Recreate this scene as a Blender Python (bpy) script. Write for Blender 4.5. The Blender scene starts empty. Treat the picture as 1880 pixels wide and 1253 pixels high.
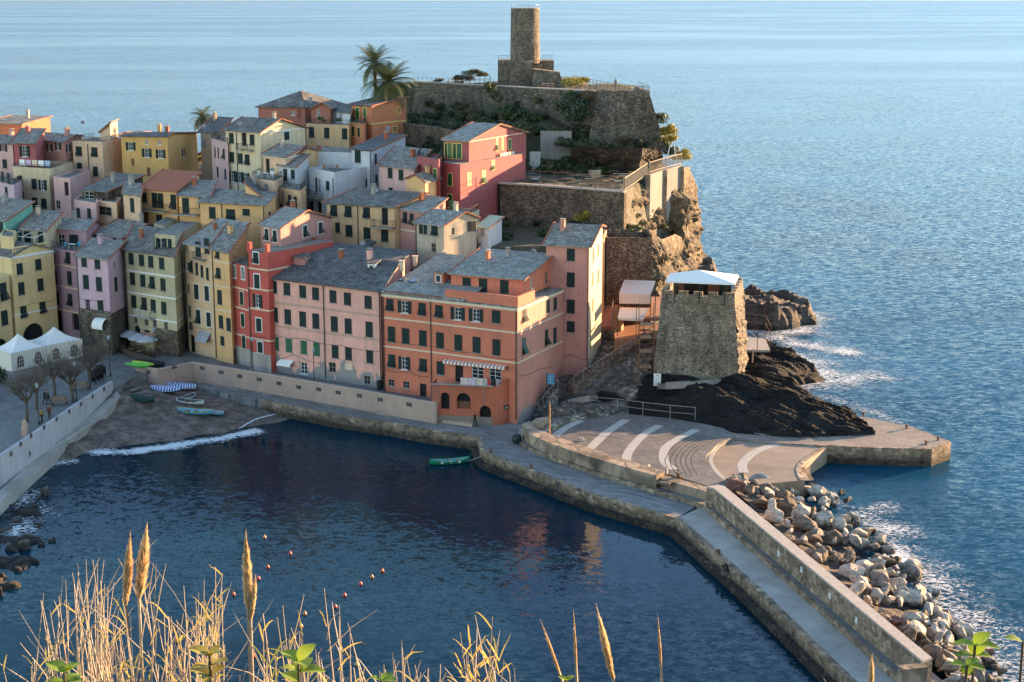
import bpy, bmesh, math, random
from mathutils import Vector, Matrix, noise
from mathutils.geometry import tessellate_polygon
S = bpy.context.scene
C = S.collection
random.seed(7)
R = math.radians
# ------------------------------------------------------------------ camera, sky, sun, exposure
F = 2850.0; CX, CY = 940.0, 626.5; TH = math.atan(631.5 / F); HC = 50.0
cam = bpy.data.cameras.new("camera"); camo = bpy.data.objects.new("camera", cam); C.objects.link(camo)
camo.location = (0, 0, HC); camo.rotation_euler = (R(90) - TH, 0, 0)
cam.sensor_width = 36; cam.lens = F / 1880 * 36; cam.clip_start = .5; cam.clip_end = 60000
S.camera = camo
SUN_AZ, SUN_EL = 55.0, 8.5
W = bpy.data.worlds.new("World"); S.world = W; W.use_nodes = True
nt = W.node_tree; bg = nt.nodes["Background"]
sky = nt.nodes.new("ShaderNodeTexSky"); sky.sky_type = 'NISHITA'; sky.sun_disc = False
sky.sun_elevation = R(SUN_EL); sky.sun_rotation = R(SUN_AZ); sky.altitude = 50
sky.air_density = 0.9; sky.dust_density = 0.0; sky.ozone_density = 1.1
nt.links.new(sky.outputs[0], bg.inputs[0]); bg.inputs[1].default_value = 0.125
sun = bpy.data.lights.new("sun", 'SUN'); suno = bpy.data.objects.new("sun", sun); C.objects.link(suno)
sun.energy = 4.8; sun.angle = R(.6); sun.color = (1, .62, .32)
sd = Vector((math.sin(R(SUN_AZ)) * math.cos(R(SUN_EL)), math.cos(R(SUN_AZ)) * math.cos(R(SUN_EL)), math.sin(R(SUN_EL))))
suno.rotation_euler = sd.to_track_quat('Z', 'Y').to_euler()
S.view_settings.view_transform = 'Standard'; S.view_settings.look = 'None'
S.view_settings.exposure = 2.3; S.view_settings.gamma = 1
S.cycles.use_denoising = True; S.cycles.max_bounces = 5; S.cycles.diffuse_bounces = 2
S.cycles.glossy_bounces = 3; S.cycles.transparent_max_bounces = 10; S.cycles.caustics_reflective = False
S.cycles.caustics_refractive = False; S.cycles.sample_clamp_indirect = 4
cT, sT = math.cos(TH), math.sin(TH)
# ------------------------------------------------------------------ measuring helpers: photo pixel <-> world metres
def ray(px, py):
    a = (px - CX) / F; b = (CY - py) / F
    return Vector((a, cT + b * sT, -sT + b * cT))
def P(px, py, z):
    r = ray(px, py); return Vector((0, 0, HC)) + r * ((z - HC) / r.z)
def PY(px, py, Y):
    r = ray(px, py); return Vector((0, 0, HC)) + r * (Y / r.y)
def PL(px, py, p0, n):
    r = ray(px, py); o = Vector((0, 0, HC)); return o + r * ((p0 - o).dot(n) / r.dot(n))
def px_of(p):
    d = p.y * cT - (p.z - HC) * sT; u = p.y * sT + (p.z - HC) * cT
    return CX + F * p.x / d, CY - F * u / d
def solve_px(o, t, px):
    k = (px - CX) / F; d0 = o.y * cT - (o.z - HC) * sT
    return (k * d0 - o.x) / (t.x - k * t.y * cT)
# ------------------------------------------------------------------ mesh builder
class MB:
    def __init__(s): s.v = []; s.f = []
    def quad(s, *p):
        n = len(s.v); s.v += [Vector(q) for q in p]; s.f.append(tuple(range(n, n + len(p)))); return s
    def add(s, v, f):
        n = len(s.v); s.v += [Vector(q) for q in v]; s.f += [tuple(i + n for i in k) for k in f]; return s
    def hexa(s, b, t):
        n = len(b); s.add(list(b) + list(t), [tuple(range(n))[::-1], tuple(range(n, 2 * n))] + [(i, (i + 1) % n, n + (i + 1) % n, n + i) for i in range(n)]); return s
    def prism(s, poly, z0, z1):
        return s.hexa([(p[0], p[1], z0) for p in poly], [(p[0], p[1], z1) for p in poly])
    def box(s, c, d, rz=0, m=None):
        x, y, z = d[0] / 2, d[1] / 2, d[2] / 2
        M = Matrix.Rotation(rz, 3, 'Z') if m is None else m
        c = Vector(c)
        vs = [c + M @ Vector(q) for q in ((-x, -y, -z), (x, -y, -z), (x, y, -z), (-x, y, -z), (-x, -y, z), (x, -y, z), (x, y, z), (-x, y, z))]
        return s.hexa(vs[:4], vs[4:])
    def beam(s, a, b, w, h=None):
        a, b = Vector(a), Vector(b); h = h or w; d = b - a; L = d.length
        if L < 1e-6: return s
        return s.box((a + b) / 2, (L, w, h), m=d.to_track_quat('X', 'Z').to_matrix())
    def tube(s, pts, r, n=6, cap=True):
        pts = [Vector(p) for p in pts]; k = len(s.v); rs = r if isinstance(r, (list, tuple)) else [r] * len(pts)
        for i, p in enumerate(pts):
            d = (pts[min(i + 1, len(pts) - 1)] - pts[max(i - 1, 0)])
            q = (d if d.length > 1e-9 else Vector((0, 0, 1))).to_track_quat('Z', 'Y').to_matrix()
            for j in range(n):
                a = j * math.tau / n; s.v.append(p + q @ Vector((math.cos(a) * rs[i], math.sin(a) * rs[i], 0)))
        for i in range(len(pts) - 1):
            for j in range(n):
                a = k + i * n + j; b = k + i * n + (j + 1) % n; s.f.append((a, b, b + n, a + n))
        if cap: s.f.append(tuple(k + j for j in range(n))[::-1]); s.f.append(tuple(k + (len(pts) - 1) * n + j for j in range(n)))
        return s
    def lathe(s, c, prof, n=16):
        return s.tube([Vector(c) + Vector((0, 0, z)) for r, z in prof], [max(r, 1e-3) for r, z in prof], n)
    def build(s, name, m, parent=None, smooth=False, loc=None, uv=True, recalc=True):
        me = bpy.data.meshes.new(name)
        if loc is None: loc = Vector((0, 0, 0)) if parent is None else None
        off = wloc(parent) if parent else Vector(loc)
        me.from_pydata([v - off for v in s.v], [], s.f)
        bm = bmesh.new(); bm.from_mesh(me)
        if recalc: bmesh.ops.recalc_face_normals(bm, faces=bm.faces)
        if uv:
            L = bm.loops.layers.uv.new("uv")
            for f in bm.faces:
                f.normal_update(); n = f.normal
                if abs(n.z) > .97: t = Vector((1, 0, 0)); b = Vector((0, 1, 0))
                else: t = Vector((-n.y, n.x, 0)).normalized(); b = n.cross(t)
                if b.z < 0: b = -b
                for l in f.loops:
                    w = l.vert.co + off; l[L].uv = (w.dot(t), w.dot(b))
        for f in bm.faces: f.smooth = smooth
        bm.to_mesh(me); bm.free()
        for mm in (m if isinstance(m, (list, tuple)) else [m]): me.materials.append(mm)
        o = bpy.data.objects.new(name, me); C.objects.link(o)
        if parent: o.parent = parent
        else: o.location = off
        return o
def wloc(o):
    p = Vector((0, 0, 0))
    while o: p += o.location; o = o.parent
    return p
def tag(o, label, cat, group=None, kind=None):
    if label: o['label'] = label
    if cat: o['category'] = cat
    if group: o['group'] = group
    if kind: o['kind'] = kind
    return o
def thing(name, loc, label, cat, group=None, rz=0):
    o = bpy.data.objects.new(name, None); C.objects.link(o); o.location = loc; o.rotation_euler = (0, 0, rz); o.empty_display_size = .2
    return tag(o, label, cat, group)
def struct(o): o['kind'] = 'structure'; return o
def copy_tree(o, parent=None):
    c = o.copy(); C.objects.link(c); c.parent = parent
    for ch in o.children: copy_tree(ch, c)
    return c
def lerp(a, b, t): return a + (b - a) * t
def smooth01(t): t = max(0, min(1, t)); return t * t * (3 - 2 * t)
# ------------------------------------------------------------------ materials
def newmat(name):
    m = bpy.data.materials.new(name); m.use_nodes = True
    return m, m.node_tree.nodes, m.node_tree.links, m.node_tree.nodes['Principled BSDF']
def N(nodes, t, **k):
    n = nodes.new(t)
    for a, b in k.items():
        if a.startswith('i_'): n.inputs[a[2:].replace('_', ' ')].default_value = b
        else: setattr(n, a, b)
    return n
def ramp(nodes, stops):
    r = nodes.new('ShaderNodeValToRGB'); e = r.color_ramp.elements
    while len(e) < len(stops): e.new(.5)
    for i, (p, c) in enumerate(stops): e[i].position = p; e[i].color = (*c, 1) if len(c) == 3 else c
    return r
def g3(x): return (x, x, x)
def mix(nodes, links, f, a, b, mode='MIX'):
    m = nodes.new('ShaderNodeMix'); m.data_type = 'RGBA'; m.blend_type = mode
    for s_, v in ((m.inputs[0], f), (m.inputs[6], a), (m.inputs[7], b)):
        if hasattr(v, 'links') or isinstance(v, bpy.types.NodeSocket): links.new(v, s_)
        elif isinstance(v, (int, float)): s_.default_value = v
        else: s_.default_value = (*v, 1)
    return m.outputs[2]
def posn(nodes, links, sc=(1, 1, 1), rot=(0, 0, 0)):
    g = nodes.new('ShaderNodeNewGeometry'); mp = nodes.new('ShaderNodeMapping'); mp.inputs['Scale'].default_value = sc; mp.inputs['Rotation'].default_value = rot
    links.new(g.outputs['Position'], mp.inputs[0]); return mp.outputs[0]
def posn2(nodes, links, rot, sc):
    m1 = posn(nodes, links, (1, 1, 1), rot); mp = nodes.new('ShaderNodeMapping'); mp.inputs['Scale'].default_value = sc; links.new(m1, mp.inputs[0]); return mp.outputs[0]
def wetband(n, l, col, hi=.75):
    g = n.new('ShaderNodeNewGeometry'); sx = n.new('ShaderNodeSeparateXYZ'); l.new(g.outputs['Position'], sx.inputs[0]); nz = noise_(n, l, posn(n, l), .8, 5); ad = N(n, 'ShaderNodeMath', operation='MULTIPLY_ADD'); l.new(nz, ad.inputs[0]); ad.inputs[1].default_value = -.9; l.new(sx.outputs[2], ad.inputs[2])
    r = ramp(n, [(0, g3(.22)), (hi, g3(1))]); l.new(ad.outputs[0], r.inputs[0]); return mix(n, l, 1, col, r.outputs[0], 'MULTIPLY')
def noise_(nodes, links, vec, scale, det=4, rough=.6, dist=0):
    n = nodes.new('ShaderNodeTexNoise'); n.inputs['Scale'].default_value = scale; n.inputs['Detail'].default_value = det
    n.inputs['Roughness'].default_value = rough; n.inputs['Distortion'].default_value = dist
    if vec is not None: links.new(vec, n.inputs['Vector'])
    return n.outputs['Fac']
def bump(nodes, links, bs, h, st, dist=.1):
    b = nodes.new('ShaderNodeBump'); b.inputs['Strength'].default_value = st; b.inputs['Distance'].default_value = dist
    links.new(h, b.inputs['Height']); links.new(b.outputs[0], bs.inputs['Normal']); return b
_mc = {}
def plain(name, col, rough=.7, metal=0, var=.25):
    if name in _mc: return _mc[name]
    m, n, l, b = newmat(name)
    f = noise_(n, l, posn(n, l), 3.0, 5)
    r = ramp(n, [(.3, tuple(c * (1 - var) for c in col)), (.7, tuple(min(1, c * (1 + var * .6)) for c in col))]); l.new(f, r.inputs[0])
    l.new(r.outputs[0], b.inputs['Base Color']); b.inputs['Roughness'].default_value = rough; b.inputs['Metallic'].default_value = metal
    _mc[name] = m; return m
def plaster(name, col, dirt=.35, peel=.0):
    if name in _mc: return _mc[name]
    m, n, l, b = newmat('plaster_' + name)
    big = noise_(n, l, posn(n, l), .22, 6, .65); fine = noise_(n, l, posn(n, l), 5, 4)
    st = noise_(n, l, posn(n, l, (1.6, 1.6, .12)), 1.0, 5, .7)
    r = ramp(n, [(.3, tuple(c * .80 for c in col)), (.62, col), (.8, tuple(min(1, c * 1.10 + .02) for c in col))]); l.new(big, r.inputs[0])
    c1 = r.outputs[0]
    gr = tuple(.42 * c + .07 for c in col)
    rs = ramp(n, [(.47, g3(0)), (.70, g3(min(1, dirt * 1.35)))]); l.new(st, rs.inputs[0])
    c2 = mix(n, l, rs.outputs[0], c1, gr)
    rf = ramp(n, [(.3, g3(.84)), (.7, g3(1.0))]); l.new(noise_(n, l, posn(n, l), 1.3, 8, .75), rf.inputs[0])
    c3 = mix(n, l, 1.0, c2, rf.outputs[0], 'MULTIPLY')
    if peel > 0:
        g = n.new('ShaderNodeNewGeometry'); sx = n.new('ShaderNodeSeparateXYZ'); l.new(g.outputs['Position'], sx.inputs[0])
        mr = N(n, 'ShaderNodeMapRange'); mr.inputs[1].default_value = peel - 1.2; mr.inputs[2].default_value = peel + 3.5; mr.inputs[3].default_value = .25; mr.inputs[4].default_value = -.25
        l.new(sx.outputs[2], mr.inputs[0]); ad = N(n, 'ShaderNodeMath', operation='ADD'); pn = noise_(n, l, posn(n, l, (1, 1, .7)), .45, 7, .62); l.new(pn, ad.inputs[0]); l.new(mr.outputs[0], ad.inputs[1])
        rp = ramp(n, [(.55, g3(0)), (.575, g3(1))]); l.new(ad.outputs[0], rp.inputs[0])
        c3 = mix(n, l, rp.outputs[0], c3, (.27, .24, .22))
    l.new(c3, b.inputs['Base Color']); b.inputs['Roughness'].default_value = .9
    bump(n, l, b, fine, .25, .03)
    _mc[name] = m; return m
def slate(name, a, c, sc=1.0, lich=.5):
    if name in _mc: return _mc[name]
    m, n, l, b = newmat('slate_' + name)
    uv = n.new('ShaderNodeUVMap'); mp = n.new('ShaderNodeMapping'); mp.inputs['Scale'].default_value = (sc, sc, sc); l.new(uv.outputs[0], mp.inputs[0])
    nz = n.new('ShaderNodeTexNoise'); nz.inputs['Scale'].default_value = 2.2; l.new(mp.outputs[0], nz.inputs[0])
    va = N(n, 'ShaderNodeVectorMath', operation='MULTIPLY_ADD'); l.new(nz.outputs['Color'], va.inputs[0]); va.inputs[1].default_value = (.3, .3, .3); l.new(mp.outputs[0], va.inputs[2])
    br = N(n, 'ShaderNodeTexBrick'); br.offset = .5; l.new(va.outputs[0], br.inputs[0])
    br.inputs['Color1'].default_value = (*a, 1); br.inputs['Color2'].default_value = (*c, 1); br.inputs['Mortar'].default_value = (*tuple(x * .3 for x in a), 1)
    br.inputs['Scale'].default_value = 1; br.inputs['Mortar Size'].default_value = .035; br.inputs['Brick Width'].default_value = .62; br.inputs['Row Height'].default_value = .36; br.inputs['Bias'].default_value = -.1
    vo = N(n, 'ShaderNodeTexVoronoi'); vo.inputs['Scale'].default_value = 1.7; l.new(va.outputs[0], vo.inputs[0])
    sv = n.new('ShaderNodeSeparateColor'); l.new(vo.outputs['Color'], sv.inputs[0])
    rv = ramp(n, [(0, g3(.72)), (.75, g3(1.0)), (1, g3(1.3))]); l.new(sv.outputs[0], rv.inputs[0])
    c1 = mix(n, l, 1, br.outputs[0], rv.outputs[0], 'MULTIPLY')
    big = noise_(n, l, posn(n, l), .5, 7, .7); rl = ramp(n, [(.48, g3(0)), (.62, g3(lich))]); l.new(big, rl.inputs[0])
    c2 = mix(n, l, rl.outputs[0], c1, (.30, .30, .27))
    dk = noise_(n, l, posn(n, l), 1.1, 6, .7); rd = ramp(n, [(.32, g3(.55)), (.5, g3(1))]); l.new(dk, rd.inputs[0])
    c3 = mix(n, l, 1, c2, rd.outputs[0], 'MULTIPLY')
    l.new(c3, b.inputs['Base Color']); b.inputs['Roughness'].default_value = .8
    bump(n, l, b, c1, .9, .12)
    _mc[name] = m; return m
def stone(name, a, c, sc=2.6, mort=(.12, .1, .08), st=1.0, zs=1.7):
    if name in _mc: return _mc[name]
    m, n, l, b = newmat('stone_' + name)
    ps = posn(n, l, (sc, sc, sc * zs))
    v1 = N(n, 'ShaderNodeTexVoronoi'); l.new(ps, v1.inputs[0]); v1.inputs['Scale'].default_value = 1
    v2 = N(n, 'ShaderNodeTexVoronoi', feature='DISTANCE_TO_EDGE'); l.new(ps, v2.inputs[0]); v2.inputs['Scale'].default_value = 1
    sc_ = n.new('ShaderNodeSeparateColor'); l.new(v1.outputs['Color'], sc_.inputs[0])
    r = ramp(n, [(0, tuple(x * .45 for x in a)), (.35, a), (.8, c), (1, tuple(min(1, x * 1.35) for x in c))]); l.new(sc_.outputs[0], r.inputs[0])
    re = ramp(n, [(.02, g3(0)), (.10, g3(1))]); l.new(v2.outputs['Distance'], re.inputs[0])
    c1 = mix(n, l, re.outputs[0], mort, r.outputs[0])
    big = noise_(n, l, posn(n, l, (1, 1, .6)), .35, 7, .7); rb = ramp(n, [(.3, g3(.55)), (.65, g3(1.1))]); l.new(big, rb.inputs[0])
    c2 = mix(n, l, 1, c1, rb.outputs[0], 'MULTIPLY')
    pn = noise_(n, l, posn(n, l, (1, 1, .35)), 1.0, 8, .75); rp = ramp(n, [(.36, g3(.55)), (.5, g3(1)), (.68, g3(1.28))]); l.new(pn, rp.inputs[0]); c2 = mix(n, l, 1, c2, rp.outputs[0], 'MULTIPLY')
    if name in ('quay_block', 'wet_ledge', 'concrete_brown'): c2 = wetband(n, l, c2, .9)
    l.new(c2, b.inputs['Base Color']); b.inputs['Roughness'].default_value = .92
    ad = N(n, 'ShaderNodeMath', operation='MULTIPLY_ADD'); l.new(re.outputs[0], ad.inputs[0]); ad.inputs[1].default_value = .6; l.new(sc_.outputs[0], ad.inputs[2])
    bump(n, l, b, ad.outputs[0], st, .14)
    _mc[name] = m; return m
def rock(name, a, c, strat=(0, 0, 0), zs=5.0, veg=0, st=1.0, sc=.6, s2c=None):
    if name in _mc: return _mc[name]
    m, n, l, b = newmat('rock_' + name)
    s1 = noise_(n, l, posn2(n, l, strat, s2c) if s2c else posn(n, l, (1, 1, zs), strat), sc, 9, .72, .4); s2 = noise_(n, l, posn(n, l), sc * 3, 8, .7)
    r = ramp(n, [(.3, tuple(x * .35 for x in a)), (.46, a), (.6, c), (.75, tuple(min(1, x * 1.3) for x in c))]); l.new(s1, r.inputs[0])
    r2 = ramp(n, [(.3, g3(.6)), (.65, g3(1.15))]); l.new(s2, r2.inputs[0])
    c1 = mix(n, l, 1, r.outputs[0], r2.outputs[0], 'MULTIPLY')
    if veg:
        g = n.new('ShaderNodeNewGeometry'); sx = n.new('ShaderNodeSeparateXYZ'); l.new(g.outputs['Normal'], sx.inputs[0])
        ad = N(n, 'ShaderNodeMath', operation='ADD'); l.new(sx.outputs[2], ad.inputs[0]); l.new(noise_(n, l, posn(n, l), .5, 6), ad.inputs[1])
        rv = ramp(n, [(.85, g3(0)), (1.0, g3(veg))]); l.new(ad.outputs[0], rv.inputs[0])
        gcol = ramp(n, [(.35, (.03, .04, .015)), (.6, (.07, .07, .03))]); l.new(s2, gcol.inputs[0])
        c1 = mix(n, l, rv.outputs[0], c1, gcol.outputs[0])
    if 'boulder' in name or name in ('sea_rock', 'black_slate'): c1 = wetband(n, l, c1, .6)
    l.new(c1, b.inputs['Base Color']); b.inputs['Roughness'].default_value = .85
    bm_ = N(n, 'ShaderNodeMath', operation='ADD'); l.new(s1, bm_.inputs[0]); l.new(s2, bm_.inputs[1])
    bump(n, l, b, bm_.outputs[0], st, .5)
    _mc[name] = m; return m
def paving(name, a, c, bw=.8, rh=.4, sc=1.0, mort=.55, rot=0, contrast=1):
    if name in _mc: return _mc[name]
    m, n, l, b = newmat('paving_' + name)
    ps = posn(n, l, (sc, sc, sc), (0, 0, rot))
    br = N(n, 'ShaderNodeTexBrick'); l.new(ps, br.inputs[0]); br.inputs['Scale'].default_value = 1
    br.inputs['Color1'].default_value = (*a, 1); br.inputs['Color2'].default_value = (*c, 1); br.inputs['Mortar'].default_value = (*tuple(x * mort for x in a), 1)
    br.inputs['Brick Width'].default_value = bw; br.inputs['Row Height'].default_value = rh; br.inputs['Mortar Size'].default_value = .025
    big = noise_(n, l, posn(n, l), .3, 8, .7); rb = ramp(n, [(.3, g3(.65)), (.7, g3(1.15))]); l.new(big, rb.inputs[0])
    c1 = mix(n, l, 1, br.outputs[0], rb.outputs[0], 'MULTIPLY')
    l.new(c1, b.inputs['Base Color']); b.inputs['Roughness'].default_value = .75
    bump(n, l, b, br.outputs[0], .4, .03)
    _mc[name] = m; return m
def leafmat(name, a, c, trans=.25):
    if name in _mc: return _mc[name]
    m, n, l, b = newmat(name)
    f = noise_(n, l, posn(n, l), 1.3, 4); r = ramp(n, [(.35, a), (.65, c)]); l.new(f, r.inputs[0])
    l.new(r.outputs[0], b.inputs['Base Color']); b.inputs['Roughness'].default_value = .6
    tr = n.new('ShaderNodeBsdfTranslucent'); l.new(r.outputs[0], tr.inputs[0]); mx = n.new('ShaderNodeMixShader'); mx.inputs[0].default_value = trans
    l.new(b.outputs[0], mx.inputs[1]); l.new(tr.outputs[0], mx.inputs[2]); l.new(mx.outputs[0], n['Material Output'].inputs[0])
    _mc[name] = m; return m
GREEN = plain('shutter_green', (.006, .020, .016), .8)
GREEN2 = plain('shutter_bright_green', (.012, .10, .035), .5)
TEAL = plain('shutter_teal', (.01, .09, .07), .5)
BROWN = plain('wood_brown', (.16, .07, .03), .7)
WHITE = plain('white_paint', (.72, .70, .66), .6, var=.1)
CREAM = plain('cream_trim', (.66, .50, .34), .8, var=.12)
YTRIM = plain('yellow_trim', (.62, .44, .14), .8, var=.12)
GREYT = plain('grey_sill', (.30, .27, .24), .85)
DARK = plain('dark_interior', (.012, .011, .010), .9)
METAL = plain('dark_metal', (.035, .035, .035), .5, .6)
RUST = plain('rust_metal', (.16, .075, .04), .8)
STEEL = plain('grey_steel', (.28, .28, .28), .5, .5)
COPPER = plain('drain_pipe', (.07, .06, .055), .6, .3)
TERRA = plain('terracotta', (.33, .10, .05), .85)
WOOD = plain('weathered_wood', (.28, .18, .10), .8)
CONC = plain('concrete', (.34, .30, .26), .9)
CLOTHW = plain('white_canvas', (.78, .76, .72), .8, var=.06)
def glassmat():
    m, n, l, b = newmat('window_glass'); b.inputs['Base Color'].default_value = (.02, .025, .03, 1); b.inputs['Roughness'].default_value = .12; return m
GLASS = glassmat()
SL = {'l': slate('light', (.27, .25, .215), (.38, .36, .315)), 'm': slate('mid', (.20, .18, .15), (.33, .295, .25), 1, .35),
      'd': slate('dark', (.08, .076, .075), (.16, .15, .145), 1, .12), 'b': slate('brown', (.13, .115, .10), (.20, .18, .155), 1, .3),
      't': slate('terracotta', (.30, .075, .03), (.38, .11, .05), 2.0, .05)}
STONE = stone('bastion', (.27, .21, .15), (.38, .305, .225), 4.2, (.22, .175, .13), .7)
STONED = stone('castle_wall', (.15, .12, .088), (.24, .195, .145), 3.2, (.11, .09, .065))
STONEB = stone('house', (.13, .09, .06), (.27, .20, .13), 4.2, (.11, .08, .055))
STONET = stone('tower', (.20, .155, .11), (.30, .245, .18), 4.5, (.13, .105, .075))
MASON = stone('quay_block', (.29, .205, .135), (.36, .265, .18), 1.5, (.22, .16, .105), .4, 1.7)
# ------------------------------------------------------------------ water
def water(name, deep, s1, s2, slope, rough, slick, aniso=1.6, fmax=1):
    m, n, l, b = newmat(name)
    def sl(sc, det, rot):
        t = n.new('ShaderNodeTexNoise'); t.inputs['Scale'].default_value = sc; t.inputs['Detail'].default_value = det; t.inputs['Roughness'].default_value = .62; t.inputs['Distortion'].default_value = .5
        l.new(posn(n, l, (1, aniso, 1), (0, 0, rot)), t.inputs['Vector']); v = N(n, 'ShaderNodeVectorMath', operation='SUBTRACT'); l.new(t.outputs['Color'], v.inputs[0]); v.inputs[1].default_value = (.5, .5, .5); return v.outputs[0]
    a, c = sl(s1, 5, .5), sl(s2, 3, .2); ad = N(n, 'ShaderNodeVectorMath', operation='MULTIPLY_ADD'); l.new(c, ad.inputs[0]); ad.inputs[1].default_value = (.7, .7, .7); l.new(a, ad.inputs[2])
    big = noise_(n, l, posn(n, l, (.3, 1, 1), (0, 0, .08)), slick, 6, .6, .6); rs = ramp(n, [(.38, g3(.12)), (.5, g3(.8)), (.6, g3(1))]); l.new(big, rs.inputs[0])
    sc_ = N(n, 'ShaderNodeVectorMath', operation='MULTIPLY'); l.new(ad.outputs[0], sc_.inputs[0]); l.new(rs.outputs[0], sc_.inputs[1])
    s2_ = N(n, 'ShaderNodeVectorMath', operation='MULTIPLY_ADD'); l.new(sc_.outputs[0], s2_.inputs[0]); s2_.inputs[1].default_value = (slope, slope, 0); s2_.inputs[2].default_value = (0, 0, 1)
    nm = N(n, 'ShaderNodeVectorMath', operation='NORMALIZE'); l.new(s2_.outputs[0], nm.inputs[0]); pass
    md = noise_(n, l, posn(n, l), .02, 5, .6); rc = ramp(n, [(.35, tuple(x * .6 for x in deep)), (.65, tuple(x * 1.4 for x in deep))]); l.new(md, rc.inputs[0])
    df = n.new('ShaderNodeBsdfDiffuse'); l.new(rc.outputs[0], df.inputs[0]); gl = n.new('ShaderNodeBsdfGlossy'); gl.inputs['Roughness'].default_value = rough; gl.inputs[0].default_value = (.76, .85, 1, 1); l.new(nm.outputs[0], gl.inputs['Normal'])
    fr = n.new('ShaderNodeFresnel'); fr.inputs[0].default_value = 1.34; l.new(nm.outputs[0], fr.inputs['Normal']); mr = N(n, 'ShaderNodeMapRange'); mr.inputs[3].default_value = 0; mr.inputs[4].default_value = fmax; l.new(fr.outputs[0], mr.inputs[0])
    mx = n.new('ShaderNodeMixShader'); l.new(mr.outputs[0], mx.inputs[0]); l.new(df.outputs[0], mx.inputs[1]); l.new(gl.outputs[0], mx.inputs[2]); l.new(mx.outputs[0], n['Material Output'].inputs[0])
    return m
M_SEA = water('sea_water', (.006, .055, .095), .75, 2.8, .8, .24, .004, 2.0, .40)
M_HARB = water('harbour_water', (.0015, .021, .034), 1.0, 3.4, .48, .04, .04, 1.6, .58)
def sheet(name, pts, m, kind='structure'):
    o = MB().quad(*pts).build(name, m); o['kind'] = kind; return o
sheet('sea', [(-9000, -300, 0), (16000, -300, 0), (22000, 30000, 0), (-16000, 30000, 0)], M_SEA)
hb = [P(*q, .02) for q in ((-300, 740), (250, 700), (600, 745), (880, 770), (1000, 850), (1290, 925), (1640, 1235), (1900, 1480))]
sheet('harbour_water', hb + [Vector((20, 40, .02)), Vector((-120, 40, .02)), Vector((-120, 190, .02))], M_HARB)
# ------------------------------------------------------------------ polygon maths
def inside(x, y, poly):
    c = False; n = len(poly); j = n - 1
    for i in range(n):
        xi, yi = poly[i][0], poly[i][1]; xj, yj = poly[j][0], poly[j][1]
        if (yi > y) != (yj > y) and x < (xj - xi) * (y - yi) / (yj - yi) + xi: c = not c
        j = i
    return c
def segd(x, y, a, b):
    dx, dy = b[0] - a[0], b[1] - a[1]; L = dx * dx + dy * dy
    t = 0 if L == 0 else max(0, min(1, ((x - a[0]) * dx + (y - a[1]) * dy) / L))
    return math.hypot(x - a[0] - t * dx, y - a[1] - t * dy), t
def sdf(x, y, poly):
    d = min(segd(x, y, poly[i], poly[(i + 1) % len(poly)])[0] for i in range(len(poly)))
    return -d if inside(x, y, poly) else d
def idw(x, y, ct, p=3):
    w = s = 0
    for q in ct:
        d = (x - q[0]) ** 2 + (y - q[1]) ** 2 + 1e-3; k = 1 / d ** (p / 2); w += k; s += k * q[2]
    return s / w
def grid(name, x0, x1, y0, y1, res, fn, m, smooth=False, skip=-1.5, warp=None):
    nx = int((x1 - x0) / res) + 1; ny = int((y1 - y0) / res) + 1; b = MB(); zs = []
    for j in range(ny):
        for i in range(nx):
            x = x0 + i * res; y = y0 + j * res; z = fn(x, y); zs.append(z); v = Vector((x, y, z)); b.v.append(v if warp is None else warp(v))
    for j in range(ny - 1):
        for i in range(nx - 1):
            k = j * nx + i; q = (k, k + 1, k + nx + 1, k + nx)
            if max(zs[t] for t in q) > skip: b.f.append(q)
    return b.build(name, m, smooth=smooth, uv=False, recalc=False)
HF = {}
def gpx(name, x, y, z=1.0):
    for _ in range(12): q = P(x, y, z); z = HF[name](q.x, q.y)
    return P(x, y, z)
def hf(name, ctrl, outline, res, m, nz=.0, slope=2.0, strat=None, skip=-1.2, smooth=False):
    ct = [P(*c) for c in ctrl]; out = [P(*c) for c in outline]; HF[name] = None
    xs = [p.x for p in out]; ys = [p.y for p in out]
    def fn(x, y):
        d = sdf(x, y, out); z = idw(x, y, ct)
        if d > 0: z -= d * slope
        v = Vector((x * .35, y * .35, z * .3)); z += nz * noise.fractal(v, 1, 2.2, 5)
        if strat: z += strat(x, y)
        return z
    HF[name] = fn
    o = grid(name, min(xs) - 3, max(xs) + 3, min(ys) - 3, max(ys) + 3, res, fn, m, smooth, skip); o['kind'] = 'structure'; return o
def prism_px(name, pts, z1, z0, m, parent=None):
    b = MB(); pl = [P(*p[:2], z1) for p in pts]
    b.hexa([(p.x, p.y, z0) for p in pl], [(p.x, p.y, z1) for p in pl])
    me = b; o = me.build(name, m, parent); return o
def tri_prism(b, pl, z0, z1):
    """closed prism over a concave outline"""
    n = len(pl); top = [Vector((p[0], p[1], z1)) for p in pl]; bot = [Vector((p[0], p[1], z0)) for p in pl]
    k = len(b.v); b.v += top + bot
    for t in tessellate_polygon([top]): b.f.append(tuple(k + i for i in t)); b.f.append(tuple(k + n + i for i in t[::-1]))
    for i in range(n): j = (i + 1) % n; b.f.append((k + i, k + j, k + n + j, k + n + i))
    return b
def offs(pl, d):
    out = []
    for i, p in enumerate(pl):
        a = pl[max(0, i - 1)]; c = pl[min(len(pl) - 1, i + 1)]; t = Vector((c.x - a.x, c.y - a.y, 0)).normalized(); out.append(p + Vector((-t.y, t.x, 0)) * d)
    return out
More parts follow.
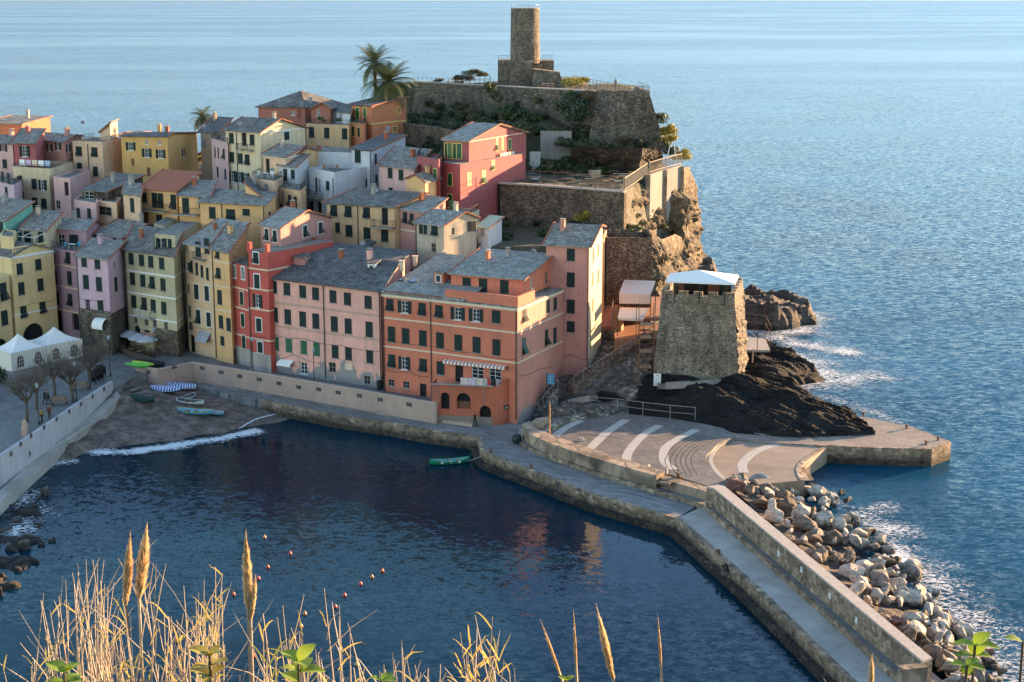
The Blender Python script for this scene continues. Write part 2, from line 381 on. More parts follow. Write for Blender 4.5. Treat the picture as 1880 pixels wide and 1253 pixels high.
def ribbon(b, l1, l2, zb):
    """wall with top edge lines l1,l2 (lists of points) down to zb (number or list)"""
    n = len(l1); zz = zb if isinstance(zb, (list, tuple)) else [zb] * n
    for i in range(n - 1):
        a, c, d, e = l1[i], l1[i + 1], l2[i + 1], l2[i]; f = lambda p, z: Vector((p.x, p.y, z))
        b.hexa([f(a, zz[i]), f(c, zz[i + 1]), f(d, zz[i + 1]), f(e, zz[i])], [a, c, d, e])
    return b
# ------------------------------------------------------------------ paved levels
PAVE = paving('harbour_slabs', (.15, .145, .14), (.27, .262, .255), 1.5, .35, 1, .6, .62)
PAVED = paving('street', (.14, .137, .135), (.20, .195, .19), .9, .45, 1, .7, .5)
PLAZA = paving('plaza', (.13, .12, .115), (.23, .205, .175), .7, .28, 1, .45, .75)
CONCW = paving('concrete_deck', (.34, .31, .27), (.39, .355, .31), 5, 3.2, 1, .7, -.75)
CONCB = stone('concrete_brown', (.31, .225, .15), (.38, .285, .20), .45, (.26, .19, .13), .25, 1)
E = [(247, 692), (281, 705), (357, 708), (408, 722), (480, 734), (516, 742), (623, 763), (719, 777), (781, 789), (879, 803), (885, 826), (901, 836), (1026, 883), (1090, 908), (1243, 952), (1323, 1022), (1383, 1075), (1542, 1230), (1610, 1295)]
back = [(1780, 1290), (1700, 1225), (1316, 905), (1215, 880), (985, 800), (960, 770), (1010, 752), (960, 740), (900, 738), (700, 712), (480, 700), (357, 676), (285, 684)]
b = MB(); tri_prism(b, [P(*p, 1.6) for p in E[:15] + back[2:]], -3, 1.6); struct(b.build('quay', [PAVE]))
b = MB(); tri_prism(b, [P(*p, 1.6) for p in [(1243, 952)] + E[15:] + back[:3] + [(1290, 930)]], -3, 1.602); struct(b.build('breakwater_deck', [CONCW]))
# masonry facing and ledge along the water, 12 cm proud of the quay
el = [P(*p, 1.6) for p in E[4:]]
b = MB(); o1 = offs(el, -.16); o0 = offs(el, .35)
ribbon(b, [p + Vector((0, 0, .03)) for p in o1], [p + Vector((0, 0, .03)) for p in o0], -2.8); struct(b.build('quay_facing', MASON))
el2 = [P(*p, 1.6) for p in E[9:]]; b = MB(); o1 = [Vector((p.x, p.y, .55)) for p in offs(el2, -.85)]; o0 = [Vector((p.x, p.y, .55)) for p in offs(el2, .1)]
ribbon(b, o1, o0, -2.8); struct(b.build('quay_ledge', stone('wet_ledge', (.13, .09, .06), (.22, .16, .10), .9, (.05, .04, .03), .8)))
# street and square behind the pink parapet
b = MB(); sq = [P(*p, 3.25) for p in ((-60, 860), (-5, 846), (207, 716), (247, 690), (292, 684), (352, 673), (480, 693), (620, 718), (800, 749), (860, 720), (700, 650), (480, 600), (240, 560), (-60, 560))]
tri_prism(b, sq, 0, 3.25); struct(b.build('square', PAVED))
b = MB(); bl = [P(*p, 2.0) for p in ((205, 714), (240, 690), (281, 703), (262, 712), (232, 736))]
zz = [3.27, 3.27, 1.63, 1.55, 1.9]; k = [Vector((p.x, p.y, z)) for p, z in zip(bl, zz)]; b.hexa([Vector((p.x, p.y, 0)) for p in k], k); struct(b.build('slipway', CONCW))
PINKW = plaster('parapet_pink', (.50, .34, .26), .3)
pw = thing('parapet_wall', P(480, 700, 2), 'long pale pink parapet wall with small grilles between the street and the harbour quay', 'wall')
tl = [P(*p, 4.0) for p in ((289, 680), (352, 667), (480, 687), (620, 711), (800, 742))]; tl = [P(247, 672, 3.9)] + tl
b = MB(); ribbon(b, tl, offs(tl, .38), 1.0); b.build('wall', PINKW, pw)
b = MB(); c1 = [p + Vector((0, 0, .10)) for p in offs(tl, -.06)]; c2 = [p + Vector((0, 0, .10)) for p in offs(tl, .44)]; ribbon(b, c1, c2, [p.z + .003 for p in tl]); b.build('coping', plain('pale_coping', (.50, .38, .30), .8), pw)
def grille(pt, t, parent, w=.8, h=.45):
    b = MB(); n = Vector((t.y, -t.x, 0)); a = math.atan2(t.y, t.x); b.box(pt + n * .012, (w, .03, h), a); o = b.build('opening', DARK, parent)
    b = MB()
    for i in range(4): b.box(pt + n * .04 + t * (-w / 2 + (i + .5) * w / 4), (.05, .03, h), a)
    b.build('grille', STEEL, o)
for x, y in ((272, 683), (320, 674), (371, 676), (406, 684), (440, 691), (476, 697), (512, 704), (548, 711), (585, 715), (621, 721), (660, 727), (698, 734), (751, 743)):
    for i in range(5):
        a, c = tl[i], tl[i + 1]
        if px_of(a)[0] <= x <= px_of(c)[0]:
            t = (c - a); t.z = 0; t.normalize(); n = Vector((t.y, -t.x, 0)); grille(PL(x, y, a + n * 0, n), t, pw)
b = MB(); bt = [P(*p, 1.95) for p in ((690, 755), (800, 770), (866, 779))]; ribbon(b, bt, offs(bt, .8), 1.3); tag(b.build('low_bench', PINKW), 'low pale pink bench plinth along the quay at the foot of the orange house', 'bench')
# left sea wall and walkway
lw = thing('sea_wall', P(100, 780, 2), 'whitewashed sea wall with small square openings beside the stepped beach walkway', 'wall')
lt = [P(-30, 857, 4.3), P(0, 838, 4.3), P(48, 806, 4.3), P(145, 740, 4.3), P(207, 700, 4.3)]
WW = plaster('whitewash', (.46, .44, .45), .5)
b = MB(); ribbon(b, lt, offs(lt, .4), .5); b.build('wall', WW, lw)
for x, y in ((20, 834), (38, 816), (57, 800), (81, 785), (104, 770), (127, 756), (149, 742), (170, 728), (191, 715)):
    for i in range(4):
        a, c = lt[i], lt[i + 1]
        if px_of(a)[0] <= x <= px_of(c)[0]:
            t = (c - a); t.z = 0; t.normalize(); n = Vector((t.y, -t.x, 0)); pt = PL(x, y, a, n); b = MB(); b.box(pt + n * .01, (.62, .03, .5), math.atan2(t.y, t.x)); b.build('opening', plain('rusty_dark', (.10, .06, .05), .9), lw)
b = MB(); pt = P(46, 800, 3.3); b.box(pt + Vector((0, 0, .5)), (.6, .6, 1.2)); b.box(pt + Vector((0, 0, 1.3)), (.4, .4, .5)); b.lathe(pt + Vector((0, 0, 1.5)), [(.15, 0), (.17, .15), (.08, .3), (.02, .36)], 8)
tag(b.build('wall_pillar', PINKW), 'small pale pink pillar with a round finial on the sea wall', 'pillar')
b = MB(); wi = [P(207, 717, 3.1), P(145, 773, 1.8), P(62, 835, 1.45), P(0, 891, 1.3), P(-40, 925, 1.3)]; wo = [P(221, 728, 2.9), P(177, 772, 1.75), P(124, 809, 1.4), P(72, 856, 1.3), P(0, 922, 1.3)]; wo[-1] = P(-12, 934, 1.3)
ribbon(b, wo, offs(wi, .6), -2); struct(b.build('walkway', CONCW))
# beach
SANDM = rock('beach', (.11, .08, .065), (.22, .165, .135), (0, 0, 0), 1, 0, .3, .8)
hf('beach', [(215, 725, 2.9), (245, 700, 2.95), (280, 712, 2.0), (178, 775, 1.5), (124, 814, .9), (98, 836, .5), (70, 866, .1), (110, 850, .0), (180, 833, -.03), (240, 829, -.03), (300, 823, -.03), (390, 808, -.03), (470, 791, -.03), (110, 866, -.5), (180, 846, -.5), (240, 842, -.5), (300, 836, -.5), (390, 820, -.5), (470, 802, -.5), (500, 772, .05), (530, 757, .1), (340, 740, 1.4), (357, 716, 1.3), (408, 730, 1.0), (480, 744, .6), (516, 752, .3), (230, 765, 1.25), (200, 800, .7), (300, 785, .7), (400, 775, .55), (250, 880, -.9), (150, 880, -.9), (450, 840, -.9), (560, 800, -.9), (600, 775, -.9), (350, 850, -.8)],
   [(200, 720), (245, 690), (281, 700), (357, 702), (408, 716), (480, 728), (540, 740), (640, 770), (500, 860), (200, 900), (40, 890), (90, 830), (170, 768)] and [(a, c, 1) for a, c in ((200, 720), (245, 690), (281, 700), (357, 702), (408, 716), (480, 728), (540, 740), (640, 770), (500, 860), (200, 900), (40, 890), (90, 830), (170, 768))], .5, SANDM, .10, 3, smooth=True)
# ------------------------------------------------------------------ foam (density attribute over a lattice, broken up by noise)
def foammat():
    m, n, l, b = newmat('foam'); at = N(n, 'ShaderNodeAttribute', attribute_name='dens'); nz = noise_(n, l, posn(n, l, (1, 1.6, 1)), 1.6, 9, .78, 1.0)
    sb = N(n, 'ShaderNodeMath', operation='MULTIPLY_ADD'); l.new(nz, sb.inputs[0]); sb.inputs[1].default_value = 2.6; sb.inputs[2].default_value = -1.3
    vo = N(n, 'ShaderNodeTexVoronoi', feature='DISTANCE_TO_EDGE'); vo.inputs['Scale'].default_value = 1.6; wv = N(n, 'ShaderNodeVectorMath', operation='ADD'); l.new(posn(n, l), wv.inputs[0]); wn = n.new('ShaderNodeTexNoise'); wn.inputs['Scale'].default_value = 1.2; l.new(posn(n, l), wn.inputs['Vector']); l.new(wn.outputs['Color'], wv.inputs[1]); l.new(wv.outputs[0], vo.inputs['Vector'])
    vs = N(n, 'ShaderNodeMath', operation='MULTIPLY_ADD'); l.new(vo.outputs['Distance'], vs.inputs[0]); vs.inputs[1].default_value = -.9; l.new(sb.outputs[0], vs.inputs[2])
    ad = N(n, 'ShaderNodeMath', operation='ADD'); l.new(at.outputs['Fac'], ad.inputs[0]); l.new(vs.outputs[0], ad.inputs[1]); r = ramp(n, [(.18, g3(0)), (.62, g3(.85))]); l.new(ad.outputs[0], r.inputs[0])
    b.inputs['Base Color'].default_value = (.75, .78, .80, 1); b.inputs['Roughness'].default_value = .8; l.new(r.outputs[0], b.inputs['Alpha']); bump(n, l, b, nz, .4, .2); return m
FOAM = foammat()
def foam(line, w, z=.05, s=.6, res=.6, wob=.5):
    ln = [P(*p, z) for p in line]; x0 = min(p.x for p in ln) - w; x1 = max(p.x for p in ln) + w; y0 = min(p.y for p in ln) - w; y1 = max(p.y for p in ln) + w
    dn = {}
    def fn(x, y):
        d = min(segd(x, y, ln[i], ln[i + 1])[0] for i in range(len(ln) - 1)); d += wob * noise.noise(Vector((x * .3, y * .3, 0)))
        dn[len(dn)] = max(-.2, s * (1 - d / w)); return z + .06 * max(0, 1 - d / w) if d < w * 1.3 else -9
    o = grid('sea_foam', x0, x1, y0, y1, res, fn, FOAM, True, z - .5); me = o.data
    bm = bmesh.new(); bm.from_mesh(me); L = bm.verts.layers.float.new('dens'); bm.verts.ensure_lookup_table()
    ks = list(dn.values()); nv = len(bm.verts)
    for i, v in enumerate(bm.verts): v[L] = ks[i] if i < len(ks) else 0
    bmesh.ops.delete(bm, geom=[f for f in bm.faces if min(v.co.z for v in f.verts) < -1], context='FACES')
    bmesh.ops.delete(bm, geom=[v for v in bm.verts if not v.link_faces], context='VERTS'); bm.to_mesh(me); bm.free(); o['kind'] = 'stuff'; return o
foam([(185, 832), (240, 829), (300, 822), (400, 806), (470, 792)], 1.9, .13, .95, .3, .9)
foam([(78, 862), (100, 853), (135, 848)], 1.4, .10, .62, .35); foam([(440, 787), (470, 770), (500, 762), (530, 757)], .3, .16, .8, .15, .2)
foam([(40, 890), (60, 905), (40, 925), (60, 950), (20, 985)], 3, .06, .42, .5, 1.8)
foam([(1480, 575), (1470, 610), (1400, 612), (1375, 600), (1430, 625), (1510, 640), (1560, 650)], 6, .07, .50, .7, 3.5)
foam([(1385, 640), (1450, 650), (1520, 685), (1530, 705), (1450, 712), (1600, 690)], 6, .07, .48, .7, 3.5)
foam([(1520, 730), (1600, 755), (1680, 790)], 2, .07, .32, .6, 1)
foam([(1600, 940), (1650, 1000), (1700, 1060), (1745, 1120), (1800, 1190), (1850, 1250)], 4, .08, .42, .5, 3)
foam([(1720, 1080), (1790, 1140), (1880, 1200)], 6, .07, .30, .6, 3); foam([(1640, 1020), (1680, 1050)], 2, .10, .7, .4, 1.4)
foam([(1480, 900), (1560, 930), (1620, 980)], 1.6, .07, .36, .4, 1)
# ------------------------------------------------------------------ breakwater: bench step, parapet, end block
b = MB(); bs = [P(*p, 2.0) for p in ((956, 812), (980, 825), (1080, 862), (1294, 927), (1640, 1236), (1690, 1285))]
bi = [P(*p, 2.0) for p in ((972, 790), (1000, 808), (1080, 838), (1310, 905), (1690, 1222), (1750, 1290))]
ribbon(b, bs, bi, 1.2); o = struct(b.build('bench_step', PAVED))
b = MB(); q1 = [p + Vector((0, 0, .035)) for p in offs(bs, -.12)]; q2 = [p + Vector((0, 0, .035)) for p in offs(bs, .22)]; ribbon(b, q1, q2, 1.25); struct(b.build('step_kerb', MASON))
bw = thing('breakwater_wall', P(1500, 1060, 2), 'high brown block parapet with pale coping along the outer breakwater', 'wall')
zt = 3.75; li = [P(*p, zt) for p in ((1297, 897), (1310, 900), (1500, 1058), (1693, 1219))]; lo = [P(*p, zt) for p in ((1318, 893), (1331, 896), (1515, 1048), (1712, 1212))]
b = MB(); ribbon(b, li, lo, .5); b.build('wall', MASON, bw)
b = MB(); ribbon(b, [p + Vector((0, 0, .18)) for p in offs(li, .05)], [p + Vector((0, 0, .18)) for p in offs(lo, -.05)], zt + .004); b.build('coping', plain('coping_stone', (.42, .36, .30), .85), bw)
b = MB(); e0 = P(1648, 1224, zt); e1 = P(1693, 1219, zt); dd = (li[3] - li[2]).normalized(); dd.z = 0
b.hexa([Vector((q.x, q.y, .5)) for q in (e0, e1 + dd * .02, e1 + dd * .8, e0 + dd * .8)], [Vector((q.x, q.y, zt + .1)) for q in (e0, e1 + dd * .02, e1 + dd * .8, e0 + dd * .8)])
b.build('end_return', CONCB, bw)
pz = thing('plaza_parapet', P(1100, 850, 2), 'curved brown parapet between the stepped plaza and the lower harbour path', 'wall')
zt = 3.3; li = [P(*p, zt) for p in ((958, 780), (966, 792), (985, 803), (1010, 814), (1080, 838), (1205, 874))]; lo = [P(*p, zt) for p in ((972, 773), (985, 787), (1000, 793), (1025, 803), (1095, 827), (1220, 866))]
b = MB(); ribbon(b, li, lo, 1.0); b.build('wall', CONCB, pz)
zt = 2.95; li = [P(*p, zt) for p in ((1213, 879), (1297, 903))]; lo = [P(*p, zt) for p in ((1222, 873), (1308, 897))]; b = MB(); ribbon(b, li, lo, 1.0); b.build('low_wall', CONCB, pz)
b = MB()
for i in range(4): q = P(1206 + 5 * i, 884 + i * 1.2, 2.1 + .25 * i); b.box(q, (1.1, .5, .25), -.35)
b.build('steps', CONCB, pz)
# plaza, stage, pier
def flat(name, pts, z0, z, m): b = MB(); tri_prism(b, [P(*p, z) for p in pts], z0, z); return struct(b.build(name, m))
flat('plaza', [(1083, 754), (1230, 768), (1323, 784), (1352, 800), (1318, 815), (1296, 838), (1300, 856), (1318, 873), (1345, 890), (1314, 897), (1219, 868), (1025, 804), (988, 790), (1012, 770)], -2, 2.35, PLAZA)
flat('stage', [(1330, 800), (1528, 813), (1512, 826), (1462, 858), (1478, 882), (1330, 895), (1290, 850)], -2, 1.85, paving('stage', (.24, .18, .13), (.30, .225, .16), 6, 5, 1, .8, .4))
flat('pier', [(1323, 783), (1345, 806), (1400, 812), (1495, 817), (1527, 816), (1560, 819), (1623, 821), (1710, 823), (1742, 811), (1665, 783), (1600, 768), (1538, 760), (1490, 742), (1400, 770)], -3, 2.0, paving('pier', (.21, .165, .13), (.28, .22, .17), 1.2, .6, 1, .7, .3))
b = MB(); pf = [P(*p, 2.0) for p in ((1500, 818), (1527, 817), (1560, 820), (1623, 822), (1710, 824), (1744, 811.5), (1665, 782.5))]; ribbon(b, [p + Vector((0, 0, .004)) for p in offs(pf, -.15)], [p + Vector((0, 0, .004)) for p in offs(pf, .3)], -3); struct(b.build('pier_facing', MASON))
WSTR = plain('white_stone_band', (.42, .39, .35), .8)
def arc(pts, w, z, name='paving_band', m=WSTR, h=.004):
    ps = []
    for i in range(len(pts) - 1):
        for k in range(6): ps.append((pts[i], pts[i + 1], k / 6))
    cr = []
    q = [pts[0]] + pts + [pts[-1]]
    for i in range(1, len(q) - 2):
        for k in range(8):
            t = k / 8; cr.append(tuple(.5 * ((2 * q[i][c]) + (-q[i - 1][c] + q[i + 1][c]) * t + (2 * q[i - 1][c] - 5 * q[i][c] + 4 * q[i + 1][c] - q[i + 2][c]) * t * t + (-q[i - 1][c] + 3 * q[i][c] - 3 * q[i + 1][c] + q[i + 2][c]) * t ** 3) for c in (0, 1)))
    cr.append(pts[-1]); wp = [P(*c, z + h) for c in cr]; b = MB(); ribbon(b, offs(wp, -w / 2), offs(wp, w / 2), z + h - .05); return b, wp
for pts, w in (([(1013, 806), (1035, 788), (1066, 772)], 1.0), ([(1083, 824), (1112, 796), (1149, 771)], 1.05), ([(1149, 848), (1155, 828), (1180, 800), (1211, 781)], 1.0), ([(1236, 862), (1219, 845), (1226, 818), (1278, 789)], 1.0)):
    struct(arc(pts, w, 2.35)[0].build('paving_band', WSTR))
struct(arc([(1366, 868), (1364, 850), (1390, 828), (1428, 816)], 1.0, 1.85)[0].build('paving_band', WSTR))
for k in range(3):
    q = k * 7
    b, wp = arc([(1345 - q + 8, 800 + k * .5), (1312 - q + 8, 818), (1296 - q + 8, 840), (1302 - q + 8, 860), (1326 - q + 6, 884)], .55, 2.35 - .16 * (2 - k)); struct(b.build('plaza_step', WSTR if k == 0 else PLAZA))
for k in range(3):
    b, wp = arc([(1512 + k * 8, 822), (1478 + k * 8, 844), (1466 + k * 8, 862), (1474 + k * 8, 882)], .5, 1.9 - .45 * k); struct(b.build('stage_step', CONCB))
for k in range(6):   # fine arcs of the stepped paving
    q = 9 * k + 14; z = 2.35 + .0
    struct(arc([(1338 - q, 803 - k), (1300 - q, 822 - k), (1283 - q * 1.05, 845), (1296 - q * 1.1, 874 - k)], .08, 2.35, h=.006)[0].build('paving_joint', DARK))
# stone kerb blocks at the plaza corner
b = MB(); kk = [P(*p, 2.75) for p in ((1000, 793), (1020, 782), (1045, 768), (1084, 760))]; ribbon(b, kk, offs(kk, .7), 1.6); tag(b.build('kerb_block', stone('kerb', (.25, .22, .18), (.34, .30, .24), 1.2)), 'low rubble kerb wall curving along the top left of the plaza', 'wall')
b = MB(); kk = [P(*p, 3.25) for p in ((972, 777), (985, 768), (1008, 765), (996, 776))]; b.hexa([Vector((p.x, p.y, 1.5)) for p in kk], kk); tag(b.build('stone_bench', CONCB), 'solid concrete bench block at the corner of the plaza', 'bench')
# ------------------------------------------------------------------ rocks by the water
BLACK = rock('black_slate', (.038, .032, .027), (.105, .085, .068), (0, 0, .68), 7.0, 0, 2.6, 1.7, (.14, 2.2, 1.6))
BROWNR = rock('brown_rock', (.10, .075, .05), (.22, .165, .11), (.3, .2, 0), 3.0, 0, 1.0, .5)
SR = rock('sea_rock', (.055, .042, .035), (.14, .105, .08), (.5, .1, .2), 5.0, 0, 1.0, .5)
def strat(x, y):
    u = x * .777 - y * .63; v = x * .63 + y * .777; a = 0
    for k, (f, am) in enumerate(((.28, .85), (.75, .45), (2.1, .38))): a += am * (.5 - abs(noise.noise(Vector((u * f * .13, v * f, k * 5.1)))) * 2)
    return a
def strat0(x, y):
    u = (x * .45 - y * .9) * .62 + .6 * noise.noise(Vector((x * .15, y * .15, 3))); a = (u - math.floor(u)); v = noise.noise(Vector((x * .12, u * 1.2, 0)))
    return .32 * (a - .5) * (.5 + v) + .35 * v
hf('rock_slope', [(1090, 745, 2.6), (1120, 725, 3.4), (1150, 750, 2.6), (1200, 700, 5.0), (1250, 700, 5.2), (1350, 694, 5.2), (1200, 755, 2.8), (1250, 770, 2.5), (1300, 782, 2.3), (1230, 730, 4.2), (1330, 730, 4.0), (1430, 728, 4.3), (1440, 700, 3.6), (1410, 685, 4.0), (1500, 757, 3.2), (1400, 765, 3.4), (1400, 796, 2.1), (1500, 798, 2.1), (1560, 790, 2.3), (1600, 796, 2.0), (1480, 733, 1.0), (1540, 757, 1.4)],
   [(a, c, 2.0) for a, c in ((1086, 752), (1120, 705), (1200, 665), (1370, 665), (1425, 690), (1470, 725), (1545, 758), (1612, 797), (1500, 803), (1400, 801), (1310, 788), (1230, 768))], .2, BLACK, .42, 2.2, strat, smooth=True)
hf('rock_outcrop', [(1365, 700, 1), (1380, 690, 2.9), (1420, 700, 1.7), (1460, 705, .7), (1505, 697, .3), (1380, 660, 3.6), (1440, 672, 1.6)], [(a, c, 0) for a, c in ((1350, 715), (1440, 712), (1512, 700), (1470, 675), (1400, 645), (1340, 650))], .3, BLACK, .6, 2.0, strat, smooth=True)
hf('sea_rock', [(1365, 600, 3), (1380, 560, 4.4), (1420, 560, 4.0), (1450, 575, 2.6), (1478, 590, 1.5), (1440, 600, .8), (1350, 560, 5)], [(a, c, 0) for a, c in ((1330, 600), (1430, 606), (1487, 594), (1470, 570), (1390, 560), (1330, 568))], .6, SR, 1.0, 2.0, strat)
hf('sea_rock', [(1235, 510, 7), (1245, 500, 9), (1275, 512, 7), (1300, 525, 3), (1240, 545, 5)], [(a, c, 0) for a, c in ((1200, 560), (1260, 565), (1312, 540), (1300, 515), (1240, 505), (1190, 520))], .7, SR, 1.0, 2.0, strat)
# ------------------------------------------------------------------ boulders
def rockmat(name, a, c): return rock(name, a, c, (.2, .3, 0), 1.2, 0, .8, 1.2)
BM = [rockmat('boulder_white', (.52, .46, .38), (.74, .67, .57)), rockmat('boulder_brown', (.15, .11, .075), (.28, .21, .15)), rockmat('boulder_grey', (.23, .195, .16), (.38, .33, .275)), rockmat('boulder_red', (.24, .11, .085), (.36, .20, .16))]
BL = ['pale limestone boulder in the rock armour outside the breakwater wall', 'brown weathered boulder in the rock armour outside the breakwater wall', 'grey angular boulder in the rock armour outside the breakwater wall', 'reddish boulder in the rock armour outside the breakwater wall']
BG = ['pale boulders of the breakwater', 'brown boulders of the breakwater', 'grey boulders of the breakwater', 'reddish boulders of the breakwater']
rb = random.Random(3)
def boulder_mesh(seed, m):
    r_ = random.Random(seed); bm = bmesh.new(); sc = (1, r_.uniform(.65, .95), r_.uniform(.55, .85))
    for i in range(13):
        v = Vector((r_.gauss(0, 1), r_.gauss(0, 1), r_.gauss(0, 1))).normalized() * r_.uniform(.85, 1.1); bm.verts.new((v.x * sc[0], v.y * sc[1], v.z * sc[2]))
    g = bmesh.ops.convex_hull(bm, input=bm.verts); bmesh.ops.delete(bm, geom=[v for v in bm.verts if not v.link_faces], context='VERTS')
    bmesh.ops.bevel(bm, geom=bm.edges[:] + bm.verts[:], offset=.07, segments=2, profile=.5, affect='EDGES')
    bmesh.ops.triangulate(bm, faces=bm.faces); bmesh.ops.subdivide_edges(bm, edges=[e for e in bm.edges if e.calc_length() > .35], cuts=1)
    for v in bm.verts: v.co += v.co.normalized() * .07 * noise.fractal(v.co * 2.3 + Vector((seed, 0, 0)), 1, 2, 4)
    me = bpy.data.meshes.new('boulder'); bm.to_mesh(me); bm.free(); me.materials.append(m)
    for p in me.polygons: p.use_smooth = False
    return me
bmesh_ = [[boulder_mesh(k * 10 + j, BM[k]) for j in range(5)] for k in range(4)]
def put_boulder(p, r, k, label=None, group=None):
    o = bpy.data.objects.new('boulder', rb.choice(bmesh_[k])); C.objects.link(o); o.location = p; o.scale = (r, r * rb.uniform(.85, 1.1), r * rb.uniform(.85, 1.1)); o.rotation_euler = (rb.uniform(-.5, .5), rb.uniform(-.5, .5), rb.uniform(0, 6.3))
    tag(o, label or BL[k], 'boulder', group or BG[k]); return o
win = [P(*p, 2) for p in ((1335, 892), (1370, 885), (1440, 990 - 5), (1540, 1072), (1640, 1157), (1722, 1225), (1760, 1270))]
win[1] = P(1345, 900, 2)
wout = [P(*p, 0) for p in ((1400, 868), (1560, 925), (1610, 985), (1680, 1050), (1745, 1125), (1800, 1190), (1850, 1250))]
def along(l, t): t *= len(l) - 1; i = min(int(t), len(l) - 2); return l[i].lerp(l[i + 1], t - i)
b = MB(); n_ = 60; kk = 14
for i in range(n_ + 1):
    for j in range(kk + 1):
        a, c = along(win, i / n_), along(wout, i / n_); q = a.lerp(c, j / kk * 1.05); q.z = lerp(2.1, -.9, (j / kk) ** .9) + .5 * noise.noise(q * .9); b.v.append(q)
for i in range(n_):
    for j in range(kk): k = i * (kk + 1) + j; b.f.append((k, k + 1, k + kk + 2, k + kk + 1))
struct(b.build('rubble_bed', SR, uv=False))
cnt = 0
for i in range(1200):
    t = rb.random(); s = rb.random(); r = .5 + .95 * rb.random() ** 1.6
    if i > 170: r *= .78
    p = along(win, t).lerp(along(wout, t), s); z = lerp(2.35, .05, s ** .9) + rb.uniform(-.1, .35); w = rb.random()
    pb = .55 if s > .35 else .22
    put_boulder((p.x, p.y, z), r, 0 if w < pb else (1 if w < .66 else (2 if w < .97 else 3))); cnt += 1
    if cnt >= 297: break
for (x, y, r, k, lb) in ((48, 1003, 1.05, 1, 'large rounded brown boulder standing in the water at the lower left shore'), (77, 998, .55, 1, 'small brown boulder beside the large rounded one at the lower left shore'), (95, 992, .6, 2, 'flat wet grey rock awash right of the large rounded boulder'), (28, 957, .8, 2, 'dark wet rock awash at the left shore, nearest the walkway'), (68, 962, .6, 2, 'small dark rock awash off the left shore, further out'), (85, 905, .9, 2, 'long low dark rock breaking the surface near the walkway end'), (4, 1060, .6, 1, 'sunlit orange-brown rock at the left frame edge'), (12, 1072, .5, 1, 'low sunlit rock just below the orange-brown one'), (66, 1032, .4, 1, 'low flat sunlit rock below the large rounded boulder')):
    o = put_boulder(P(x, y, .15), r, k, lb, 'rocks along the left shore')
o = hf('shore_rock', [(-60, 960, .9), (-20, 1000, .3), (0, 1040, .2), (10, 1070, .1), (20, 980, -.3), (-80, 1050, 1)], [(a, c, 0) for a, c in ((-160, 930), (-40, 945), (-20, 980), (-15, 1030), (8, 1070), (-30, 1110), (-160, 1120))], .4, BROWNR, .5, 1.5)
hf('pebble_shore', [(0, 935, .1), (40, 925, -.1), (60, 950, -.12), (30, 985, -.05), (0, 1000, .1), (20, 1040, -.05), (0, 1075, .1), (80, 905, -.2), (60, 1010, -.2)], [(a, c, 0) for a, c in ((-80, 930), (20, 915), (95, 890), (80, 930), (75, 985), (60, 1020), (30, 1080), (-80, 1100))], .3, SR, .75, .9, lambda x, y: .35 * noise.noise(Vector((x * .9, y * .9, 2))))
for k, (x, y) in enumerate(((12, 950), (34, 940), (8, 975), (40, 975), (58, 930), (22, 1010), (5, 1025), (30, 1048), (50, 992), (18, 930), (70, 915), (2, 1090))): put_boulder(P(x, y, .05), .4 + .25 * (k % 3), 1 if k % 2 else 2, 'small wet rock among the awash pebbles at the lower left shore', 'small wet rocks along the lower left shore')
for (x, y, r) in ((1640, 1018, .5), (1545, 905, .6), (1790, 1180, .8), (1455, 722, .4)): put_boulder(P(x, y, .1), r, 2, 'dark wet boulder awash just off the rock armour', 'boulders awash off the breakwater')
# hillside under the camera
def hill(x, y):
    z = 48.2 - .62 * y + .6 * noise.noise(Vector((x * .12, y * .12, 0))) - .0 * x
    return z - max(0, x - 12) * .25
o = grid('hillside', -60, 40, -8, 84, 2.0, hill, rock('hillside', (.05, .05, .02), (.12, .10, .05), (0, 0, 0), 1, .6), True, -2); o['kind'] = 'structure'
# ------------------------------------------------------------------ windows (shared meshes, each window an object with its own shutters and pane)
_wm = {}
def wmesh(key, fn):
    if key not in _wm:
        b = MB(); fn(b); me_o = b.build('tmp', DARK); _wm[key] = me_o.data; bpy.data.objects.remove(me_o)
    return _wm[key]
def wobj(name, key, fn, mat, parent, loc=(0, 0, 0), rz=0):
    me = wmesh((key, mat.name), fn); me.materials[0] = mat
    o = bpy.data.objects.new(name, me); C.objects.link(o); o.parent = parent; o.location = loc; o.rotation_euler = (0, 0, rz); return o
def bars(b, w, h, nx, ny, y, t=.05, fr=.07):
    for s in (-1, 1): b.box((s * (w / 2 - fr / 2), y, 0), (fr, .05, h)); b.box((0, y, s * (h / 2 - fr / 2)), (w - 2 * fr - .002, .046, fr))
    for i in range(1, nx): b.box((-w / 2 + w * i / nx, y - .001, 0), (t, .04, h - 2 * fr - .002))
    for j in range(1, ny): b.box((0, y + .003, -h / 2 + h * j / ny), (w - 2 * fr - .002, .03, t * .8))
def slats(b, w, h, y, tilt=0):
    n = max(3, int(h / .14))
    for s in (-1, 1): b.box((s * (w / 2 - .03), y, 0), (.06, .045, h))
    for s in (-1, 1): b.box((0, y, s * (h / 2 - .03)), (w - .121, .043, .06))
    for i in range(n):
        z = -h / 2 + .06 + (i + .5) * (h - .12) / n; b.box((0, y + .005, z), (w - .121, .012, (h - .12) / n * 1.02), m=Matrix.Rotation(-.5, 3, 'X'))
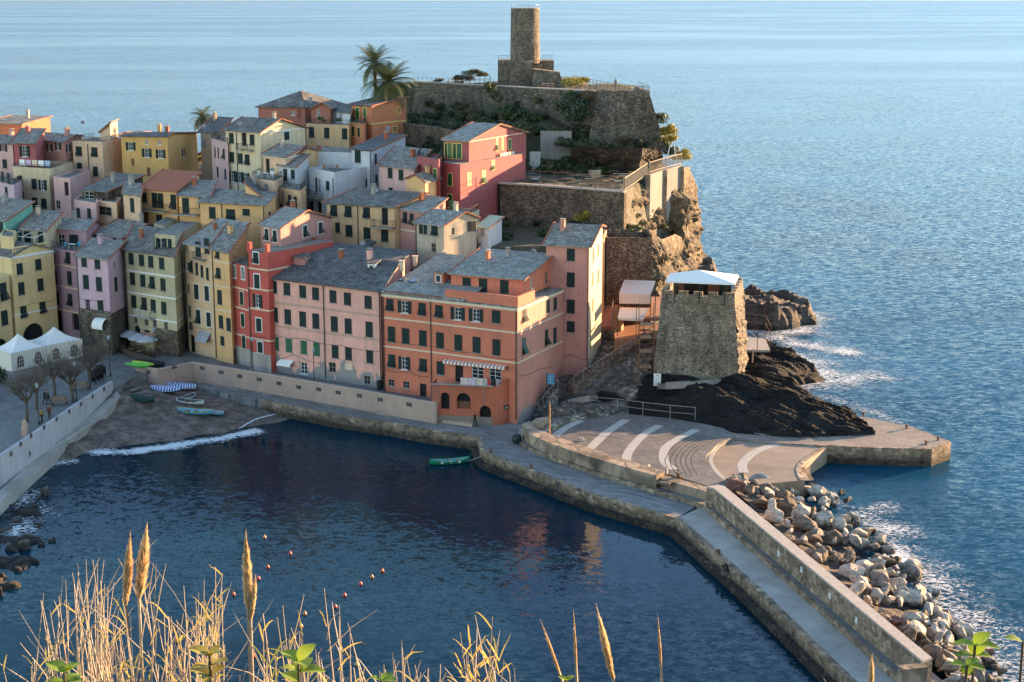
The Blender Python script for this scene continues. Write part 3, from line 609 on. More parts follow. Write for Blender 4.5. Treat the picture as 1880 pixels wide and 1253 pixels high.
def window(parent, p, rz, st, w, h, trim=None, sh=None, pane=True):
    """st: s closed shutters, t lower half pushed out, o open shutters, g glass, d door, a arched, k grille, b brown door"""
    trim_m = trim or GREYT; sh = sh or GREEN; wr = (round(w, 2), round(h, 2)); off = wloc(parent)
    nm = 'door' if st in 'dba' and h > 1.9 else 'window'
    def frame(b):
        if trim:
            for s in (-1, 1): b.box((s * (w / 2 + .06), -.02, 0), (.12, .05, h + .24)); 
            b.box((0, -.021, h / 2 + .07), (w, .05, .14))
        if nm == 'window': b.box((0, -.05, -h / 2 - .06), (w + .3, .14, .08))
        else: b.box((0, -.04, -h / 2 - .04), (w + .2, .12, .06))
        if st in 'ogk': bars(b, w, h, 2, 3 if h > 1.4 else 2, .10)
    root = wobj(nm, ('fr', st, wr, bool(trim)), frame, (WHITE if st in 'og' and not trim else trim_m), parent, Vector(p) - off, rz)
    if st in 'st':
        hw = w / 2
        for s in (-1, 1):
            if st == 's': wobj('shutter', ('sh', wr), lambda b: slats(b, hw - .01, h, -.035), sh, root, (s * hw / 2, 0, 0))
            else:
                def tl(b):
                    n0 = len(b.v); slats(b, hw - .01, h * .5, -.035)
                    for v in b.v[n0:]: v.z += h * .25
                    n1 = len(b.v); slats(b, hw - .01, h * .48, 0); M = Matrix.Rotation(-.55, 3, 'X')
                    for i in range(n1, len(b.v)): q = M @ Vector((b.v[i].x, b.v[i].y, b.v[i].z - h * .24)); b.v[i] = Vector((q.x, q.y - .04, q.z))
                wobj('shutter', ('tl', wr), tl, sh, root, (s * hw / 2, 0, 0))
        if st == 't': wobj('pane', ('dk', wr), lambda b: b.box((0, .0, 0), (w, .02, h)), DARK, root)
    elif st in 'ogk':
        wobj('pane', ('pn', wr), lambda b: b.box((0, .15, 0), (w, .02, h)), GLASS if st != 'k' else DARK, root)
        if st == 'o':
            for s in (-1, 1): wobj('shutter', ('sh', wr), lambda b: slats(b, w / 2 - .01, h, -.035), sh, root, (s * (w * .75 + .02), -.01, 0))
    elif st == 'd': wobj('door_leaf', ('dl', wr), lambda b: b.box((0, .2, 0), (w, .05, h)), DARK if sh is GREEN else sh, root)
    elif st == 'b': wobj('door_leaf', ('bl', wr), lambda b: (b.box((-w / 4, .08, 0), (w / 2 - .02, .05, h)), b.box((w / 4, .08, 0), (w / 2 - .02, .05, h))), BROWN, root)
    elif st == 'a': wobj('door_leaf', ('al', wr), lambda b: b.box((0, .45, 0), (w + .1, .05, h + .1)), DARK, root)
    return root
def hole_poly(u, v, w, h, arch):
    if not arch: return [(u - w / 2, v - h / 2), (u + w / 2, v - h / 2), (u + w / 2, v + h / 2), (u - w / 2, v + h / 2)]
    r = w / 2; r2 = min(r, h * .6); pts = [(u - w / 2, v - h / 2), (u + w / 2, v - h / 2)]
    for i in range(9): a = i * math.pi / 8; pts.append((u + r * math.cos(a), v + h / 2 - r2 + r2 * math.sin(a)))
    return pts
def wall_face(b, o, t, n, prof, zb, holes, depth=.3):
    """prof: [(u, ztop)...]; holes in (u, z)"""
    outer = [(prof[0][0], zb)] + [(prof[-1][0], zb)] + list(reversed(prof)); polys = [outer] + holes
    W3 = lambda q: Vector((o.x + t.x * q[0], o.y + t.y * q[0], q[1]))
    flatp = [q for pl in polys for q in pl]; k = len(b.v); b.v += [W3(q) for q in flatp]
    for tr in tessellate_polygon([[Vector((q[0], q[1], 0)) for q in pl] for pl in polys]): b.f.append(tuple(k + i for i in tr))
    for hp in holes:
        m_ = len(hp)
        for i in range(m_):
            a, c = W3(hp[i]), W3(hp[(i + 1) % m_]); b.quad(a, c, c - n * depth, a - n * depth)
BLD = []
rbz = random.Random(11)
def bld(name, label, cat, mat, A, B, Cc, Y, roof=('v', [(0, 0), (1, 0)]), rm='m', H=10, wins=(), bands=(), hd=-37, trim=None, cornice=None, pipes=(), zb=None, bandm=None, verge=True, chim=1, oh=.35, group=None, sh=None, perp=True, zt=None, parapet=0, rail=False, dpt=None, skylights=()):
    Bw = PY(B[0], B[1], Y) if zt is None else P(B[0], B[1], zt); z = Bw.z
    if isinstance(A, tuple): Aw = P(*A, z); t = (Bw - Aw); t.z = 0; Wd = t.length; t.normalize()
    else: t = Vector((math.cos(R(hd)), math.sin(R(hd)), 0)); Wd = -solve_px(Bw, t, A); Aw = Bw - t * Wd
    if isinstance(Cc, tuple): Cw = P(*Cc, z + (roof[1][-1][1] if roof[0] == 'v' else 0)); d = (Cw - Bw); d.z = 0
    else:
        d = Vector((-t.y, t.x, 0))
        L = dpt if dpt else solve_px(Bw, d, Cc); d = d * L; Cw = Bw + d
    if d.length < 4.5:   # thin slivers: keep the visible edge, give the house real depth
        tgt = px_of(Bw + d)[0]; best = None; a0 = math.atan2(d.y, d.x); a1 = max(a0 + .05, math.atan2(Bw.y, Bw.x) + .35)
        for i in range(181):
            a = lerp(a0, a1, i / 180); c_ = Bw + Vector((math.cos(a), math.sin(a), 0)) * 6; e_ = abs(px_of(c_)[0] - tgt)
            if best is None or e_ < best[0]: best = (e_, c_)
        d = best[1] - Bw; d.z = 0
    Cw = Bw + d
    D = d.length; dn = d.normalized(); zb = z - H if zb is None else zb
    BLD.append((name, label[:30], round(Wd, 1), round(D, 1), round(z, 1), round(math.degrees(math.atan2(t.y, t.x)), 1), round(math.degrees(math.atan2(dn.y, dn.x)), 1), Aw, Bw, Cw, zb))
    root = thing(name, (Bw.x, Bw.y, zb), label, cat, group); root['_z'] = z
    ax, prof = roof[0], roof[1]
    if ax == 'flat': ax, prof = 'v', [(0, 0), (1, 0)]
    nF = Vector((t.y, -t.x, 0)); nR = Vector((dn.y, -dn.x, 0))
    if nR.dot(t) < 0: nR = -nR
    def ztop(u, v):
        s = v if ax in ('v', 'hip') else u
        for i in range(len(prof) - 1):
            if prof[i][0] <= s <= prof[i + 1][0] + 1e-6: return z + lerp(prof[i][1], prof[i + 1][1], (s - prof[i][0]) / (prof[i + 1][0] - prof[i][0]))
        return z
    hip = ax == 'hip'
    faces = {'F': (Aw, t, nF, Wd, 0), 'R': (Bw, dn, nR, D, 1), 'K': (Cw, -t, -nF, Wd, 2), 'L': (Aw + d, -dn, -nR, D, 3)}
    holes = {k: [] for k in faces}; wl = []
    for wn in wins:
        fc, st, xs, y0, y1 = wn[:5]; w = wn[5] if len(wn) > 5 else 1.0; h = wn[6] if len(wn) > 6 else 1.6; ex = wn[7] if len(wn) > 7 else {}
        o, tt, n, Lf, _ = faces[fc]
        for i, x in enumerate(xs):
            y = lerp(y0, y1, 0 if len(xs) == 1 else (x - xs[0]) / (xs[-1] - xs[0])); q = PL(x, y, o, n); u = (q - o).dot(tt)
            sx = st if len(st) == 1 else st[i]
            if sx == 's' and rbz.random() < .12: sx = 't'
            ww = w * (1 if 'oa'.find(sx) < 0 else (.9 if sx == 'o' else 1))
            u = max(ww / 2 + .15, min(Lf - ww / 2 - .15, u)) if Lf > ww + .4 else Lf / 2
            if sx in 'ogkdab':
                hp = hole_poly(u, q.z, ww - .01, h - .01, sx == 'a' or ex.get('arch'))
                if all(.03 < a_ < Lf - .03 and b_ > zb + .03 for a_, b_ in hp) and all(abs(u - q2[0]) > (ww + q2[2]) / 2 + .02 or abs(q.z - q2[1]) > (h + q2[3]) / 2 + .02 for q2 in holes[fc]): holes[fc].append((u, q.z, ww, h, hp))
            wl.append((o + tt * u + Vector((0, 0, q.z - o.z)), math.atan2(tt.y, tt.x), sx, ww, h, ex))
    b = MB()
    for k, (o, tt, n, Lf, idx) in faces.items():
        side = idx in (1, 3)
        if (ax == 'v' and side) or (ax == 'u' and not side):
            pr = []
            for s, dz in prof:
                uu = s * Lf if idx in (0, 1) else (1 - s) * Lf
                pr.append((uu, z + dz))
            pr.sort()
        else:
            e = {0: ztop(0, 0), 2: ztop(1, 1), 1: ztop(1, 0), 3: ztop(0, 1)}[idx] if not hip else z
            if ax == 'v': e = ztop(0, 0) if idx == 0 else ztop(0, 1)
            if ax == 'u': e = ztop(1, 0) if idx == 1 else ztop(0, 0)
            if hip: e = z
            pr = [(0, e), (Lf, e)]
        wall_face(b, o, tt, n, pr, zb, [q[4] for q in holes[k]])
    b.build('wall', mat, root)
    # roof
    rmat = SL[rm] if isinstance(rm, str) else rm; b = MB(); th = .16
    W3 = lambda u, v, zz: Vector((Aw.x + t.x * u + dn.x * v, Aw.y + t.y * u + dn.y * v, zz))
    if roof[0] == 'flat' or parapet:
        b.hexa([W3(.02, .02, z + .01), W3(Wd - .02, .02, z + .01), W3(Wd - .02, D - .02, z + .01), W3(.02, D - .02, z + .01)], [W3(.02, .02, z + .12), W3(Wd - .02, .02, z + .12), W3(Wd - .02, D - .02, z + .12), W3(.02, D - .02, z + .12)])
    elif hip:
        rise = prof[0][0]; a_ = min(prof[0][1], Wd / 2, D / 2) if len(prof[0]) > 1 else min(Wd, D) / 2
        bt = [W3(-oh, -oh, z + .01), W3(Wd + oh, -oh, z + .01), W3(Wd + oh, D + oh, z + .01), W3(-oh, D + oh, z + .01)]; tp = [p + Vector((0, 0, .14)) for p in bt]; b.hexa(bt, tp)
        r1 = W3(a_, D / 2, z + rise); r2 = W3(Wd - a_, D / 2, z + rise); e_ = [p + Vector((0, 0, .005)) for p in tp]
        b.quad(e_[0], e_[1], r2, r1); b.quad(e_[1], e_[2], r2); b.quad(e_[2], e_[3], r1, r2); b.quad(e_[3], e_[0], r1)
    else:
        Ls = D if ax == 'v' else Wd; Lo = Wd if ax == 'v' else D; top = []
        for i, (s, dz) in enumerate(prof):
            x = s * Ls
            if i == 0: sl = (prof[1][1] - prof[0][1]) / max(.1, (prof[1][0] - prof[0][0]) * Ls); x -= oh; dz -= sl * oh
            if i == len(prof) - 1: sl = (prof[-1][1] - prof[-2][1]) / max(.1, (prof[-1][0] - prof[-2][0]) * Ls); x += oh; dz += sl * oh
            top.append((x, z + dz + .02 + th))
        G = (lambda s, l, zz: W3(l, s, zz)) if ax == 'v' else (lambda s, l, zz: W3(s, l, zz))
        n_ = len(top); k = len(b.v)
        for l in (-oh, Lo + oh):
            for s, zz in top: b.v.append(G(s, l, zz))
            for s, zz in top: b.v.append(G(s, l, zz - th))
        m2 = 2 * n_
        for i in range(n_ - 1):
            b.f.append((k + i, k + i + 1, k + m2 + i + 1, k + m2 + i)); b.f.append((k + n_ + i, k + n_ + i + 1, k + m2 + n_ + i + 1, k + m2 + n_ + i))
            b.f.append((k + i, k + i + 1, k + n_ + i + 1, k + n_ + i)); b.f.append((k + m2 + i, k + m2 + i + 1, k + m2 + n_ + i + 1, k + m2 + n_ + i))
        b.f.append((k, k + n_, k + m2 + n_, k + m2)); e = n_ - 1; b.f.append((k + e, k + n_ + e, k + m2 + n_ + e, k + m2 + e))
        if verge:
            vbs = []
            for l in (-oh - .03, Lo + oh + .03):
                vb = MB(); vbs.append(vb)
                for i in range(n_ - 1): vb.beam(G(top[i][0], l, top[i][1] + .02), G(top[i + 1][0], l, top[i + 1][1] + .02), .16, .12)
        for _ in range(int(Wd * D / 3.2) if rm != 't' else 0):
            u, v = rbz.uniform(.3, Wd - .3), rbz.uniform(.3, D - .3); zz = ztop(u / Wd, v / D) + .2; a_ = rbz.uniform(.12, .35); b.box(W3(u, v, zz), (a_, a_ * rbz.uniform(.6, 1), .09), rbz.uniform(0, 3))
    ro = b.build('roof', rmat, root)
    if not (roof[0] == 'flat' or parapet or hip) and verge:
        for vb in vbs: vb.build('verge', TERRA if verge is True else verge, ro)
    for _ in range(chim if not parapet and roof[0] != 'flat' else 0):
        u, v = rbz.uniform(.15, .85), rbz.uniform(.45, .9); p = W3(u * Wd, v * D, ztop(u, v)); cb = MB(); a = rbz.uniform(.4, .6); hh = rbz.uniform(.8, 1.3); yaw = math.atan2(t.y, t.x)
        cb.box(p + Vector((0, 0, hh / 2 - .15)), (a, a, hh + .3), yaw); cb.box(p + Vector((0, 0, hh + .05)), (a + .16, a + .16, .09), yaw); ch = cb.build('chimney', rbz.choice([mat, TERRA, CONC]), ro)
        cb = MB()
        for s in (-1, 1): cb.box(p + Vector((s * a * .3, 0, hh + .2)), (.12, .12, .22), yaw)
        cb.box(p + Vector((0, 0, hh + .34)), (a + .1, a + .1, .06), yaw); cb.build('chimney_cap', CONC, ro)
    for (x, y) in skylights:
        q = PL(x, y, Bw, Vector((0, 0, 1))); u = (q - Aw).dot(t) / Wd; 
        pz = None
        for it in range(6):
            v = max(0, min(1, (q - Aw).dot(dn) / D)); q = P(x, y, ztop(max(0, min(1, (q - Aw).dot(t) / Wd)), v) + .25)
        sb = MB(); sl = math.atan2(prof[1][1] - prof[0][1], (prof[1][0] - prof[0][0]) * D); M = Matrix.Rotation(math.atan2(t.y, t.x), 3, 'Z') @ Matrix.Rotation(sl, 3, 'X')
        sb.box(q, (.95, 1.3, .1), m=M); so = sb.build('skylight', METAL, ro); sb = MB(); sb.box(q + Vector((0, 0, .06)), (.75, 1.1, .03), m=M); sb.build('skylight_pane', plain('sky_pane', (.10, .13, .17), .1), so)
    if parapet:
        b = MB(); w_ = .22; z0, z1 = z + .005, z + parapet
        rr = [(0, 0, Wd, w_), (0, D - w_, Wd, D), (0, w_, w_, D - w_), (Wd - w_, w_, Wd, D - w_)]
        for (a0, c0, a1, c1) in rr: b.hexa([W3(a0, c0, z0), W3(a1, c0, z0), W3(a1, c1, z0), W3(a0, c1, z0)], [W3(a0, c0, z1), W3(a1, c0, z1), W3(a1, c1, z1), W3(a0, c1, z1)])
        b.build('parapet', mat, root)
    if rail:
        b = MB(); pts = [W3(0.1, D - .1, z + parapet), W3(.1, .1, z + parapet), W3(Wd - .1, .1, z + parapet), W3(Wd - .1, D - .1, z + parapet)]
        for i in range(3): railing(b, pts[i], pts[i + 1], .9 - min(.4, parapet * .5))
        b.build('railing', METAL, root)
    if cornice:
        b = MB(); cm, ch_ = cornice
        for (o, tt, n, Lf, idx) in list(faces.values())[:2]:
            zc = (z if not (ax == 'v' and idx == 1) or roof[0] == 'flat' else z) - ch_ / 2
            b.box(o + tt * (Lf / 2) + n * .06 + Vector((0, 0, zc - o.z)), (Lf + (.24 if idx == 0 else 0), .14 if idx == 0 else .13, ch_), math.atan2(tt.y, tt.x))
        b.build('cornice', cm, root)
    for y in bands:
        q = PL(B[0], y, Bw, nF); b = MB()
        for (o, tt, n, Lf, idx) in list(faces.values())[:2]:
            b.box(o + tt * (Lf / 2) + n * .012 + Vector((0, 0, q.z - o.z)), (Lf + (.05 if idx == 0 else -.005), .05, .2), math.atan2(tt.y, tt.x))
        b.build('string_course', bandm or CREAM, root)
    for fc, x in pipes:
        o, tt, n, Lf, _ = faces[fc]; q = PL(x, B[1], o, n); u = max(.1, min(Lf - .1, (q - o).dot(tt))); b = MB(); p = o + tt * u + n * .09
        b.tube([Vector((p.x, p.y, z - .1)), Vector((p.x, p.y, zb + .5))], .06, 6); b.build('drainpipe', COPPER, root)
    for (p, rz, sx, w, h, ex) in wl: window(root, p, rz, sx, w, h, ex.get('trim', trim), ex.get('sh', sh))
    root['faces'] = 0; del root['faces']; del root['_z']
    return dict(root=root, A=Aw, B=Bw, C=Cw, t=t, d=dn, W=Wd, D=D, z=z, nF=nF, nR=nR, faces=faces, W3=W3, ztop=ztop)
def railing(b, a, c, h, n=None, r=.025):
    L = (c - a).length; n = n or max(2, int(L / .25)); up = Vector((0, 0, h))
    b.beam(a + up, c + up, .05, .04); b.beam(a + up * .12, c + up * .12, .03, .03)
    for i in range(n + 1): p = a.lerp(c, i / n); b.beam(p, p + up, .022 if i % 6 else .045)
def balcony(bd, face, x, y, w, dp=1.0, h=1.0, solid=None, col=None):
    """slab whose outer top edge centre sits at pixel x,y on the wall face"""
    o, t, n, Lf, _ = bd['faces'][face]; q = PL(x, y, o, n); rz = math.atan2(t.y, t.x); b = MB(); b.box(q + n * (dp / 2) , (w, dp, .16), rz)
    bo = b.build('balcony', CONC, bd['root'])
    b = MB(); z = Vector((0, 0, .08)); p0 = q - t * w / 2 + n * .05 + z; p1 = q - t * w / 2 + n * (dp - .05) + z; p2 = q + t * w / 2 + n * (dp - .05) + z; p3 = q + t * w / 2 + n * .05 + z
    if solid:
        for a, c in ((p0, p1), (p1, p2), (p2, p3)): m_ = (a + c) / 2 + Vector((0, 0, h / 2 + .003)); b.box(m_, ((c - a).length + .1, .12, h), math.atan2((c - a).y, (c - a).x))
        b.build('balcony_wall', solid, bo)
    else:
        for a, c in ((p0, p1), (p1, p2), (p2, p3)): railing(b, a, c, h)
        b.build('railing', col or METAL, bo)
    return q
def G(fr=.5, rise=1.5, end=0): return ('v', [(0, 0), (fr, rise), (1, end)])
def SH(rise=1.5): return ('v', [(0, 0), (1, rise)])
# ------------------------------------------------------------------ plaster colours
K = {k: plaster(k, c, *r) for k, c, *r in (
 ('yellow', (.76, .55, .26), .25), ('mauve', (.50, .29, .33), .35), ('lilac', (.64, .42, .47), .3), ('olive', (.54, .45, .27), .3), ('paleyellow', (.80, .52, .30), .3),
 ('ochre', (.80, .46, .20), .3), ('red', (.56, .095, .065), .3), ('salmon', (.54, .26, .21), .3), ('pink', (.86, .43, .33), .3, 4.1), ('orange', (.68, .20, .11), .35), ('pinkwall', (.60, .26, .19), .4, 2.2),
 ('tallpink', (.64, .28, .21), .35), ('cream', (.78, .61, .39), .3), ('weathered', (.50, .42, .31), .9), ('maroon', (.40, .10, .10), .35), ('dullred', (.36, .12, .085), .3), ('white', (.62, .61, .62), .25),
 ('gold', (.68, .39, .13), .3), ('mustard', (.76, .48, .25), .4), ('teal', (.20, .46, .36), .3), ('brick', (.38, .14, .095), .3), ('castleorange', (.55, .19, .085), .3), ('beige', (.38, .27, .18), .5), ('peach', (.76, .49, .31), .35), ('rose', (.68, .40, .36), .35), ('oldcream', (.66, .50, .32), .6), ('lightpink', (.60, .38, .36), .3))}
# ------------------------------------------------------------------ waterfront row
tall = dict(bandm=WHITE)
B1 = bld('corner_house', 'large yellow corner house with white string courses and a big arch behind the white tents', 'house', K['yellow'], (-70, 455), (20, 472), (98, 459), 204, G(.5, 1.2), 'b', zb=3, bands=(578, 640), bandm=WHITE, verge=False, chim=1,
  wins=[('R', 's', [36, 70], 494, 486, 1.0, 1.5), ('R', 's', [39, 74], 530, 523, 1.0, 1.7), ('R', 't', [43, 78], 573, 565, 1.0, 1.6), ('R', 'a', [62], 615, 615, 3.6, 3.2)], cornice=(WHITE, .3))
B1b = bld('side_house', 'lower yellow house wing at the left frame edge with long green shutters', 'house', K['yellow'], (-120, 525), (-66, 531), (17, 512), 196, ('flat', 0), zb=3, parapet=.5, wins=[('R', 's', [6], 536, 536, 1.2, 2.4), ('R', 's', [8], 584, 584, 1.2, 2.0), ('R', 'a', [2], 640, 640, 2.6, 2.6)])
o = B1['W3'](B1['W'], .2, B1['z'] + .9)
b = MB(); p0 = B1['W3'](B1['W'] - .1, .3, B1['z'] + .2); p1 = B1['W3'](B1['W'] - .1, B1['D'] - .6, B1['z'] + .2); b.beam(p0 + Vector((0, 0, .9)), p1 + Vector((0, 0, .9)), .3, .16)
for i in range(16): p = p0.lerp(p1, (i + .5) / 16); b.lathe(p, [(.09, 0), (.05, .15), (.10, .45), (.05, .7), (.09, .82)], 6)
b.build('balustrade', K['yellow'], B1['root'])
B2 = bld('terrace_house', 'mauve house with a railed tiled terrace and blue chairs above the alley', 'house', K['mauve'], (70, 452), (150, 466), 178, 208, ('flat', 0), zb=3, hd=-32, bands=(494, 533, 577), bandm=CREAM,
  wins=[('F', 's', [98, 125], 475, 474, 1.0, 1.6), ('F', 's', [101, 128], 509, 511, 1.0, 1.9), ('F', 's', [105, 129], 548, 551, 1.0, 1.7), ('F', 'a', [139], 590, 590, 1.8, 2.6), ('F', 'd', [108], 590, 590, 1.5, 3)], parapet=.15, rail=True)
B2u = bld('top_floor', 'mauve upper floor with dark glass doors set back behind the terrace', 'house', K['mauve'], (86, 418), (158, 424), 185, 213, G(.6, .8), 'l', H=4.2, hd=-32, wins=[('F', 'd', [100], 445, 445, 1.0, 2.2), ('F', 'g', [113], 444, 444, 1.2, 2.2), ('F', 's', [136], 446, 446, 1.6, 2.3)], chim=1)
B3 = bld('lilac_house', 'lilac house with arched top windows, a stone ground floor and a small white awning', 'house', K['lilac'], (139, 471), (197, 477), (227, 458), 202, SH(1.3), 'm', zb=3.2,
  wins=[('F', 's', [154.5, 179], 481, 485, .95, 1.35, {'arch': 1}), ('F', 's', [158, 182], 518, 522, 1.0, 1.9), ('F', 'k', [161], 560, 560, .8, 1.5), ('F', 's', [185], 564, 564, 1.0, 1.8), ('R', 'k', [210], 486, 486, .6, .8), ('R', 's', [212.5], 522, 522, .9, 1.9), ('F', 'd', [193], 615, 615, 1.2, 2.5)], pipes=[('F', 141)])
b = MB(); f = B3['faces']
for k in 'FR':
    o, t, n, L, _ = f[k]; q = PL((190 if k == 'F' else 215), 571, o, n); b.box(o + t * (L / 2) + n * .03 + Vector((0, 0, (q.z + 3.2) / 2 - o.z)), (L + .1 if k == 'F' else L, .08, q.z - 3.2), math.atan2(t.y, t.x))
b.build('stone_base', STONED, B3['root'])
b = MB(); o, t, n, L, _ = f['F']; q = PL(188, 592, o, n)
for i in range(7):
    a0, a1 = i * .26, (i + 1) * .26; v = [q + t * s * .95 + n * (1.1 * math.sin(a)) + Vector((0, 0, 1.1 * math.cos(a) - .5)) for s, a in ((-1, a0), (1, a0), (1, a1), (-1, a1))]; b.quad(*v)
b.build('awning', CLOTHW, B3['root'], smooth=True)
B3b = bld('small_house', 'small lilac house with a patched slate roof behind the arched-window house', 'house', K['lilac'], (176, 429), (226, 438), (281, 428), 211, ('v', [(0, 0), (.8, 1.3), (1, .9)]), 'm', H=6, wins=[('F', 's', [185, 211], 439, 443, .8, 1.0), ('R', 's', [238], 445, 445, .8, 1.4, {'sh': STEEL}), ('R', 's', [252], 439, 439, .7, .8)])
B4 = bld('olive_house', 'tall olive green house with white bands and a white balcony above the umbrellas', 'house', K['olive'], (228, 459), (319, 471), 337, 201, SH(2.2), 'b', zb=3, bands=(509, 549, 592), bandm=WHITE,
  wins=[('F', 's', [241, 260, 277, 297], 475, 484, .95, 1.55), ('F', 's', [243.5, 262.5, 279.5, 299.5], 512, 523, .95, 1.65), ('F', 'stss', [246, 265, 281.5, 301], 554, 566, .95, 1.7), ('F', 'k', [248.5, 268.5, 284, 304.5], 586, 599, .75, 1.1), ('F', 'a', [252], 612, 612, 1.3, 2.2), ('F', 'd', [270], 618, 618, 1.2, 1.7)], pipes=[('F', 230), ('R', 333)])
balcony(B4, 'F', 270, 583, 3.0, .8, 1.0, col=WHITE)
b = MB(); o, t, n, L, _ = B4['faces']['F']
for u0, u1, zt_ in ((L * .55, L + .05, 6.8),): b.box(o + t * ((u0 + u1) / 2) + n * .05 + Vector((0, 0, (zt_ + 3) / 2 - o.z)), (u1 - u0, .12, zt_ - 3), math.atan2(t.y, t.x))
o, t, n, L, _ = B4['faces']['R']; b.box(o + t * (L / 2) + n * .05 + Vector((0, 0, 4.9 - o.z)), (L, .11, 3.8), math.atan2(t.y, t.x)); b.build('stone_base', STONEB, B4['root'])
b = MB(); o, t, n, L, _ = B4['faces']['F']; q = PL(274, 611, o, n); b.quad(q - t * 1.3, q + t * 1.6, q + t * 1.6 + n * .9 - Vector((0, 0, .5)), q - t * 1.3 + n * .9 - Vector((0, 0, .5))); b.build('awning', plaster('awning_rose', (.45, .22, .16)), B4['root'])
B4u = bld('roof_room', 'olive green rooftop room with a balcony of open shutters', 'house', K['olive'], (284, 431), (321, 434), (366, 411), 203, ('flat', 0), zb=16.5, parapet=.1, wins=[('F', 'g', [295], 451, 451, 1.3, 1.9), ('F', 's', [303, 312], 451, 452, .6, 1.9), ('F', 's', [289], 450, 450, .5, 1.9)])
balcony(B4u, 'F', 303, 469, 2.7, .5, .9)
B4v = bld('roof_room', 'small flat slate-roofed cabin on the back of the olive green house', 'house', K['olive'], (283, 412), (300, 417), (322, 405), 211, ('flat', 0), 'm', zb=16, parapet=.1)
B5 = bld('narrow_house', 'narrow pale yellow house with a recessed roof balcony and white-framed windows', 'house', K['paleyellow'], (338, 447), (391, 456), 455, 200, SH(2.4), 'l', zb=3, trim=None,
  wins=[('F', 'k', [339], 453, 453, .7, .9), ('F', 's', [364, 380], 458, 452, 1.1, 2.0), ('F', 'o', [340], 489, 489, .7, 1.2), ('F', 's', [352, 361.5, 371, 381], 490, 503, .5, 1.6), ('F', 'ss', [361, 380], 536, 539, .95, 2.0, {'trim': WHITE}), ('F', 'k', [341.5], 529, 529, .6, 1.1), ('F', 'ss', [364.5, 383.5], 582, 587, .95, 1.9, {'trim': WHITE}), ('F', 'k', [344], 571, 571, .7, 1.6), ('F', 'k', [347], 598, 598, .9, 1.1), ('F', 'a', [353], 631, 631, 1.2, 2.5), ('F', 'd', [370], 642, 642, 1.7, 2.6)], pipes=[('F', 337), ('F', 390)])
balcony(B5, 'F', 370, 477, 2.2, .7, .9)
b = MB(); o, t, n, L, _ = B5['faces']['F']; q = PL(377, 609, o, n); b.quad(q - t * 1.2, q + t * 1.2, q + t * 1.2 + n * 1.0 - Vector((0, 0, 1.3)), q - t * 1.2 + n * 1.0 - Vector((0, 0, 1.3))); b.build('awning', plain('grey_canvas', (.32, .31, .33), .9), B5['root'])
B6 = bld('narrow_house', 'narrow ochre house between the pale yellow and the red house', 'house', K['ochre'], (387, 458), (420, 464), 452, 197, SH(2.2), 'm', zb=3, bands=(484, 529, 573), bandm=CREAM,
  wins=[('F', 's', [399.5], 468, 468, .8, 1.0), ('F', 't', [401], 502, 502, .9, 1.4), ('F', 's', [403.5], 546, 546, .95, 1.9), ('F', 's', [406, 420], 591, 596, .9, 1.7), ('F', 's', [408.5], 626, 626, .8, 1.2), ('F', 'd', [411], 656, 656, .9, 2.2), ('F', 'a', [424], 657, 657, .9, 2.1)], pipes=[('F', 390)])
B7a = bld('red_house', 'low-roofed left half of the red house with two white-framed windows at the top', 'house', K['red'], (420, 482), (456, 491), 470, 195, ('flat', 0), 'm', zb=3, bands=(534, 570, 620), bandm=CREAM, parapet=.1, rail=True,
  wins=[('F', 'gg', [430, 446.5], 499, 502, .8, 1.6, {'trim': WHITE}), ('F', 's', [444, 446, 448], 548, 628, .85, 1.7, {'trim': CREAM}), ('F', 'a', [448], 663, 663, 1.1, 2.6)])
B7 = bld('red_house', 'bright red house with cream bands beside the pink apartment house', 'house', K['red'], (453, 462), (491, 467), 612, 192, ('flat', 0), 'm', zb=3, bands=(497, 534, 571, 626), bandm=CREAM, parapet=.1, pipes=[('F', 455)],
  wins=[('F', 't', [470], 474, 474, .95, 1.4, {'trim': WHITE}), ('F', 's', [472], 517, 517, .95, 1.8, {'trim': WHITE}), ('F', 'o', [473], 553, 553, .9, 1.7), ('F', 's', [475.5], 597, 597, .95, 1.7, {'trim': WHITE}), ('F', 's', [478], 638, 638, .9, 1.4, {'trim': WHITE}), ('F', 'k', [486], 668, 668, .6, .8)])
b = MB()
for a, k in (((B7['W3'](0, 0, 0)), 0),):
    for u, v in ((.25, .25), (B7['W'] - .25, .25)): b = MB(); b.box(B7['W3'](u, v, B7['z'] + .65), (.5, .5, 1.1), R(-32)); b.build('terrace_pier', K['red'], B7['root'])
b = MB(); railing(b, B7['W3'](.5, .1, B7['z'] + .1), B7['W3'](B7['W'] - .5, .1, B7['z'] + .1), .95); b.build('railing', METAL, B7['root'])
b = MB()
for k in (B7a, B7): o, t, n, L, _ = k['faces']['F']; b.box(o + t * (L / 2) + n * .02 + Vector((0, 0, 4.3 - o.z)), (L, .05, 2.6), math.atan2(t.y, t.x)); b.build('plinth', plaster('pale_base', (.42, .36, .31), .7), k['root']); b = MB()
B8 = bld('upper_house', 'salmon upper storey with a sloping gable wall and two white-framed windows above the red house', 'house', K['salmon'], (479, 413), (515, 420), (608, 401), 197.5, G(.5, 1.5, -.2), 'l', H=7, chim=1, skylights=[(533, 392)],
  wins=[('F', 'tt', [490, 505], 431, 434, .9, 1.5, {'trim': WHITE}), ('R', 't', [560, 588], 425, 419, 1.0, 1.5, {'trim': WHITE})])
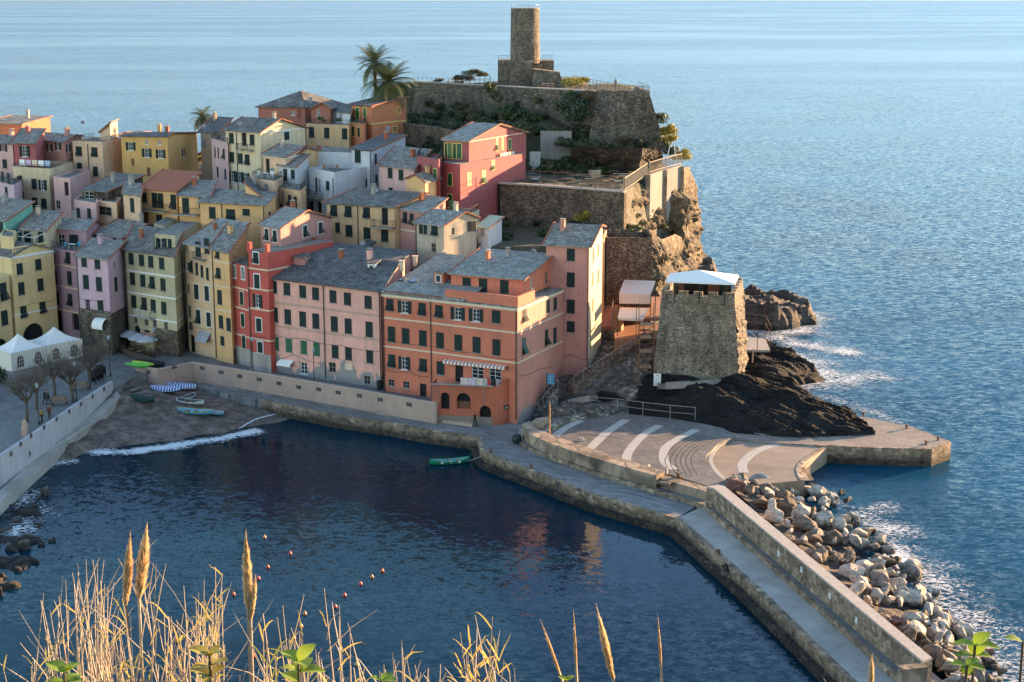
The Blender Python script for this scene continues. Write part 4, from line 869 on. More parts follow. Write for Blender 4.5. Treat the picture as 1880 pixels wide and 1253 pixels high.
B9 = bld('apartment_house', 'long pink apartment house with peeling plaster, four bright green shutters and a dark slate roof', 'apartment house', K['pink'], (489, 509), (698, 534), (753, 464), 184, ('v', [(0, 0), (.55, 2.2), (1, 2.5)]), 'd', zb=3, chim=3, verge=False, oh=.5,
  wins=[('F', 's', [502.5, 527, 556, 579.5, 611.5, 638, 676], 527, 555, 1.05, 1.55), ('F', 's', [504.5, 528.5, 556, 580, 614, 639.5, 678], 578, 605, 1.05, 1.9), ('F', 's', [506.5, 530.5, 558, 581.5], 631, 641, 1.0, 1.7, {'sh': GREEN2}), ('F', 's', [615.5, 640, 679], 646, 655, 1.0, 1.6),
        ('F', 'd', [508], 678, 678, 1.0, 2.2), ('F', 'd', [524], 681, 681, .9, 1.6, {'sh': BROWN}), ('F', 'g', [558], 676, 676, 1.0, 1.5), ('F', 'd', [583], 687, 687, 1.2, 2.0), ('F', 'k', [610], 675, 675, 1.1, 1.3), ('F', 'k', [610], 701, 701, .8, .8), ('F', 'd', [646], 701, 701, 1.4, 2.6, {'sh': BROWN}), ('F', 'k', [674], 698, 698, .9, 1.1)], cornice=(YTRIM, .2), pipes=[('F', 594), ('F', 699)])
o, t, n, L, _ = B9['faces']['F']
b = MB(); q = PL(527, 661, o, n); b.quad(q - t * 1.1, q + t * 1.1, q + t * 1.1 + n * .8 - Vector((0, 0, .45)), q - t * 1.1 + n * .8 - Vector((0, 0, .45))); b.quad(q - t * 1.1 + n * .8 - Vector((0, 0, .45)), q + t * 1.1 + n * .8 - Vector((0, 0, .45)), q + t * 1.1 + n * .8 - Vector((0, 0, .7)), q - t * 1.1 + n * .8 - Vector((0, 0, .7))); b.build('awning', CLOTHW, B9['root'])
for yy in (583, 628):
    b = MB(); q = PL(698, yy, o, n); b.box(o + t * (L / 2) + n * .008 + Vector((0, 0, q.z - o.z + .15)), (L, .03, .3), math.atan2(t.y, t.x)); b.build('string_course', plaster('pinkband', (.60, .36, .26), .4), B9['root'])
b = MB(); q = PL(641, 674, o, n); b.box(q + n * .04, (1.2, .06, .8), math.atan2(t.y, t.x)); b.build('plaque', CREAM, B9['root'])
def dormer(bd, x, y, w, h, dp, mat, win=True, rm='m'):
    p = P(x, y, bd['z'] + 1.6); t, d = bd['t'], bd['d']; rt = bd['root']; rz = math.atan2(t.y, t.x); b = MB()
    c = [p - t * w / 2, p + t * w / 2, p + t * w / 2 + d * dp, p - t * w / 2 + d * dp]; b.hexa([q - Vector((0, 0, h)) for q in c], [q + Vector((0, 0, h * .5)) for q in c]); dm = b.build('dormer', mat, rt)
    b = MB(); up = Vector((0, 0, h * .5 + .03)); c = [q + up for q in (p - t * (w / 2 + .2) - d * .25, p + t * (w / 2 + .2) - d * .25, p + t * (w / 2 + .2) + d * dp, p - t * (w / 2 + .2) + d * dp)]; m_ = Vector((0, 0, .25))
    b.hexa(c, [c[0] + Vector((0, 0, .1)), c[1] + Vector((0, 0, .1)), c[2] + m_, c[3] + m_]); b.build('dormer_roof', SL[rm], dm)
    if win: b = MB(); b.box(p + bd['nF'] * .03, (w * .6, .05, h * .75), rz); b.build('dormer_window', WHITE, dm); b = MB(); b.box(p + bd['nF'] * .062, (w * .44, .02, h * .6), rz); b.build('dormer_pane', GLASS, dm)
dormer(B9, 682, 493, 1.2, 1.1, 3.0, WHITE, rm='d'); dormer(B9, 549, 482, 1.8, 1.2, 2.4, K['salmon'], False, 'd'); dormer(B9, 668, 459, 1.2, .9, 3.5, K['oldcream'], False, 'd')
# orange house
OR = K['orange']
B10 = bld('apartment_house', 'big orange waterfront house with cream bands, a terrace and laundry over an arcade', 'apartment house', OR, (702, 540), (950, 567), (1034, 532), 174, ('flat', 0), 'l', zb=1.6, verge=False, chim=0, cornice=(CREAM, .3), bandm=CREAM, bands=(612, 667),
  wins=[('F', 'totttooos'[0], [716], 560, 560, 1.0, 1.5), ('F', 'o', [743], 564, 564, 1.05, 1.5), ('F', 't', [775], 568, 568, 1.0, 1.5), ('F', 't', [806], 572, 572, 1.0, 1.5), ('F', 'o', [840.5], 576, 576, 1.05, 1.5), ('F', 'o', [874], 579, 579, 1.05, 1.5), ('F', 's', [911], 582, 582, 1.1, 1.5),
   ('F', 's', [719, 745, 776.5, 808, 841.5, 875, 911.5], 614, 638, 1.05, 1.9), ('F', 'tsts'[0], [719.5, 777], 663, 671, 1.0, 1.6), ('F', 'o', [742.5], 667, 667, .9, 1.6), ('F', 's', [809], 676, 676, 1.05, 1.6), ('F', 'd', [843], 686, 686, 1.1, 2.2, {'sh': GREEN}), ('F', 'g', [877, 909], 684, 687, 1.6, 1.5),
   ('F', 'k', [718.5, 746], 703, 707, .9, .9), ('F', 'd', [777], 717, 717, .95, 1.6), ('R', 'tss'[0], [963], 580, 580, 1.0, 1.5), ('R', 's', [1005.5, 1019], 563, 558, .9, 1.5), ('R', 's', [962], 636, 636, .9, 2.0, {'sh': TEAL}), ('R', 's', [1003, 1018.5], 620, 616, .85, 1.9)], pipes=[('F', 704), ('F', 791), ('F', 948)])
# side wall in paler pink, 4 mm skin over the corner's plaster is the same wall painted differently
o, t, n, L, _ = B10['faces']['R']; me = [c for c in B10['root'].children if c.name.startswith('wall')][0]
me.data.materials.append(K['pinkwall'])
for p in me.data.polygons:
    if abs(p.normal.dot(n)) > .95: p.material_index = 1
B10u = bld('roof_storey', 'orange rooftop storey with four green shutters set back behind its terrace', 'house', OR, (828, 503), (961, 514), (1013, 470), 179.5, ('v', [(0, 0), (1, 1.6)]), 'l', zb=15.5, verge=TERRA, chim=2, wins=[('F', 's', [857, 887, 926], 522, 527, 1.1, 1.6), ('R', 'g', [976], 519, 519, .5, 1.4), ('R', 'k', [1003], 510, 510, .7, 1.5)])
W3 = B10['W3']; z = B10['z']; b = MB(); Wo, Do = B10['W'], B10['D']
b.hexa([W3(-.2, .1, z + .13), W3(Wo * .62, .1, z + .13), W3(Wo * .62, Do + 2, z + 2.4), W3(-.2, Do + 2, z + 2.4)], [W3(-.2, .1, z + .35), W3(Wo * .62, .1, z + .35), W3(Wo * .62, Do + 2, z + 2.7), W3(-.2, Do + 2, z + 2.7)])
b.hexa([W3(-.2, Do + 2.002, z - 4), W3(Wo * .62, Do + 2.002, z - 4), W3(Wo * .62, Do + 2.2, z - 4), W3(-.2, Do + 2.2, z - 4)], [W3(-.2, Do + 2.002, z + 2.6), W3(Wo * .62, Do + 2.002, z + 2.6), W3(Wo * .62, Do + 2.2, z + 2.6), W3(-.2, Do + 2.2, z + 2.6)])
b.build('slate_slope', SL['l'], B10['root'])
for (x, y) in ((741, 513), (760, 516), (803, 483), (827, 484)):
    q = P(x, y, z + 1)
    for _ in range(6): q = P(x, y, z + .42 + 2.3 * max(0, min(1, (q - B10['A']).dot(B10['d']) / (Do + 2))))
    M = Matrix.Rotation(math.atan2(B10['t'].y, B10['t'].x), 3, 'Z') @ Matrix.Rotation(math.atan2(2.3, Do + 2), 3, 'X'); b = MB(); b.box(q, (.95, 1.3, .12), m=M); so = b.build('skylight', METAL, B10['root']); b = MB(); b.box(q + Vector((0, 0, .07)), (.75, 1.1, .03), m=M); b.build('skylight_pane', plain('sky_pane', (.10, .13, .17), .1), so)
for (x, y) in ((738, 489), (762, 480), (817, 472)):
    q = P(x, y, z + 2.2); b = MB(); b.box(q, (.5, .5, 1.2)); b.box(q + Vector((0, 0, .66)), (.7, .7, .1)); b.build('chimney', CREAM, B10['root'])
b = MB(); b.hexa([W3(.3 + B10['W'] * .45, .35, z + .1), W3(B10['W'] - .1, .35, z + .1), W3(B10['W'] - .1, .6, z + .1), W3(.3 + B10['W'] * .45, .6, z + .1)], [W3(.3 + B10['W'] * .45, .35, z + 1.3), W3(B10['W'] - .1, .35, z + 1.3), W3(B10['W'] - .1, .6, z + 1.3), W3(.3 + B10['W'] * .45, .6, z + 1.3)])
b.hexa([W3(B10['W'] - .35, .602, z + .1), W3(B10['W'] - .1, .602, z + .1), W3(B10['W'] - .1, 5, z + .1), W3(B10['W'] - .35, 5, z + .1)], [W3(B10['W'] - .35, .602, z + 1.3), W3(B10['W'] - .1, .602, z + 1.3), W3(B10['W'] - .1, 5, z + 1.3), W3(B10['W'] - .35, 5, z + 1.3)])
b.build('terrace_parapet', OR, B10['root'])
b = MB()
for i in range(44): b.box(W3(.2 + i * .19, .15, z + .33 + .0), (.07, .25, .16), math.atan2(B10['t'].y, B10['t'].x))
b.build('ridge_tiles', TERRA, B10['root']); dormer(B10, 805, 512, 1.3, 1.3, 3, OR)
# arcade block in front of the orange house
zA = P(793, 701, 5.4); nF, t10 = B10['nF'], B10['t']
base = PL(793, 770, zA, nF); p0 = P(793, 776, 1.6); p1 = P(905, 781, 1.6); ar = thing('arcade_terrace', p1, 'projecting orange arcade with two arches and a dark doorway carrying the laundry terrace', 'terrace')
ta = (p1 - p0); ta.z = 0; La = ta.length; ta.normalize(); na = Vector((ta.y, -ta.x, 0)); ARC = plaster('arcade', (.50, .13, .065), .85)
def on(x, y): q = PL(x, y, p0, na); return (q - p0).dot(ta), q.z
u1, z1 = on(817, 738); u2, z2 = on(851, 738); u3, z3 = on(895, 763)
b = MB(); zt5 = on(800, 706)[1]; u3 = min(u3, La - .9); wall_face(b, p0, ta, na, [(0, zt5), (La, zt5)], 1.5, [hole_poly(u1, z1 + .1, 1.05, 2.0, True), hole_poly(u2, z2 + .1, 1.65, 1.9, True), hole_poly(u3, 2.78, 1.35, 2.2, True)], .5)
pB = P(948, 770, 1.6); cv = [p0 + ta * La]
for i in range(1, 7): a = i / 6; q = (p0 + ta * La).lerp(pB, a) + na * (.9 * math.sin(a * math.pi)); cv.append(Vector((q.x, q.y, 1.6)))
for i in range(6):
    za, zc = zt5 + .9 * smooth01(i / 6), zt5 + .9 * smooth01((i + 1) / 6); a, c = cv[i], cv[i + 1]; b.quad((a.x, a.y, 1.5), (c.x, c.y, 1.5), (c.x, c.y, zc), (a.x, a.y, za))
q = p0 - na * 3; b.quad((p0.x, p0.y, 1.5), (q.x, q.y, 1.5), (q.x, q.y, zt5), (p0.x, p0.y, zt5)); b.build('wall', ARC, ar)
b = MB()
for u, zc, w in ((u1, z1, 1.3), (u2, z2, 1.9), (u3, 2.8, 1.6)): b.box(p0 + ta * u - na * .55 + Vector((0, 0, zc - p0.z)), (w, .05, 2.6), math.atan2(ta.y, ta.x))
b.build('recess', DARK, ar)
b = MB(); b.box(p0 + ta * (u2 - .05) - na * .50 + Vector((0, 0, z2 - p0.z - .5)), (1.6, .04, .9), math.atan2(ta.y, ta.x)); b.build('shelf', BROWN, ar)
b = MB(); q0 = p0 + ta * La; b.hexa([Vector((p.x, p.y, zt5 - .9)) for p in (p0 - na * .02, q0 - na * .02, pB, p0 - na * 4)], [Vector((p.x, p.y, zt5 - .8)) for p in (p0 - na * .02, q0 - na * .02, pB, p0 - na * 4)]); b.build('terrace_floor', CONC, ar)
b = MB(); b.box((p0 + q0) / 2 + Vector((0, 0, zt5 + .04 - p0.z)), (La + .1, .4, .08), math.atan2(ta.y, ta.x)); b.build('coping', CONC, ar)
b = MB(); b.box(p0 + ta * (La / 2) + na * .015 + Vector((0, 0, .45)), (La - .02, .03, 1.0), math.atan2(ta.y, ta.x)); 
b.build('plinth', plaster('grey_plinth', (.26, .20, .15), .6), ar)
# tall pink tower house
B11 = bld('tower_house', 'tall narrow pink house with four green shutters and a slate roof, sunlit on the right', 'house', K['tallpink'], (1003, 449), (1082, 453), (1106, 430), 185, ('v', [(0, 0), (.72, 1.9), (1, 1.5)]), 'm', zb=3, chim=1, cornice=(WHITE, .16),
  wins=[('F', 's', [1048], 468, 468, 1.0, 1.5), ('F', 's', [1048, 1049], 514, 514, 1.0, 1.8)[:2] + ([1048], 514, 514, 1.0, 1.8), ('F', 's', [1048], 563, 563, 1.0, 1.7), ('F', 's', [1048], 600, 600, 1.0, 1.35), ('F', 'a', [1018], 659, 659, 1.0, 2.4), ('R', 'b', [1089, 1098], 469, 457, .7, 1.5, {'trim': None}), ('R', 'b', [1088, 1098], 512, 507, .8, 1.6), ('R', 'b', [1088], 560, 560, .8, 1.5)], pipes=[('F', 1081)])
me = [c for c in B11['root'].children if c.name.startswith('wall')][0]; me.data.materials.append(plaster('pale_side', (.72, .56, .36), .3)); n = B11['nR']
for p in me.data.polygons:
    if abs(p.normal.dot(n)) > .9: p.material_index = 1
B11b = bld('sliver_house', 'thin sunlit yellow facade squeezed between the tall pink house and the stone house', 'house', K['ochre'], 1098, (1109, 441), 1114, 196, ('flat', 0), zb=9, hd=-30, parapet=.4, wins=[('R', 's', [1111], 470, 470, .8, 1.4)])
# ------------------------------------------------------------------ second tier, left to right
bld('teal_house', 'sea green house with a slate roof at the left frame edge', 'house', K['teal'], (-60, 396), (10, 407), 61, 213, ('v', [(0, 0), (1, 1.8)]), 'm', H=9, wins=[('F', 's', [2], 418, 418, 1.0, 1.5)])
Bq = bld('awning_house', 'small cream house with a white awning frame on its roof terrace above the yellow house', 'house', K['oldcream'], (40, 421), (84, 425), (112, 398), 211, ('v', [(0, 0), (1, 1.6)]), 'm', H=8, wins=[('F', 's', [51], 438, 438, 1.2, 2.0), ('F', 's', [75], 436, 436, .9, 2.0)])
b = MB(); o, t, n, L, _ = Bq['faces']['F']
for u in (0, L / 2, L):
    p = o + t * u + n * 2.2 + Vector((0, 0, -.6)); b.beam(p, p - Vector((0, 0, 2.4)), .08); b.beam(p, o + t * u - Vector((0, 0, .2)), .08)
b.beam(o + n * 2.2 - Vector((0, 0, .6)), o + t * L + n * 2.2 - Vector((0, 0, .6)), .08); b.build('awning_frame', WHITE, Bq['root'])
bld('pale_yellow_block', 'low pale yellow parapet block behind the yellow corner house', 'house', K['yellow'], 0, (24, 440), 30, 206, ('flat', 0), H=6, parapet=.3)
Bm = bld('cream_house', 'cream house with a parapeted roof terrace, laundry and dark shutters', 'house', K['oldcream'], (24, 318), (93, 322), (135, 309), 236, ('flat', 0), H=12, parapet=1.0, rail=True, chim=0, zb=None,
  wins=[('F', 't', [37], 331, 331, .9, 1.3), ('F', 's', [63], 338, 338, 1.0, 1.6), ('F', 'o', [78.5], 340, 340, .85, 1.6), ('F', 's', [40], 360, 360, .9, 1.5), ('F', 't', [64, 81], 372, 374, 1.0, 1.5)], pipes=[('F', 92)])
bld('pink_terrace_house', 'pink house with a stepped roof terrace and a balcony next to the cream house', 'house', K['rose'], (98, 331), (128, 334), (166, 318), 232, ('flat', 0), H=11, parapet=.5, wins=[('F', 'd', [122], 347, 347, 1.0, 2.0), ('F', 'k', [107], 376, 376, 1.0, 1.3)])
bld('lilac_block', 'pale lilac house below the balconies at the left frame edge', 'house', K['lilac'], (-40, 326), (25, 341), 40, 230, ('flat', 0), H=11, parapet=.1, rail=True, wins=[('F', 's', [12], 353, 353, 1.0, 1.6), ('F', 's', [5, 16], 325, 328, 1, 1.6)])
bld('pink_block', 'pink house with a balcony and green shutters at the far left', 'house', K['rose'], (-30, 262), (23, 265), 40, 247, G(.5, 1), 'm', H=10, wins=[('F', 'o', [6], 271, 271, .9, 1.3), ('F', 's', [9], 301, 301, .9, 1.4)])
bld('sunlit_house', 'sunlit orange house at the top left with its roof edge in the sun', 'house', K['castleorange'], -30, (40, 229), 92, 262, ('v', [(0, 0), (1, .6)]), 'm', H=8, hd=-15)
bld('sunlit_house', 'low sunlit salmon block just right of the top left orange house', 'house', K['salmon'], (28, 226), (54, 227), 90, 266, ('flat', 0), H=6, hd=-15, parapet=.1)
bld('maroon_house', 'maroon house with one white casement and a slate roof at the upper left', 'house', K['maroon'], (25, 263), (64, 264), 82, 244, ('v', [(0, 0), (1, 1.6)]), 'm', H=10, hd=-20, wins=[('F', 'o', [45.5], 278, 278, 1.0, 1.7)])
bld('rose_house', 'sun-dappled rose house with white casements beside the maroon house', 'house', K['salmon'], 64, (118, 262), 150, 247, ('v', [(0, 0), (.6, .8), (1, .4)]), 'm', H=10, wins=[('F', 'oo', [91.5, 107], 271, 269, .8, 1.2), ('R', 'o', [125], 272, 272, .8, 1.3)])
Bt = bld('pink_house', 'pink house with a roof terrace and a small sunlit stair turret', 'house', K['peach'], (133, 263), (188, 265), (226, 258), 246, ('flat', 0), H=15, parapet=.35, rail=True, wins=[('F', 's', [145, 173.5], 278, 279.5, 1.1, 1.5), ('F', 's', [146.5, 175.5], 308, 315, .9, 1.5)], pipes=[('F', 161)])
bld('stair_turret', 'small sunlit peach stair turret with a sloping roof on the pink roof terrace', 'turret', K['peach'], (184, 243), (203, 244), 216, 250, ('u', [(0, 0), (1, 1.4)]), 'm', H=5.5, chim=0)
bld('gold_house', 'golden yellow gabled house with white casements standing alone above the rooftops', 'house', K['gold'], (222, 251), (307, 252), 361, 246, ('v', [(0, 0), (.15, .3), (1, -.6)]), 'd', H=13, chim=2, oh=.3,
  wins=[('F', 'o', [240], 269, 269, .85, 1.3), ('F', 'g', [269, 293], 261, 262, .45, .75), ('F', 'o', [269.5, 295], 281, 283, .85, 1.4), ('F', 'b', [244], 298, 298, .5, 1.1), ('F', 'b', [273], 316, 316, .6, 1.4), ('R', 'o', [337], 280, 280, .9, 1.3)])
bld('beige_house', 'dull beige house with a dark roof behind the palm tree', 'house', K['beige'], (368, 243), (400, 245), 425, 252, ('v', [(0, 0), (1, 1.8)]), 'd', H=14, wins=[('F', 's', [374], 262, 262, .8, 1.4, {'sh': STEEL})])
bld('pink_wing', 'narrow light pink wing with a planted roof terrace left of the tall cream house', 'house', K['lightpink'], (388, 259), (418, 267), 430, 240, ('flat', 0), H=17, parapet=.4, rail=True, wins=[('F', 's', [395, 401], 280, 281, .5, 1.6), ('F', 't', [411], 283, 283, .9, 1.6), ('F', 's', [400, 414], 316, 320, .8, 1.6)])
By = bld('tall_cream_house', 'tall pale cream house with green shutters, small balconies and a broad gable wall', 'house', K['cream'], (414, 239), (478, 243), (560, 236), 237, G(.42, 1.6, -.1), 'b', H=19, cornice=(WHITE, .2), chim=1, oh=.4,
  wins=[('F', 's', [425], 254, 254, .95, 1.6), ('F', 'd', [448], 256, 256, 1.0, 2.0), ('F', 's', [463], 257, 257, .95, 1.6), ('F', 's', [426, 441.5, 454], 289, 293.5, .95, 1.6), ('F', 'ogos'[0], [427.5, 440, 452], 324, 328, .8, 1.7), ('F', 'k', [444.5], 358, 358, .9, 1.0), ('R', 's', [526], 250, 250, 1.2, 1.3, {'trim': WHITE})], pipes=[('F', 434)])
balcony(By, 'F', 443, 275, 1.3, .7, .9); balcony(By, 'F', 460, 277, 1.3, .7, .9, solid=None)
Bz = bld('slate_roof_house', 'small ochre house with a slate lean-to roof and one dark doorway', 'house', K['peach'], (483, 285), (524, 290), (562, 270), 226, ('v', [(0, 0), (.9, 1.0), (1, .9)]), 'm', H=9, wins=[('F', 'd', [491.5], 306, 306, 1.0, 2.3)], cornice=(WHITE, .16))
bld('gable_house', 'ochre gable house behind the slate lean-to roof', 'house', K['mustard'], (520, 291), (532, 292), (606, 283), 229, ('v', [(0, 0), (.45, 1.2), (1, 0)]), 'm', H=9)
Bt2 = bld('ochre_terrace', 'ochre house with grey shutters under a railed terrace with a white table', 'house', K['peach'], (463, 328), (504, 334), 520, 219, ('flat', 0), H=9, parapet=.1, rail=True, wins=[('F', 's', [489.5], 347, 347, .8, 1.4, {'sh': STEEL})])
bld('whitewashed_house', 'narrow whitewashed house with a slate roof left of the white terraced house', 'house', K['white'], (512, 305), (542, 309), (566, 296), 224, ('v', [(0, 0), (1, 1.2)]), 'm', H=6, wins=[('F', 's', [524], 321, 321, .9, 1.7), ('F', 's', [538], 320, 320, .9, 1.3)])
Bo = bld('ochre_block', 'ochre block with two tilted shutters under a railed terrace', 'house', K['mustard'], (503, 343), (551, 352), 562, 217, ('flat', 0), H=11, parapet=.1, rail=True, wins=[('F', 's', [511, 520], 358, 360, .6, 1.5, {'sh': STEEL}), ('F', 't', [532, 542.5], 368, 371, .8, 1.5), ('F', 's', [518], 384, 384, .9, 1.5)])
Bw = bld('white_house', 'bright white house with a walled roof terrace of table and chairs', 'house', K['white'], (567, 317), (614, 326), (686, 313), 222, ('flat', 0), H=13, parapet=.7, wins=[('F', 'd', [580], 340, 340, .9, 2.2), ('F', 'g', [586], 341, 341, .8, 2.0), ('F', 's', [602], 341, 341, .95, 1.3), ('R', 'o', [676], 335, 335, .8, 1.3), ('F', 's', [563, 588], 378, 381, 1.1, 1.7, {'trim': WHITE})], pipes=[('F', 612)])
balcony(Bw, 'F', 582, 362, 3.6, 1.2, .9, solid=None)
bld('terrace_screen', 'high white screen wall closing the back of the white roof terrace', 'wall', K['white'], 569, (652, 281), 655, 232, ('flat', 0), H=4, hd=-20)
Bwr = bld('white_wing', 'tall white wing with a dark lean-to roof and a long blank wall', 'house', K['white'], (645, 275), (681, 278), (744, 250), 229, ('v', [(0, 0), (1, .9)]), 'd', H=14, wins=[('F', 's', [657], 287, 287, 1.2, 1.9), ('R', 's', [689.5], 292, 292, .9, 1.5), ('R', 's', [691], 331, 331, .9, 1.6)], pipes=[('F', 681)])
bld('pink_cottage', 'dusty pink house with a broad slate roof between the white wing and the crimson house', 'house', K['rose'], (696, 304), (760, 311), 790, 221, ('v', [(0, 0), (1, 2.0)]), 'm', H=9, wins=[('F', 's', [716.5, 736.5], 318, 321.5, .95, 1.5), ('F', 's', [717.5], 351, 351, .9, 1.0)])
bld('cream_cottage', 'small cream house with a shallow front gable below the crimson house', 'house', K['ochre'], (746, 329), (781, 336), (808, 328), 214, ('u', [(0, 0), (.5, .8), (1, 0)]), 'm', H=6, wins=[('R', 'k', [800], 364, 364, .6, .8)])
# crimson house
M9 = bld('crimson_house', 'large crimson house with yellow-framed green windows and a railed corner terrace', 'house', K['maroon'], (808, 299), (845, 304), (965, 283), 218, ('flat', 0), H=11, parapet=.1, trim=YTRIM, sh=GREEN2,
  wins=[('F', 's', [826.5], 330, 330, 1.0, 1.7), ('F', 's', [826.5], 365, 365, 1.0, 1.2), ('R', 's', [861], 329.5, 329.5, 1.0, 1.7), ('R', 't', [888], 325.5, 325.5, 1.0, 1.7), ('R', 't', [905], 304, 304, .8, 1.3)])
M9l = bld('crimson_wing', 'lower crimson wing carrying the railed terrace at its left', 'house', K['maroon'], (766, 293), (806, 300), 812, 217.5, ('flat', 0), H=9, parapet=.5, rail=True, trim=YTRIM, wins=[('F', 's', [799], 320, 320, .9, 1.4, {'sh': GREEN2})])
M9u = bld('crimson_upper', 'crimson upper storey with a slate roof, open green shutters and laundry at its gable', 'house', K['maroon'], (815, 257), (861, 260), (966, 245), 221.5, G(.5, 1.7, -.2), 'l', zb=26, chim=0, trim=YTRIM, sh=GREEN2, cornice=(CREAM, .12),
  wins=[('F', 'dd', [820, 834], 277, 278, .9, 2.1), ('F', 's', [827, 843], 277, 278, .8, 2.1), ('R', 's', [912, 922], 266, 264, .6, 1.7), ('R', 's', [935.5], 265, 265, .8, 1.4)])
# ------------------------------------------------------------------ middle tier
bld('stone_barn', 'long slate-roofed barn with a rubble side wall and a lean-to window', 'house', STONED, (150, 350), (198, 353), (262, 324), 225, ('v', [(0, 0), (1, 1.5)]), 'b', H=6, chim=1, wins=[('F', 'g', [163], 359, 359, 1.6, 1.1), ('F', 'k', [186], 360, 360, 1.2, 1.5)])
bld('pink_low_house', 'low pink house with two green-shuttered windows in the dip between the roofs', 'house', K['rose'], (136, 372), (176, 378), 190, 220, ('flat', 0), H=8, parapet=.4, wins=[('F', 's', [144, 164], 391, 392, .9, 1.4)])
bld('ochre_low_house', 'low ochre house with a dark recessed loggia beside the low pink one', 'house', K['peach'], (176, 373), (214, 378), 222, 220, ('flat', 0), H=8, parapet=.4, wins=[('F', 'k', [193], 388, 388, 3.0, 1.3)])
Bor = bld('red_roof_house', 'golden house with the only orange tiled roof, a long balcony and dark green shutters', 'house', K['ochre'], (259, 347), (324, 352), (365, 326), 219, ('v', [(0, 0), (1, 1.9)]), 't', H=12, chim=0, wins=[('F', 's', [264.5], 363, 363, .9, 1.4), ('F', 's', [284, 295, 318.5], 368, 371, 1.0, 2.1), ('F', 'b', [268], 400, 400, 1.0, 1.8), ('F', 's', [293], 403, 403, 1.1, 1.3)])
balcony(Bor, 'F', 287, 387, 5.0, 1.2, 1.0)
bld('lean_to_house', 'small cream lean-to with a pergola left of the orange tiled roof', 'house', K['peach'], (226, 357), (257, 361), 262, 218, ('v', [(0, 0), (1, .9)]), 'm', H=8, wins=[('F', 's', [243], 377, 377, .9, 2.0)])
Bs = bld('slate_cottage', 'yellow cottage with a rounded slate roof right of the orange tiled roof', 'house', K['ochre'], (328, 360), (383, 363), (396, 349), 216, ('v', [(0, 0), (1, 1.4)]), 'm', H=10, wins=[('F', 's', [341], 378, 378, 1.1, 2.2), ('F', 's', [371], 372, 372, 1.0, 1.6)])
balcony(Bs, 'F', 346, 394, 4.0, 1.2, 1.0)
bld('yellow_house', 'broad bright yellow house with a flat grey roof and small dark windows', 'house', K['ochre'], (367, 372), (485, 378), (505, 366), 211, ('v', [(0, 0), (1, .9)]), 'm', H=9, chim=0, verge=False, wins=[('F', 's', [390], 391, 391, 1.0, 1.6), ('F', 's', [423.5], 395, 395, 1.4, 1.6), ('F', 's', [452], 390, 390, 1.1, .9), ('R', 's', [495], 396, 396, 1.0, 1.0)], pipes=[('F', 407), ('F', 485)])
bld('attic_room', 'small yellow rooftop room with a steep dark roof on the broad yellow house', 'attic', K['ochre'], (451, 360), (482, 364), 490, 215, ('u', [(0, 1.6), (1, 0)]), 'd', H=4.5, chim=1)
Bmo = bld('ochre_house', 'wide ochre house with tilted dark shutters, an open door and a corner balcony', 'house', K['mustard'], (600, 373), (724, 381), (778, 358), 209, ('v', [(0, 0), (1, 1.3)]), 'b', H=10, oh=.45, chim=1,
  wins=[('F', 't', [613, 639.5, 673], 387, 391, 1.05, 1.5), ('F', 'd', [706.5], 398, 398, 1.0, 2.3), ('F', 's', [620], 418, 418, .7, 1.4), ('F', 's', [641, 674, 706.5], 424, 433, 1.1, 1.6)], pipes=[('F', 657)])
balcony(Bmo, 'F', 707, 418, 3.4, 1.0, 1.0)
bld('salmon_house', 'narrow salmon house with a slate roof right of the wide ochre house', 'house', K['salmon'], (735, 384), (786, 392), (818, 377), 205, ('v', [(0, 0), (1, 1.1)]), 'l', H=8, bands=(430,), bandm=CREAM, wins=[('F', 't', [744, 756], 400, 403, .85, 1.5)])
bld('weathered_house', 'weathered stained cream cottage with a slate roof and a pale mildewed gable', 'house', K['weathered'], (763, 409), (815, 415), (875, 408), 198, ('v', [(0, 0), (.6, 1.3), (1, .4)]), 'l', H=7, chim=1, wins=[('F', 's', [773, 781], 421, 422, .6, 1.2), ('F', 't', [798], 424, 424, 1.1, 1.3), ('F', 'k', [796], 455, 455, .8, 1.2), ('R', 'k', [832], 425, 425, .5, .9), ('R', 's', [862, 872], 416, 415, .8, 1.3)], pipes=[('F', 764)])
bld('garden_shed', 'small white garden shed with a pale green lean-to roof', 'shed', K['white'], 877, (897, 420), 921, 203, ('v', [(0, 0), (1, .6)]), plain('pale_green_sheet', (.38, .44, .30), .6), H=4, chim=0, wins=[('F', 'k', [885], 425, 425, .8, 1.0)])
bld('low_terrace', 'small grey roof terrace with a green door behind the mildewed cottage', 'terrace', K['weathered'], (820, 396), (862, 399), 880, 209, ('flat', 0), H=5, parapet=.3, rail=True, wins=[('F', 's', [830], 380, 380, .9, 1.8, {'sh': GREEN2})])
# ------------------------------------------------------------------ below the castle
bld('brick_red_house', 'large brick red house with a hipped slate roof below the palms', 'house', K['brick'], (474, 198), (560, 199), (631, 193), 258, ('hip', [(2.6, 5)]), 'b', H=9, hd=-20, chim=0, wins=[('F', 'g', [538], 208, 208, .6, .7), ('F', 'd', [549], 207, 207, .6, 2.0)])
bld('brick_red_annex', 'small brick red annex with a shallow gable in front of the hipped roof', 'house', K['brick'], 571, (606, 202), 622, 253, ('u', [(0, 0), (.6, 1.0), (1, .2)]), 'b', H=5, hd=-15, chim=0, wins=[('F', 'g', [585], 207, 207, .5, 1.0)])
Bot = bld('mustard_house', 'weathered mustard house with a planted roof terrace below the brick red one', 'house', K['mustard'], (562, 230), (640, 233), 655, 248, ('flat', 0), H=7, parapet=.25, rail=True, wins=[('F', 's', [572, 600, 633], 243, 246, .95, 1.7), ('F', 's', [600], 274, 274, .9, .8)])
